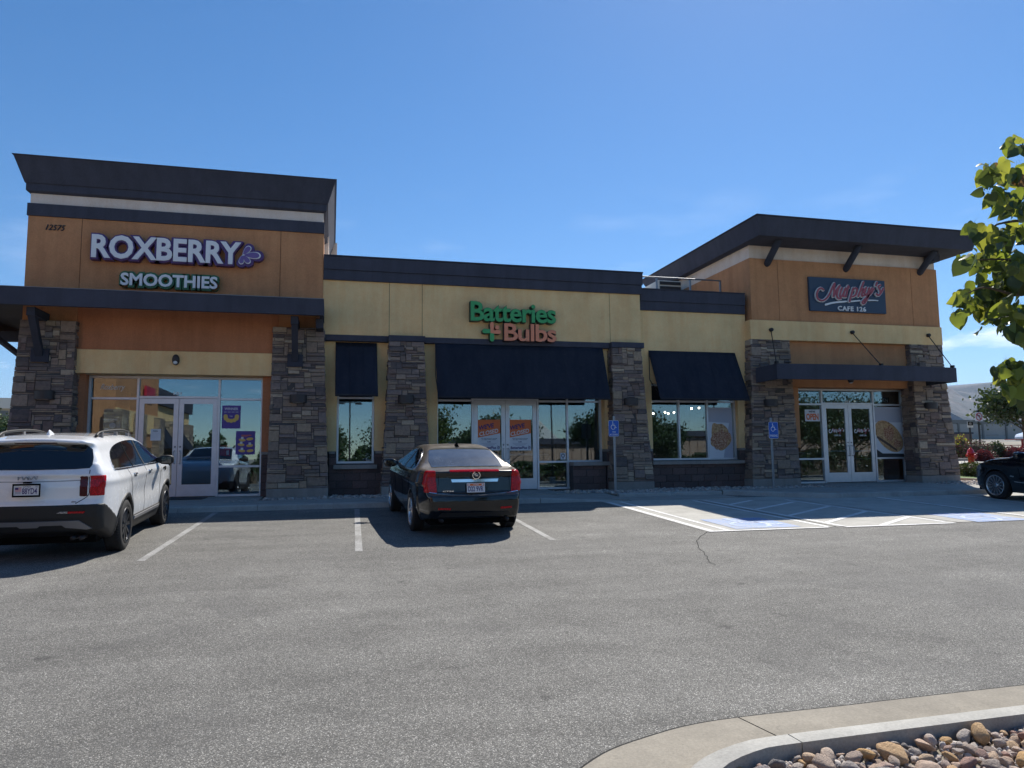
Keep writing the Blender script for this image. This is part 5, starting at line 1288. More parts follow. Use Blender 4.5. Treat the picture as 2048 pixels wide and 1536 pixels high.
# ================================================================== vehicles
def poly_sd(P, U, V):
    """signed distance (negative inside) of points (U,V) to polygon P"""
    d = np.full(U.shape, 1e9); ins = np.zeros(U.shape, bool); n = len(P)
    for i in range(n):
        ax, ay = P[i]; bx_, by_ = P[(i+1) % n]; ex, ey = bx_-ax, by_-ay; wx, wy = U-ax, V-ay
        t = np.clip((wx*ex+wy*ey)/(ex*ex+ey*ey+1e-12), 0, 1); d = np.minimum(d, (wx-ex*t)**2+(wy-ey*t)**2)
        c = ((ay > V) != (by_ > V)); 
        with np.errstate(divide='ignore', invalid='ignore'):
            xi = (bx_-ax)*(V-ay)/(by_-ay+1e-15)+ax
        ins ^= c & (U < xi)
    d = np.sqrt(d); return np.where(ins, -d, d)
def smax(a, b_, k): h = np.clip(0.5+0.5*(a-b_)/k, 0, 1); return b_+(a-b_)*h+k*h*(1-h)
def surface_nets(f, lo, hi, h, newton=4):
    nx, ny, nz = [int(math.ceil((hi[i]-lo[i])/h))+1 for i in range(3)]
    X = lo[0]+h*np.arange(nx); Y = lo[1]+h*np.arange(ny); Z = lo[2]+h*np.arange(nz)
    G = f(*np.meshgrid(X, Y, Z, indexing='ij')); s = G < 0
    cs = np.zeros((nx-1, ny-1, nz-1), int); acc = np.zeros((nx-1, ny-1, nz-1, 3)); cnt = np.zeros((nx-1, ny-1, nz-1))
    offs = [(a, b_, c) for a in (0, 1) for b_ in (0, 1) for c in (0, 1)]
    def sub(A, o): return A[o[0]:o[0]+nx-1, o[1]:o[1]+ny-1, o[2]:o[2]+nz-1]
    for o in offs: cs += sub(s, o)
    for o in offs:
        for ax in range(3):
            if o[ax]: continue
            q = list(o); q[ax] = 1; ga, gb = sub(G, o), sub(G, q); cr = (ga < 0) != (gb < 0)
            t = np.where(cr, ga/(ga-gb+1e-12), 0)
            p = [np.where(cr, float(o[i]), 0.0) for i in range(3)]; p[ax] = t
            for i in range(3): acc[..., i] += np.where(cr, p[i], 0)
            cnt += cr
    act = (cs > 0) & (cs < 8); idx = -np.ones(act.shape, int); I = np.argwhere(act); idx[act] = np.arange(len(I))
    P = np.array(lo)+h*(I+acc[act]/cnt[act][:, None]); Q = []
    for ax in range(3):
        b1, b2 = [i for i in range(3) if i != ax]
        sa = s.take(range(0, s.shape[ax]-1), ax); sb = s.take(range(1, s.shape[ax]), ax); cr = np.argwhere(sa != sb)
        ok = (cr[:, b1] > 0) & (cr[:, b2] > 0) & (cr[:, b1] < s.shape[b1]-1) & (cr[:, b2] < s.shape[b2]-1); cr = cr[ok]
        if not len(cr): continue
        def cell(d1, d2): c = cr.copy(); c[:, b1] -= d1; c[:, b2] -= d2; return idx[c[:, 0], c[:, 1], c[:, 2]]
        q = np.stack([cell(1, 1), cell(0, 1), cell(0, 0), cell(1, 0)], 1); fl = sa[cr[:, 0], cr[:, 1], cr[:, 2]] ^ (ax == 1)
        q[~fl] = q[~fl][:, ::-1]; Q.append(q)
    Q = np.concatenate(Q); e = 1e-3; Q = Q[(Q >= 0).all(1)]
    for _ in range(newton):
        x, y, z = P.T; v = f(x, y, z); g = np.stack([f(x+e, y, z)-v, f(x, y+e, z)-v, f(x, y, z+e)-v], 1)/e
        st = (v/np.maximum((g**2).sum(1), 0.2))[:, None]*g; l = np.linalg.norm(st, axis=1, keepdims=True); P = P-st*np.minimum(1, h*0.5/np.maximum(l, 1e-9))
    return P, Q
def np_obj(name, P, Q, mat, parent, smooth=True, ang=None, label=None):
    me = bpy.data.meshes.new(name); k = Q.shape[1]; me.vertices.add(len(P)); me.vertices.foreach_set('co', P.astype(np.float32).ravel()); me.loops.add(Q.size); me.loops.foreach_set('vertex_index', Q.ravel().astype(np.int32))
    me.polygons.add(len(Q)); me.polygons.foreach_set('loop_start', np.arange(0, Q.size, k, dtype=np.int32)); me.polygons.foreach_set('loop_total', np.full(len(Q), k, dtype=np.int32)); me.polygons.foreach_set('use_smooth', [smooth]*len(Q)); me.update(); me.validate()
    me.materials.append(M(mat)); o = bpy.data.objects.new(name, me); COL.objects.link(o); o.parent = parent
    bm = bmesh.new(); bm.from_mesh(me); bmesh.ops.recalc_face_normals(bm, faces=bm.faces); bm.to_mesh(me); bm.free()
    if ang: 
        try: me.set_sharp_from_angle(angle=R(ang))
        except Exception: pass
    if label: o['label'] = label
    return o
def spline(tab):
    t = np.array(tab); xs = t[:, 0]; ys = t[:, 1]
    q = np.array([(p.x, p.y) for p in catmull([Vector((a, b_, 0)) for a, b_ in tab], 8)]); o = np.argsort(q[:, 0]); return lambda v: np.interp(v, q[o, 0], q[o, 1])
def dens(P, n=8, closed=True):
    """smooth a closed outline; points given twice stay sharp"""
    return P
class Car:
    def __init__(s, root, side, W, plan, gh, wheels, wr, arch, rnd=0.05, roofk=0.10, crease=None, extra=None):
        s.root = root; s.side = side; s.W = spline(W); s.plan = spline(plan); s.gh = spline(gh); s.wheels = wheels; s.wr = wr; s.arch = arch; s.rnd = rnd; s.roofk = roofk; s.crease = crease; s.extra = extra
        s.belt = None
    def shell(s, x, y, z):
        ax = np.abs(x); hw = s.W(z)*s.plan(y); t = np.clip((z-s.beltz)/0.25, 0, 1); hw = hw*(1-t)+t*s.W(z)*s.gh(y)
        if s.crease is not None: hw = hw+s.crease(y, z)
        # plan crown: front and rear faces bow outwards towards the middle
        yy = y + s.bowr*np.clip(-(y-0.9)/0.9, 0, 1)*(-(ax/0.9)**2) if s.bowr else y
        yy = yy + s.bowf*np.clip((y-(s.L-0.9))/0.9, 0, 1)*(ax/0.9)**2
        zz = z + s.crown*np.clip((z-0.9)/0.6, 0, 1)*(ax/0.7)**2*np.clip((z-0.9)*9, 0, 1)
        sd = poly_sd(s.side, yy, zz)+s.rnd*0
        f = smax(sd, ax-hw, np.where(z > s.beltz+0.1, s.roofk, s.rnd))
        return f
    def field(s, x, y, z):
        f = s.shell(x, y, z); ax = np.abs(x)
        for yw in s.wheels:
            r_ = np.sqrt((y-yw)**2+(z-s.wr)**2); c = np.maximum(r_-s.arch, 0.55-ax); f = smax(f, -c, 0.012)
        if s.extra is not None: f = s.extra(f, x, y, z)
        return f
    def body(s, mat, h=0.024):
        P, Q = surface_nets(s.field, (-1.05, -0.12, 0.1), (1.05, s.L+0.12, s.H+0.08), h)
        s.bo = np_obj('body', P, Q, mat, s.root)
        bm = bmesh.new(); bm.from_mesh(s.bo.data); bm.normal_update(); s.bvh = BVHTree.FromBMesh(bm); bm.free(); return s.bo
    def piece(s, name, mat, region, lo, hi, h=0.014, off=0.01, parent=None, ang=35, base=None, thick=0.03):
        b0 = base or s.field
        f = lambda x, y, z: np.maximum(np.maximum(b0(x, y, z)-off, -(b0(x, y, z)+thick)), region(np.abs(x), y, z))
        if name in ('tail_light', 'headlight', 'arch_cladding'):     # one on either side, each its own part
            for sg in (1, -1):
                l2, h2 = ((0.3, lo[1], lo[2]), hi) if sg > 0 else (lo, (-0.3, hi[1], hi[2])); P, Q = surface_nets(f, l2, h2, h); o = np_obj(name, P, Q, mat, parent or s.root, ang=ang)
            return o
        P, Q = surface_nets(f, lo, hi, h); return np_obj(name, P, Q, mat, parent or s.root, ang=ang)
    def patch(s, name, mat, poly, view, off=0.004, grid=0.045, mirror=False, parent=None, smoothn=0, sides=(1,), skirt=0.012, lim=None):
        """polygon drawn in side (y,z), rear (x,z) or top (x,y) view, laid on the body skin"""
        if smoothn: poly = [(p.x, p.y) for p in catmull([Vector((a, b_, 0)) for a, b_ in poly], smoothn, True)]
        out = []
        for sg in sides:
            bp = []
            for (a, b_), (c, d) in zip(poly, poly[1:]+poly[:1]):
                n = max(1, int(math.hypot(c-a, d-b_)/grid)); bp += [Vector((a+(c-a)*k/n, b_+(d-b_)*k/n)) for k in range(n)]
            us = [p.x for p in bp]; vs_ = [p.y for p in bp]; gx = np.arange(min(us)+grid/2, max(us), grid); gy = np.arange(min(vs_)+grid/2, max(vs_), grid)
            pts = []
            if len(gx) and len(gy):
                A, B = np.meshgrid(gx, gy); sd = poly_sd([(p.x, p.y) for p in bp], A, B); pts = [Vector((a, b_)) for a, b_ in zip(A[sd < -grid*0.35], B[sd < -grid*0.35])]
            vv, ee, ff, *_ = delaunay_2d_cdt(bp+pts, [], [list(range(len(bp)))], 1, 1e-6)
            V = []; N = []; ok = []
            for p in vv:
                if view == 'side': o_, d = Vector((sg*1.6, p.x, p.y)), Vector((-sg, 0, 0))
                elif view == 'rear': o_, d = Vector((p.x*sg, -1, p.y)), Vector((0, 1, 0))
                elif view == 'front': o_, d = Vector((p.x*sg, s.L+1, p.y)), Vector((0, -1, 0))
                else: o_, d = Vector((p.x*sg, p.y, 3)), Vector((0, 0, -1))
                hit, nn, _, dist = s.bvh.ray_cast(o_, d)
                if hit is None: ok.append(False); V.append(Vector()); N.append(Vector()); continue
                if nn.dot(d) > 0: nn = -nn
                ok.append(True); V.append(hit+(nn*0.6-d*0.4).normalized()*off if False else hit-d*off+nn*off*0.5); N.append(nn)
            F_ = [f for f in ff if all(ok[i] for i in f)]
            if not F_: continue
            m = MB(); n = len(V); edges = {}
            for f in F_:
                for i in range(len(f)):
                    e = (f[i], f[(i+1) % len(f)]); k = tuple(sorted(e)); edges.setdefault(k, []).append(e)
            bd = [e[0] for e in edges.values() if len(e) == 1]
            m.add([tuple(v) for v in V]+[tuple(v-nv*(skirt+off)) for v, nv in zip(V, N)], [tuple(f) for f in F_]+[(a, a+n, b_+n, b_) for a, b_ in bd])
            o = m.build(name, mat, parent or s.root); sharp(o, 60); out.append(o)
        return out
    def line(s, name, mat, pts, view, w=0.008, off=0.0015, sides=(1,), sm=5, parent=None):
        q = [(p.x, p.y) for p in catmull([Vector((a, b_, 0)) for a, b_ in pts], sm)] if len(pts) > 2 and sm else list(pts)
        L, Rr = [], []
        for i, p in enumerate(q):
            a = q[max(i-1, 0)]; b_ = q[min(i+1, len(q)-1)]; dx, dy = b_[0]-a[0], b_[1]-a[1]; l = math.hypot(dx, dy) or 1; L.append((p[0]-dy/l*w/2, p[1]+dx/l*w/2)); Rr.append((p[0]+dy/l*w/2, p[1]-dx/l*w/2))
        return s.patch(name, mat, L+Rr[::-1], view, off, 0.06, sides=sides, skirt=0.003, parent=parent)
def wheel(root, x, y, r, w, rimr, style, rimmat, sg, name='wheel'):
    """sg=+1: outer face towards +x"""
    o = bpy.data.objects.new(name, None); COL.objects.link(o); o.parent = root; o.location = (x, y, r)
    prof = [(rimr-0.01, -w/2+0.02), (rimr+0.02, -w/2), (r-0.035, -w/2+0.004), (r-0.008, -w/2+0.022), (r, -w/2+0.045), (r, w/2-0.045), (r-0.008, w/2-0.022), (r-0.035, w/2-0.004), (rimr+0.02, w/2), (rimr-0.01, w/2-0.02)]
    m = MB(); m.lathe(prof, axis='x', n=48)
    for k in range(60):        # tread blocks' grooves as shallow ribs
        a = 2*math.pi*k/60
        for xo in (-w*0.3, w*0.3): 
            c, s_ = math.cos(a), math.sin(a); m.tube([(xo-w*0.10, r*c*0.999, r*s_*0.999), (xo+w*0.10, r*math.cos(a+0.03)*0.999, r*math.sin(a+0.03)*0.999)], 0.006, 4)
    m.build('tyre', 'tyre', o, smooth=True)
    f = sg
    rm = MB(); rm.lathe([(rimr-0.012, -f*(w/2-0.02)), (rimr-0.012, f*(w/2-0.012)), (rimr+0.008, f*(w/2-0.004)), (rimr+0.004, f*(w/2+0.004)), (rimr-0.022, f*(w/2-0.006)), (rimr-0.035, f*(w/2-0.05)), (rimr-0.06, f*(w/2-0.14)), (0.0, f*(w/2-0.15))], axis='x', n=40)
    rm.lathe([(0.0, f*(w/2-0.012)), (0.035, f*(w/2-0.012)), (0.055, f*(w/2-0.025)), (0.07, f*(w/2-0.05)), (0.075, f*(w/2-0.12))], axis='x', n=20)
    rim = rm.build('rim', rimmat, o, smooth=True); sharp(rim, 45)
    n, wd = style
    for k in range(n):
        a = 2*math.pi*k/n; ca, sa = math.cos(a), math.sin(a); mb = MB()
        def pt(rad, tg, dep): return (f*(w/2-dep), rad*ca-tg*sa, rad*sa+tg*ca)
        r0, r1 = 0.045, rimr-0.02; w0, w1 = wd
        P = [pt(r0, -w0, 0.05), pt(r0, w0, 0.05), pt(r1, w1, 0.06), pt(r1, -w1, 0.06), pt(r0, -w0*0.7, 0.018), pt(r0, w0*0.7, 0.018), pt(r1, w1*0.75, 0.012), pt(r1, -w1*0.75, 0.012)]
        mb.hexa(P).build('spoke', rimmat, o)
    m = MB(); m.lathe([(rimr*0.72, f*(w/2-0.13)), (rimr*0.72, f*(w/2-0.15))], axis='x', n=24); m.lathe([(0.0, f*(w/2-0.125)), (rimr*0.70, f*(w/2-0.125))], axis='x', n=24); m.build('brake_disc', 'aluminium_dark', o)
    return o
def mirror(root, car, y, z, sg, mat):
    """door mirror: housing swells out on a short arm"""
    x = sg*(float(car.W(np.array(z-0.06))*car.plan(np.array(y))))
    m = MB(); n = 14
    secs = [(0.0, 0.035, 0.03), (0.05, 0.05, 0.05), (0.09, 0.085, 0.075), (0.17, 0.095, 0.085), (0.24, 0.085, 0.075), (0.275, 0.05, 0.05)]
    vs = []
    for d, ry, rz in secs:
        for k in range(n):
            a = 2*math.pi*k/n; c, s_ = math.cos(a), math.sin(a); p = 0.7; vs.append((x+sg*(d-0.03), 0.05*d/0.27+y+ry*math.copysign(abs(c)**p, c)*(1.0 if c > 0 else 0.45), z+rz*math.copysign(abs(s_)**p, s_)+0.02))
    m.add(vs, [(i*n+k, i*n+(k+1) % n, i*n+n+(k+1) % n, i*n+n+k) for i in range(len(secs)-1) for k in range(n)]+[tuple(range(n)), tuple(range(n*len(secs)-1, n*len(secs)-n-1, -1))])
    o = m.build('mirror', mat, root, smooth=True)
    MB().box(x+sg*0.07, x+sg*0.22, y-0.045, y-0.038, z-0.035, z+0.075).build('mirror_glass', 'glass_black', o)
def plate(root, x, y, z, ang, title, num, frame, sub=None, flag=False, hw=0.152, hh=0.076):
    o = bpy.data.objects.new('number_plate', MB().box(-hw, hw, 0, 0.003, -hh, hh).mesh('plate', 'plate_white')); COL.objects.link(o); o.parent = root; o.location = (x, y, z); o.rotation_euler = (ang, 0, 0)
    if frame:
        for a in ((-hw-0.008, hw+0.008, hh-0.012, hh+0.01), (-hw-0.008, hw+0.008, -hh-0.01, -hh+0.012), (-hw-0.008, -hw+0.007, -hh+0.012, hh-0.012), (hw-0.007, hw+0.008, -hh+0.012, hh-0.012)): MB().box(a[0], a[1], -0.008, 0.004, a[2], a[3]).build('plate_frame', 'gap_black', o, bevel=0.002)
    if flag:
        text_flat(title, -hw*0.25, hw*0.30, hh*0.50, hh*0.74, -0.001, 0, 'print', 'print_navy', o, 0.02)
        text_flat(num, -hw*0.33, hw*0.80, -hh*0.62, hh*0.40, -0.001, 0, 'print', 'print_navy', o, 0.02)
        MB().box(-hw*0.85, -hw*0.60, -0.0012, 0, hh*0.15, hh*0.52).build('print', 'print_navy', o)
        for k in range(4): MB().box(-hw*0.59 if k < 2 else -hw*0.85, -hw*0.38, -0.0012, 0, hh*(0.43-0.19*k), hh*(0.52-0.19*k)).build('print', 'poster_red', o)
        for k in range(2): MB().box(-hw*0.85, -hw*0.42, -0.0012, 0, -hh*(0.36+0.2*k), -hh*(0.29+0.2*k)).build('print', 'print_navy', o)
        MB().box(hw*0.66, hw*0.84, -0.0012, 0, hh*0.5, hh*0.78).build('print', 'poster_grey', o)
    else:
        MB().box(-hw*0.92, hw*0.92, -0.0008, 0, hh*0.42, hh*0.88).build('print', 'poster_orange', o)
        text_flat(title, -hw*0.30, hw*0.30, hh*0.52, hh*0.80, -0.0018, -0.0008, 'print', 'paper', o, 0.02)
        text_flat(num, -hw*0.86, hw*0.82, -hh*0.80, hh*0.32, -0.001, 0, 'print', 'print_navy', o, 0.02)
        MB().box(-hw*0.85, -hw*0.65, -0.0018, -0.0009, hh*0.5, hh*0.8).box(hw*0.65, hw*0.85, -0.0018, -0.0009, hh*0.5, hh*0.8).build('print', 'plate_white', o)
    return o
TILT = math.atan(KS)

# ------------------------------------------------ white crossover, rear and right side towards us
suv = thing('parked_car', 'white crossover with black lower trim and roof rails, parked at the left edge', 'car', (-3.83, -9.02, gz(-9.02)), (TILT, 0, R(1.0)))
c = Car(suv, [(0.30, 0.34), (0.10, 0.42), (0.02, 0.60), (0.0, 0.77), (0.03, 0.83), (0.035, 1.0), (0.055, 1.12), (0.03, 1.165), (0.075, 1.235), (0.29, 1.555), (0.155, 1.60), (0.20, 1.64), (0.55, 1.685), (1.1, 1.705), (1.8, 1.705), (2.4, 1.67), (2.75, 1.59), (3.25, 1.33), (3.52, 1.19), (4.0, 1.115), (4.4, 1.03), (4.66, 0.92), (4.76, 0.78), (4.80, 0.58), (4.79, 0.40), (4.65, 0.26), (4.2, 0.22), (0.6, 0.24)],
    [(0.1, 0.80), (0.25, 0.86), (0.42, 0.91), (0.62, 0.928), (0.85, 0.938), (1.05, 0.940), (1.14, 0.925), (1.21, 0.895), (1.30, 0.85), (1.45, 0.785), (1.58, 0.735), (1.66, 0.68), (1.75, 0.56)],
    [(-0.2, 0.74), (0.0, 0.81), (0.08, 0.865), (0.2, 0.925), (0.45, 0.98), (0.9, 1.0), (3.6, 1.0), (4.2, 0.975), (4.5, 0.93), (4.7, 0.84), (4.8, 0.72), (5.0, 0.6)],
    [(-0.2, 0.86), (0.2, 0.885), (0.6, 0.93), (1.2, 0.975), (2.0, 1.0), (2.8, 0.985), (3.4, 0.96), (3.8, 0.96), (5, 0.95)],
    (0.98, 3.795), 0.367, 0.425, rnd=0.05, roofk=0.12,
    crease=lambda y, z: 0.014*np.exp(-((z-1.06)/0.05)**2)-0.024*np.exp(-((z-0.78)/0.14)**2)*np.clip((y-0.9)*2, 0, 1)*np.clip((3.6-y)*2, 0, 1)+0.020*(np.exp(-(((y-0.98)/0.62)**2+((z-0.78)/0.28)**2))+np.exp(-(((y-3.795)/0.62)**2+((z-0.78)/0.28)**2))))
c.L, c.H, c.beltz, c.bowr, c.bowf, c.crown = 4.81, 1.71, 1.20, 0.10, 0.22, 0.035
c.body('car_white')
GL = 'glass_black'
c.patch('rear_window', GL, [(-0.67, 1.245), (-0.5, 1.235), (0, 1.23), (0.5, 1.235), (0.67, 1.245), (0.695, 1.29), (0.685, 1.38), (0.65, 1.49), (0.58, 1.555), (0, 1.565), (-0.58, 1.555), (-0.65, 1.49), (-0.685, 1.38), (-0.695, 1.29)], 'rear', 0.006)
win = [(0.56, 1.255), (0.66, 1.38), (0.90, 1.50), (1.25, 1.56), (1.75, 1.585), (2.2, 1.57), (2.55, 1.515), (2.95, 1.365), (3.28, 1.215), (3.20, 1.185), (2.0, 1.20), (0.62, 1.215)]
c.patch('side_window', GL, win, 'side', 0.006, sides=(1, -1), smoothn=4)
c.line('window_trim', 'chrome', [(3.24, 1.165), (2.0, 1.182), (0.62, 1.197), (0.50, 1.23), (0.56, 1.32)], 'side', 0.016, 0.008, sides=(1, -1))
c.line('door_pillar', 'gap_black', [(1.42, 1.20), (1.38, 1.565)], 'side', 0.03, 0.0085, sides=(1, -1)); c.line('door_pillar', 'black_plastic', [(2.13, 1.195), (2.05, 1.57)], 'side', 0.065, 0.0085, sides=(1, -1))
c.patch('windscreen', GL, [(-0.70, 3.50), (0.70, 3.50), (0.60, 2.68), (0, 2.62), (-0.60, 2.68)], 'top', 0.005)
c.line('panel_gap', 'gap_black', [(2.14, 1.18), (2.20, 0.95), (2.18, 0.52), (2.16, 0.44)], 'side', 0.009, sides=(1, -1)); c.line('panel_gap', 'gap_black', [(3.24, 1.16), (3.30, 0.9), (3.28, 0.5), (3.25, 0.44)], 'side', 0.009, sides=(1, -1))
c.line('panel_gap', 'gap_black', [(1.08, 1.19), (1.16, 1.05), (1.34, 0.84), (1.46, 0.62), (1.50, 0.44)], 'side', 0.009, sides=(1, -1))
c.line('panel_gap', 'gap_black', [(0.68, 1.22), (0.685, 1.0), (0.675, 0.88), (0.54, 0.78)], 'rear', 0.009, sides=(1, -1))
c.line('panel_gap', 'door_gap_grey', [(-0.66, 1.085), (0.0, 1.075), (0.66, 1.085)], 'rear', 0.010)
c.piece('lower_cladding', 'black_plastic', lambda ax, y, z: np.maximum(z-(0.765-0.31*np.clip((y-0.16)/0.50, 0, 1)), y-4.7), (-1.02, -0.1, 0.12), (1.02, 4.85, 0.80), 0.02, 0.012, ang=None)
for yw in c.wheels:
    c.piece('arch_cladding', 'black_plastic', lambda ax, y, z: np.maximum(np.maximum(np.sqrt((y-yw)**2+(z-0.367)**2)-0.472, 0.70-ax), 0.32-z), (-1.02, yw-0.6, 0.28), (1.02, yw+0.6, 0.95), 0.02, 0.016, ang=None)
c.patch('skid_plate', 'silver_plastic', [(-0.72, 0.44), (-0.58, 0.555), (0.58, 0.555), (0.72, 0.44), (0.66, 0.43), (0.42, 0.465), (0.38, 0.50), (0.13, 0.50), (0.10, 0.475), (-0.10, 0.475), (-0.13, 0.50), (-0.38, 0.50), (-0.42, 0.465), (-0.66, 0.43)], 'rear', 0.020, sides=(1,))
c.patch('sill_trim', 'silver_plastic', [(1.48, 0.385), (3.22, 0.385), (3.26, 0.43), (1.50, 0.43)], 'side', 0.02, sides=(1, -1))
c.piece('tail_light', 'lens_red', lambda ax, y, z: np.maximum.reduce([0.695-ax, np.abs(z-1.01)-0.135, y-0.16-0.45*np.clip(z-1.06, 0, 1)]), (-1.02, -0.05, 0.82), (1.02, 0.5, 1.2), 0.012, 0.007)
c.piece('tail_light', 'lens_dark_red', lambda ax, y, z: np.maximum.reduce([np.abs(ax-0.622)-0.046, y-0.3, np.abs(z-1.005)-0.135]), (-0.8, -0.05, 0.82), (0.8, 0.3, 1.2), 0.012, 0.007)
c.patch('reflector', 'lens_red', [(0.46, 0.655), (0.64, 0.652), (0.66, 0.675), (0.46, 0.681)], 'rear', 0.019, sides=(1, -1)); c.patch('reversing_lamp', 'lens_clear', [(0.33, 0.66), (0.458, 0.655), (0.458, 0.681), (0.37, 0.681)], 'rear', 0.019, sides=(1, -1))
c.patch('brake_light', 'lens_dark_red', [(-0.25, 1.572), (0.25, 1.572), (0.25, 1.585), (-0.25, 1.585)], 'rear', 0.004)
plate(suv, 0.0, -0.070, 0.975, R(-2), 'UTAH', '88YD4', True, flag=True)
MB().box(-0.04, 0.04, -0.085, 0.0, 1.066, 1.084).build('tailgate_button', 'gap_black', suv, bevel=0.004)
m = MB()
for st in ([(-0.105, 1.11), (-0.105, 1.15)], [(-0.105, 1.125), (-0.065, 1.152), (-0.045, 1.11), (-0.015, 1.152), (0.01, 1.11), (0.01, 1.152), (0.04, 1.11)], [(0.04, 1.11), (0.075, 1.152), (0.105, 1.11), (0.11, 1.152)]):
    ribbon(m, st, 0.005, wallfn, -0.072, -0.02, smooth=0)
m.build('badge', 'steel_galv', suv)
text_flat('SX', 0.52, 0.575, 0.805, 0.820, -0.066, -0.03, 'badge', 'silver_plastic', suv, 0.02)
for sg in (1, -1):
    xs_ = sg*0.605
    rail = MB(); rail.tube(catmull([(xs_, 0.62, 1.665), (xs_*1.0, 0.80, 1.715), (xs_*1.03, 1.3, 1.738), (xs_*1.04, 1.9, 1.738), (xs_*1.02, 2.35, 1.702), (xs_, 2.58, 1.64)], 5), 0.020, 8); ro = rail.build('roof_rail', 'black_plastic', suv, smooth=True)
    for yy, z_ in ((0.85, 1.69), (1.6, 1.72), (2.3, 1.69)): MB().box(xs_-0.012, xs_+0.03*sg, yy-0.03, yy+0.03, z_-0.08, z_+0.035).build('rail_foot', 'silver_plastic', ro)
m = MB(); m.add([(-0.03, 0.62, 1.665), (0.03, 0.62, 1.665), (0.028, 0.85, 1.682), (-0.028, 0.85, 1.682), (0, 0.66, 1.755), (0, 0.70, 1.760)], [(0, 1, 4), (1, 2, 5, 4), (2, 3, 5), (3, 0, 4, 5), (0, 3, 2, 1)]); m.build('aerial_fin', 'car_white', suv, bevel=0.004)
for sg in (1, -1):
    mirror(suv, c, 3.10, 1.19, sg, 'black_plastic')
    for yy, zz_ in ((1.40, 1.07), (2.40, 1.06)):
        c.patch('handle_cup', 'aluminium_dark', [(yy-0.09, zz_-0.028), (yy+0.09, zz_-0.028), (yy+0.08, zz_+0.028), (yy-0.08, zz_+0.028)], 'side', 0.002, sides=(sg,))
        xx = sg*0.950; MB().tube([(xx, yy-0.10, zz_+0.012), (xx+sg*0.018, yy-0.06, zz_+0.014), (xx+sg*0.018, yy+0.06, zz_+0.014), (xx, yy+0.10, zz_+0.012)], 0.013, 8).build('handle', 'chrome', suv, smooth=True)
    c.patch('fender_vent', 'gap_black', [(3.42, 1.06), (3.60, 1.08), (3.66, 1.06), (3.65, 1.015), (3.60, 1.0), (3.57, 1.04), (3.43, 1.045)], 'side', 0.006, sides=(sg,))
for yw in c.wheels:
    for sg in (1, -1): wheel(suv, sg*0.835, yw, 0.367, 0.235, 0.255, (10, (0.018, 0.030)), 'rim_dark', sg)
for xx in (0.50, 0.60): MB().tube([(xx, 0.10, 0.315), (xx, 0.40, 0.315)], 0.030, 12).build('exhaust', 'black_metal', suv, smooth=True)
MB().box(-0.72, 0.72, 0.35, 4.5, 0.22, 0.42).build('underbody', 'gap_black', suv)
for ya in (0.95, 3.77): MB().box(-0.72, 0.72, ya, ya+0.05, 0.32, 0.40).build('axle', 'black_metal', suv)

# ------------------------------------------------ black saloon, rear and left side towards us
sed = thing('parked_car', 'dusty black saloon parked facing the closed middle shop', 'car', (2.31, -8.14, gz(-8.14)), (TILT, 0, R(2.4)))
c = Car(sed, [(0.35, 0.27), (0.10, 0.30), (0.03, 0.42), (0.0, 0.58), (0.02, 0.675), (0.075, 0.70), (0.105, 0.72), (0.145, 0.98), (0.125, 1.055), (0.15, 1.075), (0.42, 1.095), (0.68, 1.11), (0.98, 1.25), (1.32, 1.385), (1.62, 1.445), (2.0, 1.47), (2.45, 1.455), (2.78, 1.39), (3.2, 1.20), (3.48, 1.055), (3.9, 0.995), (4.35, 0.90), (4.68, 0.79), (4.82, 0.66), (4.86, 0.48), (4.82, 0.30), (4.6, 0.20), (0.7, 0.20)],
    [(0.1, 0.78), (0.22, 0.83), (0.40, 0.89), (0.58, 0.915), (0.80, 0.92), (0.92, 0.915), (1.02, 0.89), (1.08, 0.85), (1.2, 0.765), (1.3, 0.69), (1.38, 0.63), (1.45, 0.56), (1.55, 0.42)],
    [(-0.2, 0.66), (0.0, 0.75), (0.07, 0.805), (0.2, 0.865), (0.5, 0.95), (0.9, 1.0), (3.6, 1.0), (4.2, 0.97), (4.5, 0.91), (4.7, 0.82), (4.85, 0.68), (5.0, 0.6)],
    [(-0.2, 0.90), (0.4, 0.90), (0.9, 0.93), (1.4, 0.975), (2.0, 1.0), (2.8, 0.985), (3.4, 0.97), (5, 0.97)],
    (1.07, 3.95), 0.333, 0.375, rnd=0.045, roofk=0.10, crease=lambda y, z: 0.014*np.exp(-((z-0.86)/0.035)**2)-0.018*np.exp(-((z-0.66)/0.12)**2)*np.clip((y-1.2)*2, 0, 1)*np.clip((3.6-y)*2, 0, 1))
c.L, c.H, c.beltz, c.bowr, c.bowf, c.crown = 4.87, 1.47, 1.06, 0.11, 0.24, 0.03
c.body('car_black_dusty', 0.022)
c.patch('rear_window', 'glass_dusty', [(-0.62, 0.68), (0, 0.62), (0.62, 0.68), (0.61, 0.90), (0.55, 1.36), (0.52, 1.40), (0, 1.44), (-0.52, 1.40), (-0.55, 1.36), (-0.64, 0.90)], 'top', 0.004)
c.patch('windscreen', GL, [(-0.68, 3.45), (0.68, 3.45), (0.55, 2.72), (0, 2.66), (-0.55, 2.72)], 'top', 0.004)
win = [(1.12, 1.10), (1.22, 1.19), (1.50, 1.32), (1.85, 1.375), (2.25, 1.375), (2.60, 1.31), (3.05, 1.13), (3.14, 1.07), (2.2, 1.055), (1.2, 1.065)]
c.patch('side_window', GL, win, 'side', 0.005, sides=(1, -1), smoothn=4)
c.line('window_trim', 'chrome', [(3.14, 1.05), (2.2, 1.037), (1.18, 1.045), (1.06, 1.09), (1.18, 1.195), (1.48, 1.338), (1.85, 1.395), (2.25, 1.395), (2.6, 1.332)], 'side', 0.014, 0.007, sides=(1, -1))
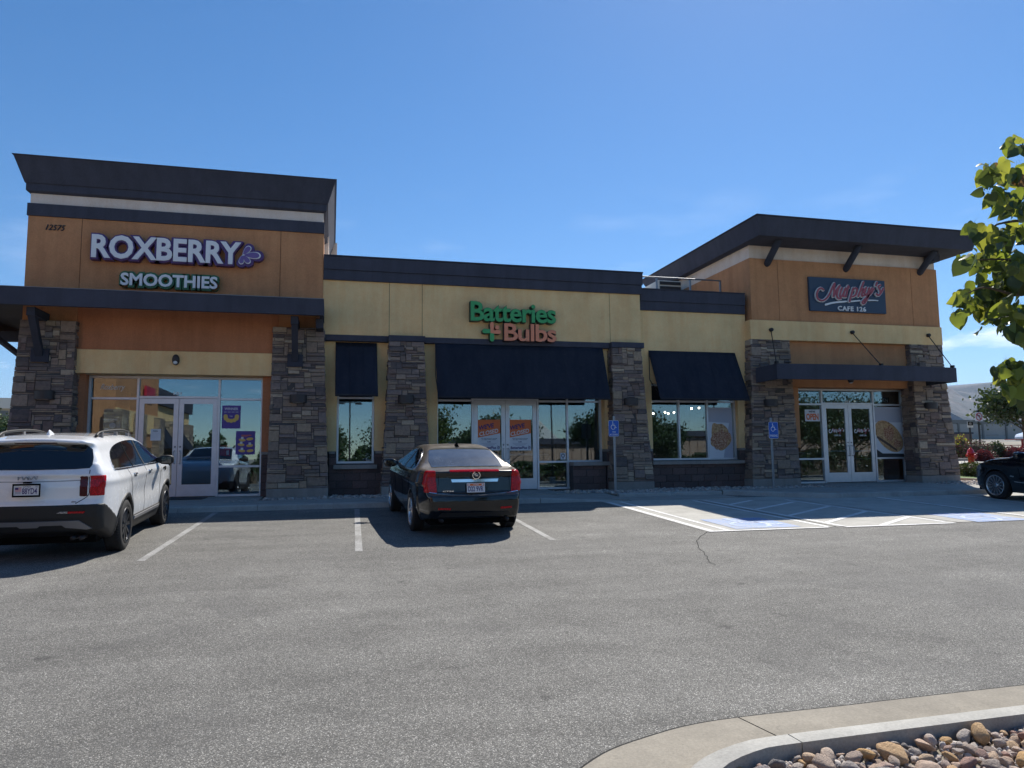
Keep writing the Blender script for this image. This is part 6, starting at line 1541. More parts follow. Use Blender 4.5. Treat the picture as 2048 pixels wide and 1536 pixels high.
c.line('door_pillar', 'black_plastic', [(2.10, 1.06), (2.04, 1.385)], 'side', 0.06, 0.008, sides=(1, -1)); c.line('door_pillar', 'gap_black', [(1.38, 1.06), (1.36, 1.26)], 'side', 0.03, 0.008, sides=(1, -1))
for pts in ([(2.10, 1.04), (2.16, 0.8), (2.12, 0.34)], [(3.12, 1.03), (3.20, 0.8), (3.14, 0.34)], [(1.10, 1.07), (1.18, 0.95), (1.38, 0.70), (1.46, 0.5), (1.48, 0.34)]): c.line('panel_gap', 'gap_black', pts, 'side', 0.008, sides=(1, -1))
c.line('panel_gap', 'gap_black', [(0.60, 1.06), (0.60, 0.90), (0.62, 0.725), (0.0, 0.70)], 'rear', 0.007, sides=(1, -1), sm=0)
c.line('bumper_trim', 'chrome', [(-0.78, 0.735), (-0.55, 0.705), (0, 0.685), (0.55, 0.705), (0.78, 0.735)], 'rear', 0.012, 0.006)
c.piece('tail_light', 'lens_red', lambda ax, y, z: np.maximum.reduce([0.645-ax-0.10*np.clip((0.98-z)*1.2, -1, 0.4)*0.6, y-0.34+0.25*np.clip(1.06-z, 0, 0.4), 0.725-z, z-1.075]), (-1.0, -0.05, 0.66), (1.0, 0.5, 1.15), 0.012, 0.012)
c.piece('brake_light', 'lens_red', lambda ax, y, z: np.maximum.reduce([ax-0.42, y-0.20, 1.052-z, z-1.12+0.0*ax]), (-0.5, 0.0, 1.0), (0.5, 0.35, 1.14), 0.010, 0.014)
c.patch('chrome_bar', 'chrome', [(-0.40, 0.935), (0.40, 0.935), (0.385, 0.888), (-0.385, 0.888)], 'rear', 0.022)
m = MB(); ribbon(m, [(0.062*math.cos(R(a)), 1.003+0.058*math.sin(R(a))) for a in range(115, 426, 20)], 0.010, wallfn, 0.022, 0.10, smooth=2)
sh = m.build('emblem', 'chrome', sed)
m = MB(); m.prism([(-0.034, 1.026), (0.034, 1.026), (0.036, 1.003), (0.0, 0.973), (-0.036, 1.003)], wallfn, 0.028, 0.10); m.build('emblem_shield', 'silver_plastic', sh)
m = MB(); ribbon(m, [(-0.028, 1.016), (0.028, 0.99)], 0.008, wallfn, 0.024, 0.05, smooth=0); m.build('emblem_bend', 'chrome', sh)
plate(sed, 0.0, 0.050, 0.800, R(-8), 'UTAH', 'D22 9VR', False)
text_flat('CTS4', -0.56, -0.38, 0.745, 0.765, 0.0, 0.03, 'badge', 'chrome', sed, 0.02)
c.patch('reflector', 'lens_red', [(-0.62, 0.455), (-0.42, 0.45), (-0.42, 0.48), (-0.62, 0.485)], 'rear', 0.005, sides=(1, -1))
c.patch('lower_valance', 'black_plastic', [(-0.62, 0.33), (0.62, 0.33), (0.56, 0.40), (-0.56, 0.40)], 'rear', 0.006)
for xx in (-0.55, 0.55): MB().tube([(xx, 0.10, 0.27), (xx, 0.4, 0.27)], 0.032, 12).build('exhaust', 'black_metal', sed, smooth=True)
m = MB(); m.add([(-0.03, 1.50, 1.425), (0.03, 1.50, 1.425), (0.03, 1.68, 1.452), (-0.03, 1.68, 1.452), (0, 1.53, 1.500), (0, 1.56, 1.502)], [(0, 1, 4), (1, 2, 5, 4), (2, 3, 5), (3, 0, 4, 5), (0, 3, 2, 1)]); m.build('aerial_fin', 'gap_black', sed, bevel=0.003)
for sg in (1, -1):
    mirror(sed, c, 3.02, 1.05, sg, 'car_black')
    for yy in (1.42, 2.42): MB().tube([(sg*0.925, yy-0.10, 0.90), (sg*0.945, yy-0.06, 0.902), (sg*0.945, yy+0.06, 0.902), (sg*0.925, yy+0.10, 0.90)], 0.012, 8).build('handle', 'car_black', sed, smooth=True)
for yw in c.wheels:
    for sg in (1, -1): wheel(sed, sg*0.815, yw, 0.333, 0.22, 0.235, (9, (0.016, 0.024)), 'rim_silver', sg)
MB().box(-0.72, 0.72, 0.25, 4.5, 0.19, 0.36).build('underbody', 'gap_black', sed); MB().box(-0.7, 0.7, 1.04, 1.10, 0.29, 0.36).build('axle', 'black_metal', sed)

# ------------------------------------------------ black car at the right edge, nose to the left
blk = thing('parked_car', 'glossy black car cut by the right edge, silver many-spoked wheel showing', 'car', (16.73, -9.25, gz(-9.25)), (TILT, 0, R(-2)))
c = Car(blk, [(0.35, 0.30), (0.05, 0.36), (0.0, 0.62), (0.05, 0.9), (0.12, 1.05), (0.55, 1.12), (1.1, 1.36), (1.6, 1.47), (2.2, 1.50), (2.7, 1.43), (3.2, 1.22), (3.55, 1.05), (4.1, 0.965), (4.50, 0.865), (4.72, 0.76), (4.84, 0.64), (4.86, 0.44), (4.80, 0.28), (4.6, 0.2), (0.7, 0.2)],
    [(0.1, 0.80), (0.25, 0.86), (0.42, 0.905), (0.65, 0.925), (0.85, 0.93), (1.0, 0.91), (1.1, 0.87), (1.2, 0.80), (1.35, 0.70), (1.45, 0.60), (1.6, 0.45)],
    [(-0.2, 0.80), (0.0, 0.88), (0.3, 0.97), (1.0, 1.0), (3.7, 1.0), (4.3, 0.955), (4.55, 0.87), (4.72, 0.74), (4.84, 0.55), (5.1, 0.4)],
    [(-0.2, 0.92), (0.9, 0.95), (2.0, 1.0), (3.4, 0.97), (5, 0.97)], (0.98, 3.93), 0.345, 0.385, rnd=0.05, roofk=0.11, crease=lambda y, z: 0.012*np.exp(-((z-0.84)/0.04)**2)-0.018*np.exp(-((z-0.62)/0.12)**2)*np.clip((y-1.2)*2, 0, 1)*np.clip((3.6-y)*2, 0, 1))
c.L, c.H, c.beltz, c.bowr, c.bowf, c.crown = 4.96, 1.50, 1.08, 0.10, 0.24, 0.03
c.body('car_black', 0.028)
c.patch('side_window', GL, [(0.95, 1.13), (1.25, 1.28), (1.6, 1.37), (2.2, 1.40), (2.7, 1.32), (3.2, 1.13), (3.1, 1.09), (1.1, 1.09)], 'side', 0.005, sides=(1, -1), smoothn=3)
c.patch('windscreen', GL, [(-0.68, 3.5), (0.68, 3.5), (0.56, 2.75), (-0.56, 2.75)], 'top', 0.004)
for pts in ([(2.15, 1.08), (2.2, 0.8), (2.15, 0.36)], [(3.2, 1.07), (3.28, 0.8), (3.2, 0.36)]): c.line('panel_gap', 'gap_black', pts, 'side', 0.009, sides=(1, -1))
c.line('sill_trim', 'chrome', [(3.4, 0.47), (2.4, 0.43), (1.4, 0.43)], 'side', 0.014, 0.006, sides=(1, -1))
c.patch('fender_badge', 'chrome', [(3.40, 0.60), (3.50, 0.62), (3.52, 0.585), (3.42, 0.575)], 'side', 0.006, sides=(1, -1))
c.piece('headlight', 'lens_clear', lambda ax, y, z: np.maximum.reduce([0.52-ax, 4.38-y, np.abs(z-0.76)-0.055]), (-1.0, 4.2, 0.65), (1.0, 5.05, 0.9), 0.016, 0.006)
for sg in (1, -1): mirror(blk, c, 3.10, 1.09, sg, 'car_black')
for yw in c.wheels:
    for sg in (1, -1): wheel(blk, sg*0.825, yw, 0.345, 0.225, 0.248, (14, (0.008, 0.020)), 'rim_silver', sg)
MB().box(-0.72, 0.72, 0.25, 4.6, 0.19, 0.36).build('underbody', 'gap_black', blk)
# ================================================================== surroundings on the right, in front and behind
def leaf_cloud(name, mat, pts, size, parent, shape='quad', kind='stuff', jitter=0.4):
    """one mesh of many small leaves at the given points"""
    n = len(pts); rs = np.random.default_rng(len(pts)+int(size*1000)); P = np.array(pts)
    d = rs.normal(size=(n, 3)); d[:, 2] *= 0.6; d /= np.linalg.norm(d, axis=1, keepdims=True); t = rs.normal(size=(n, 3)); a = np.cross(d, t); a /= np.linalg.norm(a, axis=1, keepdims=True); b_ = np.cross(d, a)
    s = size*rs.uniform(1-jitter, 1+jitter, size=(n, 1)); V = np.stack([P-a*s*0.5, P+b_*s*0.36, P+a*s*0.5+d*s*0.12, P-b_*s*0.36], 1).reshape(-1, 3)
    Q = np.arange(4*n).reshape(-1, 4); me = bpy.data.meshes.new(name); me.vertices.add(4*n); me.vertices.foreach_set('co', V.astype(np.float32).ravel()); me.loops.add(4*n); me.loops.foreach_set('vertex_index', Q.ravel().astype(np.int32)); me.polygons.add(n)
    me.polygons.foreach_set('loop_start', np.arange(0, 4*n, 4, dtype=np.int32)); me.polygons.foreach_set('loop_total', np.full(n, 4, dtype=np.int32)); me.update()
    mats = mat if isinstance(mat, (list, tuple)) else [mat]
    for q in mats: me.materials.append(M(q))
    if len(mats) > 1: me.polygons.foreach_set('material_index', rs.integers(0, len(mats), n).astype(np.int32))
    o = bpy.data.objects.new(name, me); COL.objects.link(o); o.parent = parent
    if kind: o['kind'] = kind
    return o
def shell_pts(n, c, r, seed, inner=0.55, clumps=26):
    rs = np.random.default_rng(seed); cl = rs.normal(size=(clumps, 3)); cl /= np.linalg.norm(cl, axis=1, keepdims=True); cl *= rs.uniform(0.45, 1.0, size=(clumps, 1)); cl[:, 2] = np.abs(cl[:, 2])*0.9-0.25*rs.random(clumps)
    k = rs.integers(0, clumps, n); p = cl[k]+rs.normal(size=(n, 3))*0.20; return (p*np.array(r)+np.array(c)).tolist()
def tree(x, y, z, H, cr, seed, label, mats=('leaf_dark', 'leaf_mid'), n=9000, leafs=0.16, cat='tree', trunk_r=0.16, group=None, clumps=34, squash=0.8):
    t = thing('tree', label, cat, (x, y, z), group=group); rs = random.Random(seed); ch = H-cr*squash
    m = MB(); m.tube([(0, 0, -0.1), (0.04, 0.02, H*0.2), (rs.uniform(-.15, .15), rs.uniform(-.15, .15), H*0.5), (rs.uniform(-.2, .2), 0, H*0.85)], [trunk_r*1.25, trunk_r, trunk_r*0.75, trunk_r*0.25], 9); m.build('trunk', 'bark', t, smooth=True)
    for k in range(6):
        a = k*1.05+rs.random(); h0 = H*(0.28+0.07*k); q = cr*rs.uniform(0.55, 0.85)
        MB().tube([(0, 0, h0), (q*0.45*math.cos(a), q*0.45*math.sin(a), h0+q*0.35), (q*math.cos(a), q*math.sin(a), h0+q*0.7)], [trunk_r*0.5, trunk_r*0.3, trunk_r*0.08], 6).build('branch', 'bark', t, smooth=True)
    leaf_cloud('crown', list(mats), shell_pts(n, (0, 0, ch), (cr, cr, cr*squash), seed, clumps=clumps), leafs, t); return t
def bush(x, y, z, r, h, seed, label, mats, n=2600, leafs=0.07, group=None):
    t = thing('shrub', label, 'shrub', (x, y, z), group=group); rs = np.random.default_rng(seed); d = rs.normal(size=(n, 3)); d /= np.linalg.norm(d, axis=1, keepdims=True); d[:, 2] = np.abs(d[:, 2])
    rr = rs.uniform(0.62, 1.0, size=(n, 1))*(1+0.10*np.sin(7*np.arctan2(d[:, 1], d[:, 0])+seed))[:, None]; p = d*rr*np.array([r, r, h])
    MB().lathe([(0.03, 0.0), (r*0.55, h*0.15), (r*0.62, h*0.45), (r*0.35, h*0.75), (0.02, h*0.82)], n=12).build('stems', 'bark', t, smooth=True)
    leaf_cloud('foliage', list(mats), p.tolist(), leafs, t); return t
# right verge: walk, grass, gravel, street, on ground that climbs away from the shops
def tz(y): return float(np.interp(y, [-2, 0.5, 2.8, 7.2, 13, 36, 60, 400], [-0.12, 0.0, 0.27, 0.55, 1.0, 2.0, 2.6, 4.0]))
def land(name, x0, x1, y0, y1, mat, lift=0.0):
    ys = [y0]+[y for y in (0.5, 2.8, 7.2, 13, 36, 60, 400) if y0 < y < y1]+[y1]; m = MB()
    vs = [(x, y, tz(y)+lift) for y in ys for x in (x0, x1)]
    o = m.add(vs, [(2*i, 2*i+1, 2*i+3, 2*i+2) for i in range(len(ys)-1)]).build(name, mat); o['kind'] = 'structure'; return o
def flat(name, pts, mat, z, kind='structure'):
    return sheet(name, pts, mat, lambda x, y: z, 0)
land('grass_strip', 20.8, 80, 0.4, 4.6, 'grass', 0.02)
land('pavement', 20.8, 80, 4.65, 6.5, 'concrete_pad', 0.03)
land('gravel_verge', 20.8, 90, 6.7, 10.8, 'dry_ground', 0.02)
MB().hexa([(20.8, 6.50, tz(6.5)-0.2), (90, 6.50, tz(6.5)-0.2), (90, 6.66, tz(6.6)-0.2), (20.8, 6.66, tz(6.6)-0.2), (20.8, 6.50, tz(6.5)+0.14), (90, 6.50, tz(6.5)+0.14), (90, 6.66, tz(6.6)+0.14), (20.8, 6.66, tz(6.6)+0.14)]).build('kerb', 'concrete_walk')['kind'] = 'structure'
land('pavement', 20.8, 140, 10.9, 13.6, 'concrete_pad', 0.03)
land('verge', 20.8, 140, 13.7, 30, 'dry_ground', 0.03)
land('road', 20.8, 140, 30, 39, 'asphalt', 0.02)
m = MB(); ysl = [-2, 0.5, 2.8, 7.2, 13, 36, 60, 400, 1500]; xl = [14, 20.75, 1500]
vs = [(x, y, (tz(y)-0.03) if x > 14 else -0.17) for y in ysl for x in ([20.7 if y < 14.5 else 14]+xl[1:])]
vs = [(x, y, (tz(y)-0.03) if x > 20.72 else -0.17) for x, y, z in vs]
m.add(vs, [(3*i+j, 3*i+j+1, 3*i+4+j, 3*i+3+j) for i in range(len(ysl)-1) for j in (0, 1)]); m.build('hillside', 'dry_ground')['kind'] = 'structure'
items.clear(); scatter(21, 40, 6.9, 10.7, 2600, 0.58, 0.04, 0.10); items[:] = [(Vector((l.x, l.y, tz(l.y)+0.04)), r_, s_) for l, r_, s_ in items]; scatter(18.6, 22.5, -1.4, 0.5, 260, -0.05, 0.04, 0.09); rock_pile('verge_rocks', items, 1, None, 15)
def pos(px, py, D): p = at(px, py, D); return p.x, p.y
def grd(px, D): p = at(px, 900, D); return p.x, p.y
for px, D, r, h, lab, mats in ((1951, 27.2, 0.85, 0.95, 'large purple-leaved shrub behind the red hydrant', ('leaf_purple', 'leaf_dark')), (1992, 27.5, 0.52, 0.85, 'rounded green shrub between the purple and the red ones', ('leaf_dark', 'leaf_mid')),
        (2022, 27.0, 0.50, 0.62, 'low red-leaved shrub left of the red picnic table', ('leaf_red', 'leaf_purple')), (2044, 27.0, 0.62, 0.62, 'wide red-leaved shrub at the right edge of the picture', ('leaf_red', 'leaf_purple')), (1965, 26.0, 0.42, 0.55, 'small purple shrub in front of the large purple one', ('leaf_purple', 'leaf_red')),
        (1912, 28.0, 0.45, 0.65, 'small purple shrub beside the far right stone column', ('leaf_purple', 'leaf_dark')), (1938, 21.2, 0.80, 0.50, 'low grey-green shrub at the foot of the red hydrant', ('leaf_dark', 'leaf_mid'))):
    x, y = grd(px, D); bush(x, y, tz(y)-0.03, r, h, int(px), lab, mats, n=4200, leafs=0.06, group=None)
# fire hydrant
x, y = grd(1941, 22.6)
t = thing('fire_hydrant', 'red fire hydrant on the grass beyond the far right stone column', 'hydrant', (x, y, at(1941, 933, 22.6).z-0.02))
MB().lathe([(0.0, 0.0), (0.17, 0.0), (0.17, 0.03), (0.125, 0.04), (0.115, 0.08), (0.105, 0.5), (0.14, 0.505), (0.14, 0.535), (0.12, 0.54), (0.112, 0.62), (0.08, 0.68), (0.035, 0.71), (0.0, 0.71)], n=20).build('barrel', 'red_paint', t, smooth=True)
MB().lathe([(0.0, 0.70), (0.035, 0.70), (0.035, 0.76), (0.0, 0.76)], n=6).build('top_nut', 'red_paint', t)
for ax_, o_ in (((-1, 0), 'x'), ((1, 0), 'x')): MB().tube([(0.09*ax_[0], 0, 0.44), (0.17*ax_[0], 0, 0.44), (0.171*ax_[0], 0, 0.44), (0.205*ax_[0], 0, 0.44)], [0.05, 0.05, 0.062, 0.055], 10).build('side_outlet', 'red_paint', t)
MB().tube([(0, -0.09, 0.40), (0, -0.17, 0.40), (0, -0.171, 0.40), (0, -0.215, 0.40)], [0.07, 0.07, 0.085, 0.078], 12).build('front_outlet', 'red_paint', t)
for k in range(8): MB().box(0.135*math.cos(k*0.785)-0.012, 0.135*math.cos(k*0.785)+0.012, 0.135*math.sin(k*0.785)-0.012, 0.135*math.sin(k*0.785)+0.012, 0.03, 0.055).build('bolt', 'red_paint', t)
# street signs
x, y = grd(1961.5, 31.0); zb, zt = tz(y), at(1961, 821, 31.0).z
t = thing('street_sign', 'round no left turn sign on a dark post beyond the hydrant', 'sign', (x, y, zb))
MB().box(-0.035, 0.035, -0.02, 0.03, 0, zt-zb).build('post', 'black_metal', t)
zc = at(1961, 833.5, 31.0).z-zb; r_ = 0.215
MB().box(-0.24, 0.24, -0.045, -0.022, zc-0.24, zc+0.24).build('plate', 'print_white', t, bevel=0.01)
m = MB(); ribbon(m, [(r_*0.88*math.cos(k*math.pi/12), zc+r_*0.88*math.sin(k*math.pi/12)) for k in range(25)], 0.045, wallfn, -0.052, -0.046, smooth=0, cap=False); ribbon(m, [(-0.14, zc+0.14), (0.14, zc-0.14)], 0.04, wallfn, -0.054, -0.0505, smooth=0); m.build('ring', 'poster_red', t)
m = MB(); ribbon(m, [(0.06, zc-0.12), (0.06, zc+0.03), (0.02, zc+0.07), (-0.04, zc+0.07)], 0.04, wallfn, -0.049, -0.0455, smooth=3); m.prism([(-0.13, zc+0.07), (-0.05, zc+0.14), (-0.05, zc+0.0)], wallfn, -0.049, -0.0458); m.build('arrow', 'print_black', t)
MB().box(-0.06, 0.06, -0.02, 0.03, zt-zb-0.12, zt-zb+0.02).build('post_cap', 'black_metal', t)
x, y = grd(1943, 33.0); zt = at(1943, 843, 33.0).z; zb = tz(y)
t = thing('street_sign', 'small black and white route plate on a dark post near the red hydrant', 'sign', (x, y, zb))
MB().box(-0.04, 0.04, -0.02, 0.03, 0, zt-zb).build('post', 'black_metal', t)
z1 = zt-zb; MB().box(-0.19, 0.19, -0.045, -0.022, z1-0.34, z1).build('plate', 'print_white', t); MB().box(-0.18, 0.18, -0.05, -0.046, z1-0.22, z1-0.01).build('face', 'gap_black', t)
text_flat('12', -0.08, 0.08, z1-0.17, z1-0.06, -0.053, -0.051, 'print', 'print_white', t, 0.03)
# red picnic table, far white car, walls and buildings
x, y = grd(2046, 30.5)
t = thing('picnic_table', 'red metal picnic table beyond the red shrubs at the right edge', 'table', (x, y, tz(y)))
MB().box(-0.75, 0.75, -0.38, 0.38, 0.72, 0.76).build('tabletop', 'red_paint', t, bevel=0.01); MB().tube([(0, 0, 0), (0, 0, 0.72)], 0.05, 8).build('pedestal', 'red_paint', t)
for s_ in (-1, 1): MB().box(-0.75, 0.75, s_*0.72-0.13, s_*0.72+0.13, 0.42, 0.46).build('bench_seat', 'red_paint', t, bevel=0.01); MB().tube([(0, 0, 0.1), (0, s_*0.72, 0.42)], 0.025, 6).build('strut', 'red_paint', t)
x, y = grd(2046, 53.5)
t = thing('parked_car', 'distant white car passing on the street at the right edge', 'car', (x+4.2, y, tz(y)-0.25), (0, 0, R(90)))
c = Car(t, [(0.2, 0.3), (0.0, 0.5), (0.05, 0.9), (0.5, 1.02), (1.1, 1.38), (2.0, 1.45), (2.7, 1.30), (3.3, 1.0), (4.1, 0.85), (4.4, 0.6), (4.35, 0.3), (4.0, 0.22)], [(0.1, 0.78), (0.4, 0.86), (0.8, 0.88), (1.0, 0.85), (1.2, 0.72), (1.4, 0.58), (1.5, 0.5)], [(-.2, 0.85), (0.3, 0.96), (1, 1), (3.5, 1), (4.4, 0.75), (5, 0.7)], [(-.2, 0.95), (5, 0.95)], (0.85, 3.5), 0.32, 0.37)
c.L, c.H, c.beltz, c.bowr, c.bowf, c.crown = 4.42, 1.46, 1.0, 0.08, 0.2, 0.02
c.body('car_white', 0.05); c.patch('side_window', GL, [(0.8, 1.0), (1.2, 1.3), (2.0, 1.36), (2.6, 1.25), (3.1, 1.0)], 'side', 0.01, grid=0.12, sides=(1, -1))
for yw in c.wheels:
    for sg in (1, -1): MB().lathe([(0.0, sg*0.10), (0.2, sg*0.10), (0.22, sg*0.09), (0.31, sg*0.09), (0.32, 0), (0.31, -sg*0.09)], (sg*0.78, 0, 0), 'x', 20).build('wheel', 'tyre', t, loc=(0, yw, 0.32))
# long grey sound wall of panels and posts
t = thing('sound_wall', 'long grey panelled wall across the street, below the hills', 'wall', (0, 60, 2.4))
D = 79.8; xa, xb = at(1880, 850, D).x-25, at(2048, 850, D).x+70; zt = at(1980, 848, D).z-2.4
n = int((xb-xa)/4.0)
for k in range(n):
    a = xa+k*4.0
    for j in range(3): MB().box(a+0.15, a+3.85, 0, 0.15, j*zt/3+0.02, (j+1)*zt/3-0.02).build('panel', 'soundwall_grey', t)
    MB().box(a-0.13, a+0.13, -0.12, 0.27, 0, zt+0.1).build('wall_post', 'soundwall_dark', t)
MB().box(xa, xb, -0.05, 0.2, zt+0.101, zt+0.35).build('coping', 'soundwall_dark', t)
D = 95.0; zt2 = at(1960, 840, D).z-2.3
t = thing('warehouse', 'long low grey building with dark roof edge behind the panelled wall', 'building', (at(1990, 850, D).x+10, D-19.8, 2.3))
MB().box(-45, 45, 0, 25, 0, zt2-1.2).build('wall', 'soundwall_grey', t); MB().box(-45.3, 45.3, -0.3, 25.3, zt2-1.195, zt2).build('roof', 'soundwall_dark', t)
for k in range(14): MB().box(-43+k*6.2, -40.5+k*6.2, -0.06, -0.01, zt2-3.6, zt2-2.2).build('window', 'glass_black', t)
MB().box(-30, -22, 5, 12, zt2+0.01, zt2+1.1).build('roof_unit', 'soundwall_grey', t)
p0, p1 = at(1900, 868, 52.0), at(1943.5, 868, 52.0)
t = thing('utility_building', 'small plain brown building across the street behind the last column', 'building', ((p0.x+p1.x)/2-2, p0.y, 1.6)); w = (p1.x-p0.x)/2+2; hb = p0.z-1.6
MB().box(-w, w, 0, 6, 0, hb).build('wall', 'brown_stucco', t); MB().box(-w-0.1, w+0.1, -0.1, 6.1, hb+0.002, hb+0.15).build('roof', 'trim_dark', t)
MB().box(-w+0.6, -w+1.6, -0.05, -0.01, 0, 2.1).build('door', 'trim_dark', t)
x, y = grd(1922, 30.0)
bush(x, y, tz(y), 0.5, 1.0, 77, 'yellowing small tree against the plain brown building', ('leaf_yellow', 'leaf_dry'), n=1400, leafs=0.08)
# dark tree standing beyond the right edge, its crown reaching into view
x, y = grd(2052, 31.0); tree(x, y, tz(y)-0.1, 3.75, 2.05, 5, 'dark broad-leaved tree with an untidy crown beyond the red shrubs', n=6500, leafs=0.19, clumps=40, squash=0.66, trunk_r=0.09)
# left, beyond the tower: pale flat building and a conifer-like tree
p0 = at(8, 796, 70.0)
t = thing('commercial_building', 'long beige building with a pale roof edge, far beyond the left tower', 'building', (p0.x-14, p0.y, -0.1)); zt = p0.z+0.1
MB().box(-30, 17, 0, 30, 0, zt-0.9).build('wall', 'beige_metal', t); MB().box(-30.2, 17.2, -0.2, 30.2, zt-0.898, zt).build('roof', 'pale_roof', t)
for k in range(20): MB().box(-28+k*2.3, -27+k*2.3, -0.07, -0.01, zt-1.6, zt-1.1).build('vent', 'soundwall_dark', t)
for k in range(8): MB().box(-27+k*5.5, -24.5+k*5.5, -0.07, -0.01, 0, 2.6).build('dock_door', 'soundwall_grey', t)
x, y = grd(-2, 34.0); tree(x, y, -0.1, at(3, 834, 34.0).z, 0.95, 14, 'dense dark tree left of the smoothie shop tower', n=5200, leafs=0.13, squash=1.25, clumps=30)
x, y = grd(-60, 40.0); tree(x, y, -0.1, 3.6, 1.8, 15, 'broad tree outside the left edge near the beige building', n=3500, leafs=0.2)
# mountains
def ridge(name, D, prof, depth, mat, seed, amp, label=None, res=90):
    """hill mass whose skyline passes through (px, py) points at distance D and falls away towards us"""
    pts = [(at(px, py, D).x, at(px, py, D).z) for px, py in prof]; xs = np.array([p[0] for p in pts]); zs = np.array([p[1] for p in pts])
    X = np.linspace(xs[0], xs[-1], res*3); m = MB(); rows = 26; vs = []
    for j in range(rows+1):
        t = j/rows
        for x in X:
            zt = np.interp(x, xs, zs); f = math.sin(t*math.pi/2)**1.15 if t <= 1 else 1
            nz = noise.fractal(Vector((x/depth*3.2+seed, t*3.0, seed)), 1.0, 2.1, 7)*amp*(0.15+0.85*math.sin(math.pi*min(t, 0.98)))+noise.ridged_multi_fractal(Vector((x/depth*2.0, t*1.5+seed, 3.3)), 1.0, 2.2, 6, 0.9, 2.0)*amp*0.35*math.sin(math.pi*t)
            vs.append((x, D-19.8-depth*(1-t), min(-3+(zt+3)*f+nz*(1 if t < 1 else 0.12), zt*(0.90+0.10*t)+amp*0.03)))
    nx = len(X)
    for x in X: vs.append((x, D-19.8+depth, -3))
    fs = [(j*nx+i, j*nx+i+1, (j+1)*nx+i+1, (j+1)*nx+i) for j in range(rows+1) for i in range(nx-1)]
    o = m.add(vs, fs).build(name, mat, None, smooth=True); o['kind'] = 'structure'; return o
ridge('foothills', 3600, [(1500, 800), (1700, 795), (1800, 785), (1893, 774), (1912, 777), (1935, 780), (1955, 781), (1975, 785), (2000, 790), (2048, 800), (2150, 815), (2400, 840)], 1900, 'far_hill', 4, 130)
ridge('mountains', 8200, [(1300, 840), (1600, 800), (1800, 782), (1893, 772), (1925, 776), (1945, 779), (1958, 773), (1967, 770.5), (1978, 775), (1995, 784), (2048, 798), (2200, 820), (2500, 800)], 2600, 'far_hill', 9, 190)
ridge('mountains', 8800, [(-1800, 860), (-900, 845), (-500, 838), (-100, 860), (100, 880), (300, 885)], 2600, 'far_hill', 12, 80)

# ------------------------------------------------------------------ leafy branches close to the camera on the right
rb = thing('tree', 'leafy branch tips of a near tree with heart-shaped leaves, entering from the right edge', 'tree', (4.55, -16.75, gz(-16.75)))
RB = Vector(rb.location)
def leaf_mesh(mat, seed):
    rs = random.Random(seed); half = [(0, 0.0), (0.16, -0.07), (0.36, -0.05), (0.49, 0.12), (0.50, 0.32), (0.42, 0.55), (0.27, 0.78), (0.10, 0.95), (0, 1.06)]
    out = half+[(-a, b_) for a, b_ in half[-2:0:-1]]; V = [(a, b_, 0.26*abs(a)+0.08*math.sin(b_*4+seed)+0.05*math.sin(a*7+seed)+rs.uniform(-0.02, 0.02)-0.18*b_*b_*0.5) for a, b_ in out]
    c = len(V); V += [(0, 0.25, -0.03), (0, 0.5, -0.05), (0, 0.78, -0.10)]
    n = len(out); F_ = []
    for i in range(n):
        b1 = (out[i][1]+out[(i+1) % n][1])/2; F_.append((i, (i+1) % n, c+(0 if b1 < 0.37 else 1 if b1 < 0.64 else 2)))
    F_ += [(2, 2, 2)][:0]
    # bridge the midrib points
    F_ += [(4, c+1, c), (5, 6, c+2), (5, c+2, c+1), (n-4, c, c+1), (n-5, c+1, c+2)]
    m = MB().add(V, F_); m.add([(-0.006, -0.5, 0.02), (0.006, -0.5, 0.02), (0.008, 0.03, 0.0), (-0.008, 0.03, 0.0)], [(0, 1, 2, 3)]); return m.mesh('leaf', mat, True)
lms = [leaf_mesh(mt, s_) for s_, mt in enumerate(('leaf_green', 'leaf_yellow', 'leaf_green', 'leaf_shade', 'leaf_shade', 'leaf_yellow'))]; dry = leaf_mesh('leaf_dry', 9)
random.seed(33)
# (px, py, spread px, count) of the leaf clusters, at 3.6 to 4.6 m
CL = [(cx_, cy_, sp_, int(n_*1.9)) for cx_, cy_, sp_, n_ in [(2036, 285, 14, 5), (1985, 340, 26, 12), (2020, 350, 22, 12), (1968, 345, 12, 5), (1990, 385, 20, 9), (2025, 400, 20, 10), (1945, 450, 10, 3), (1975, 478, 20, 9), (2005, 470, 22, 12), (2035, 460, 22, 12), (1935, 515, 12, 5), (1965, 525, 22, 12), (2000, 520, 24, 16), (2035, 525, 24, 16),
      (1925, 590, 12, 7), (1917, 622, 8, 3), (1950, 600, 20, 13), (1985, 580, 26, 20), (2020, 575, 26, 20), (1990, 620, 24, 15), (2030, 625, 24, 18), (2045, 670, 12, 8), (1995, 740, 10, 6), (2015, 735, 16, 12), (2040, 745, 16, 12), (2022, 770, 12, 7), (2045, 785, 12, 8), (2100, 400, 50, 34), (2110, 560, 50, 44), (2110, 700, 50, 34), (2130, 300, 40, 16)]]
pts_l = []; 
for cx_, cy_, sp, n in CL:
    dep = random.uniform(3.9, 4.6)
    for _ in range(n):
        u, v = random.gauss(0, sp*0.55), random.gauss(0, sp*0.5); Dp = dep+random.uniform(-0.25, 0.25)
        pts_l.append((at(cx_+u, cy_+v, Dp), cx_+u, cy_+v, Dp))
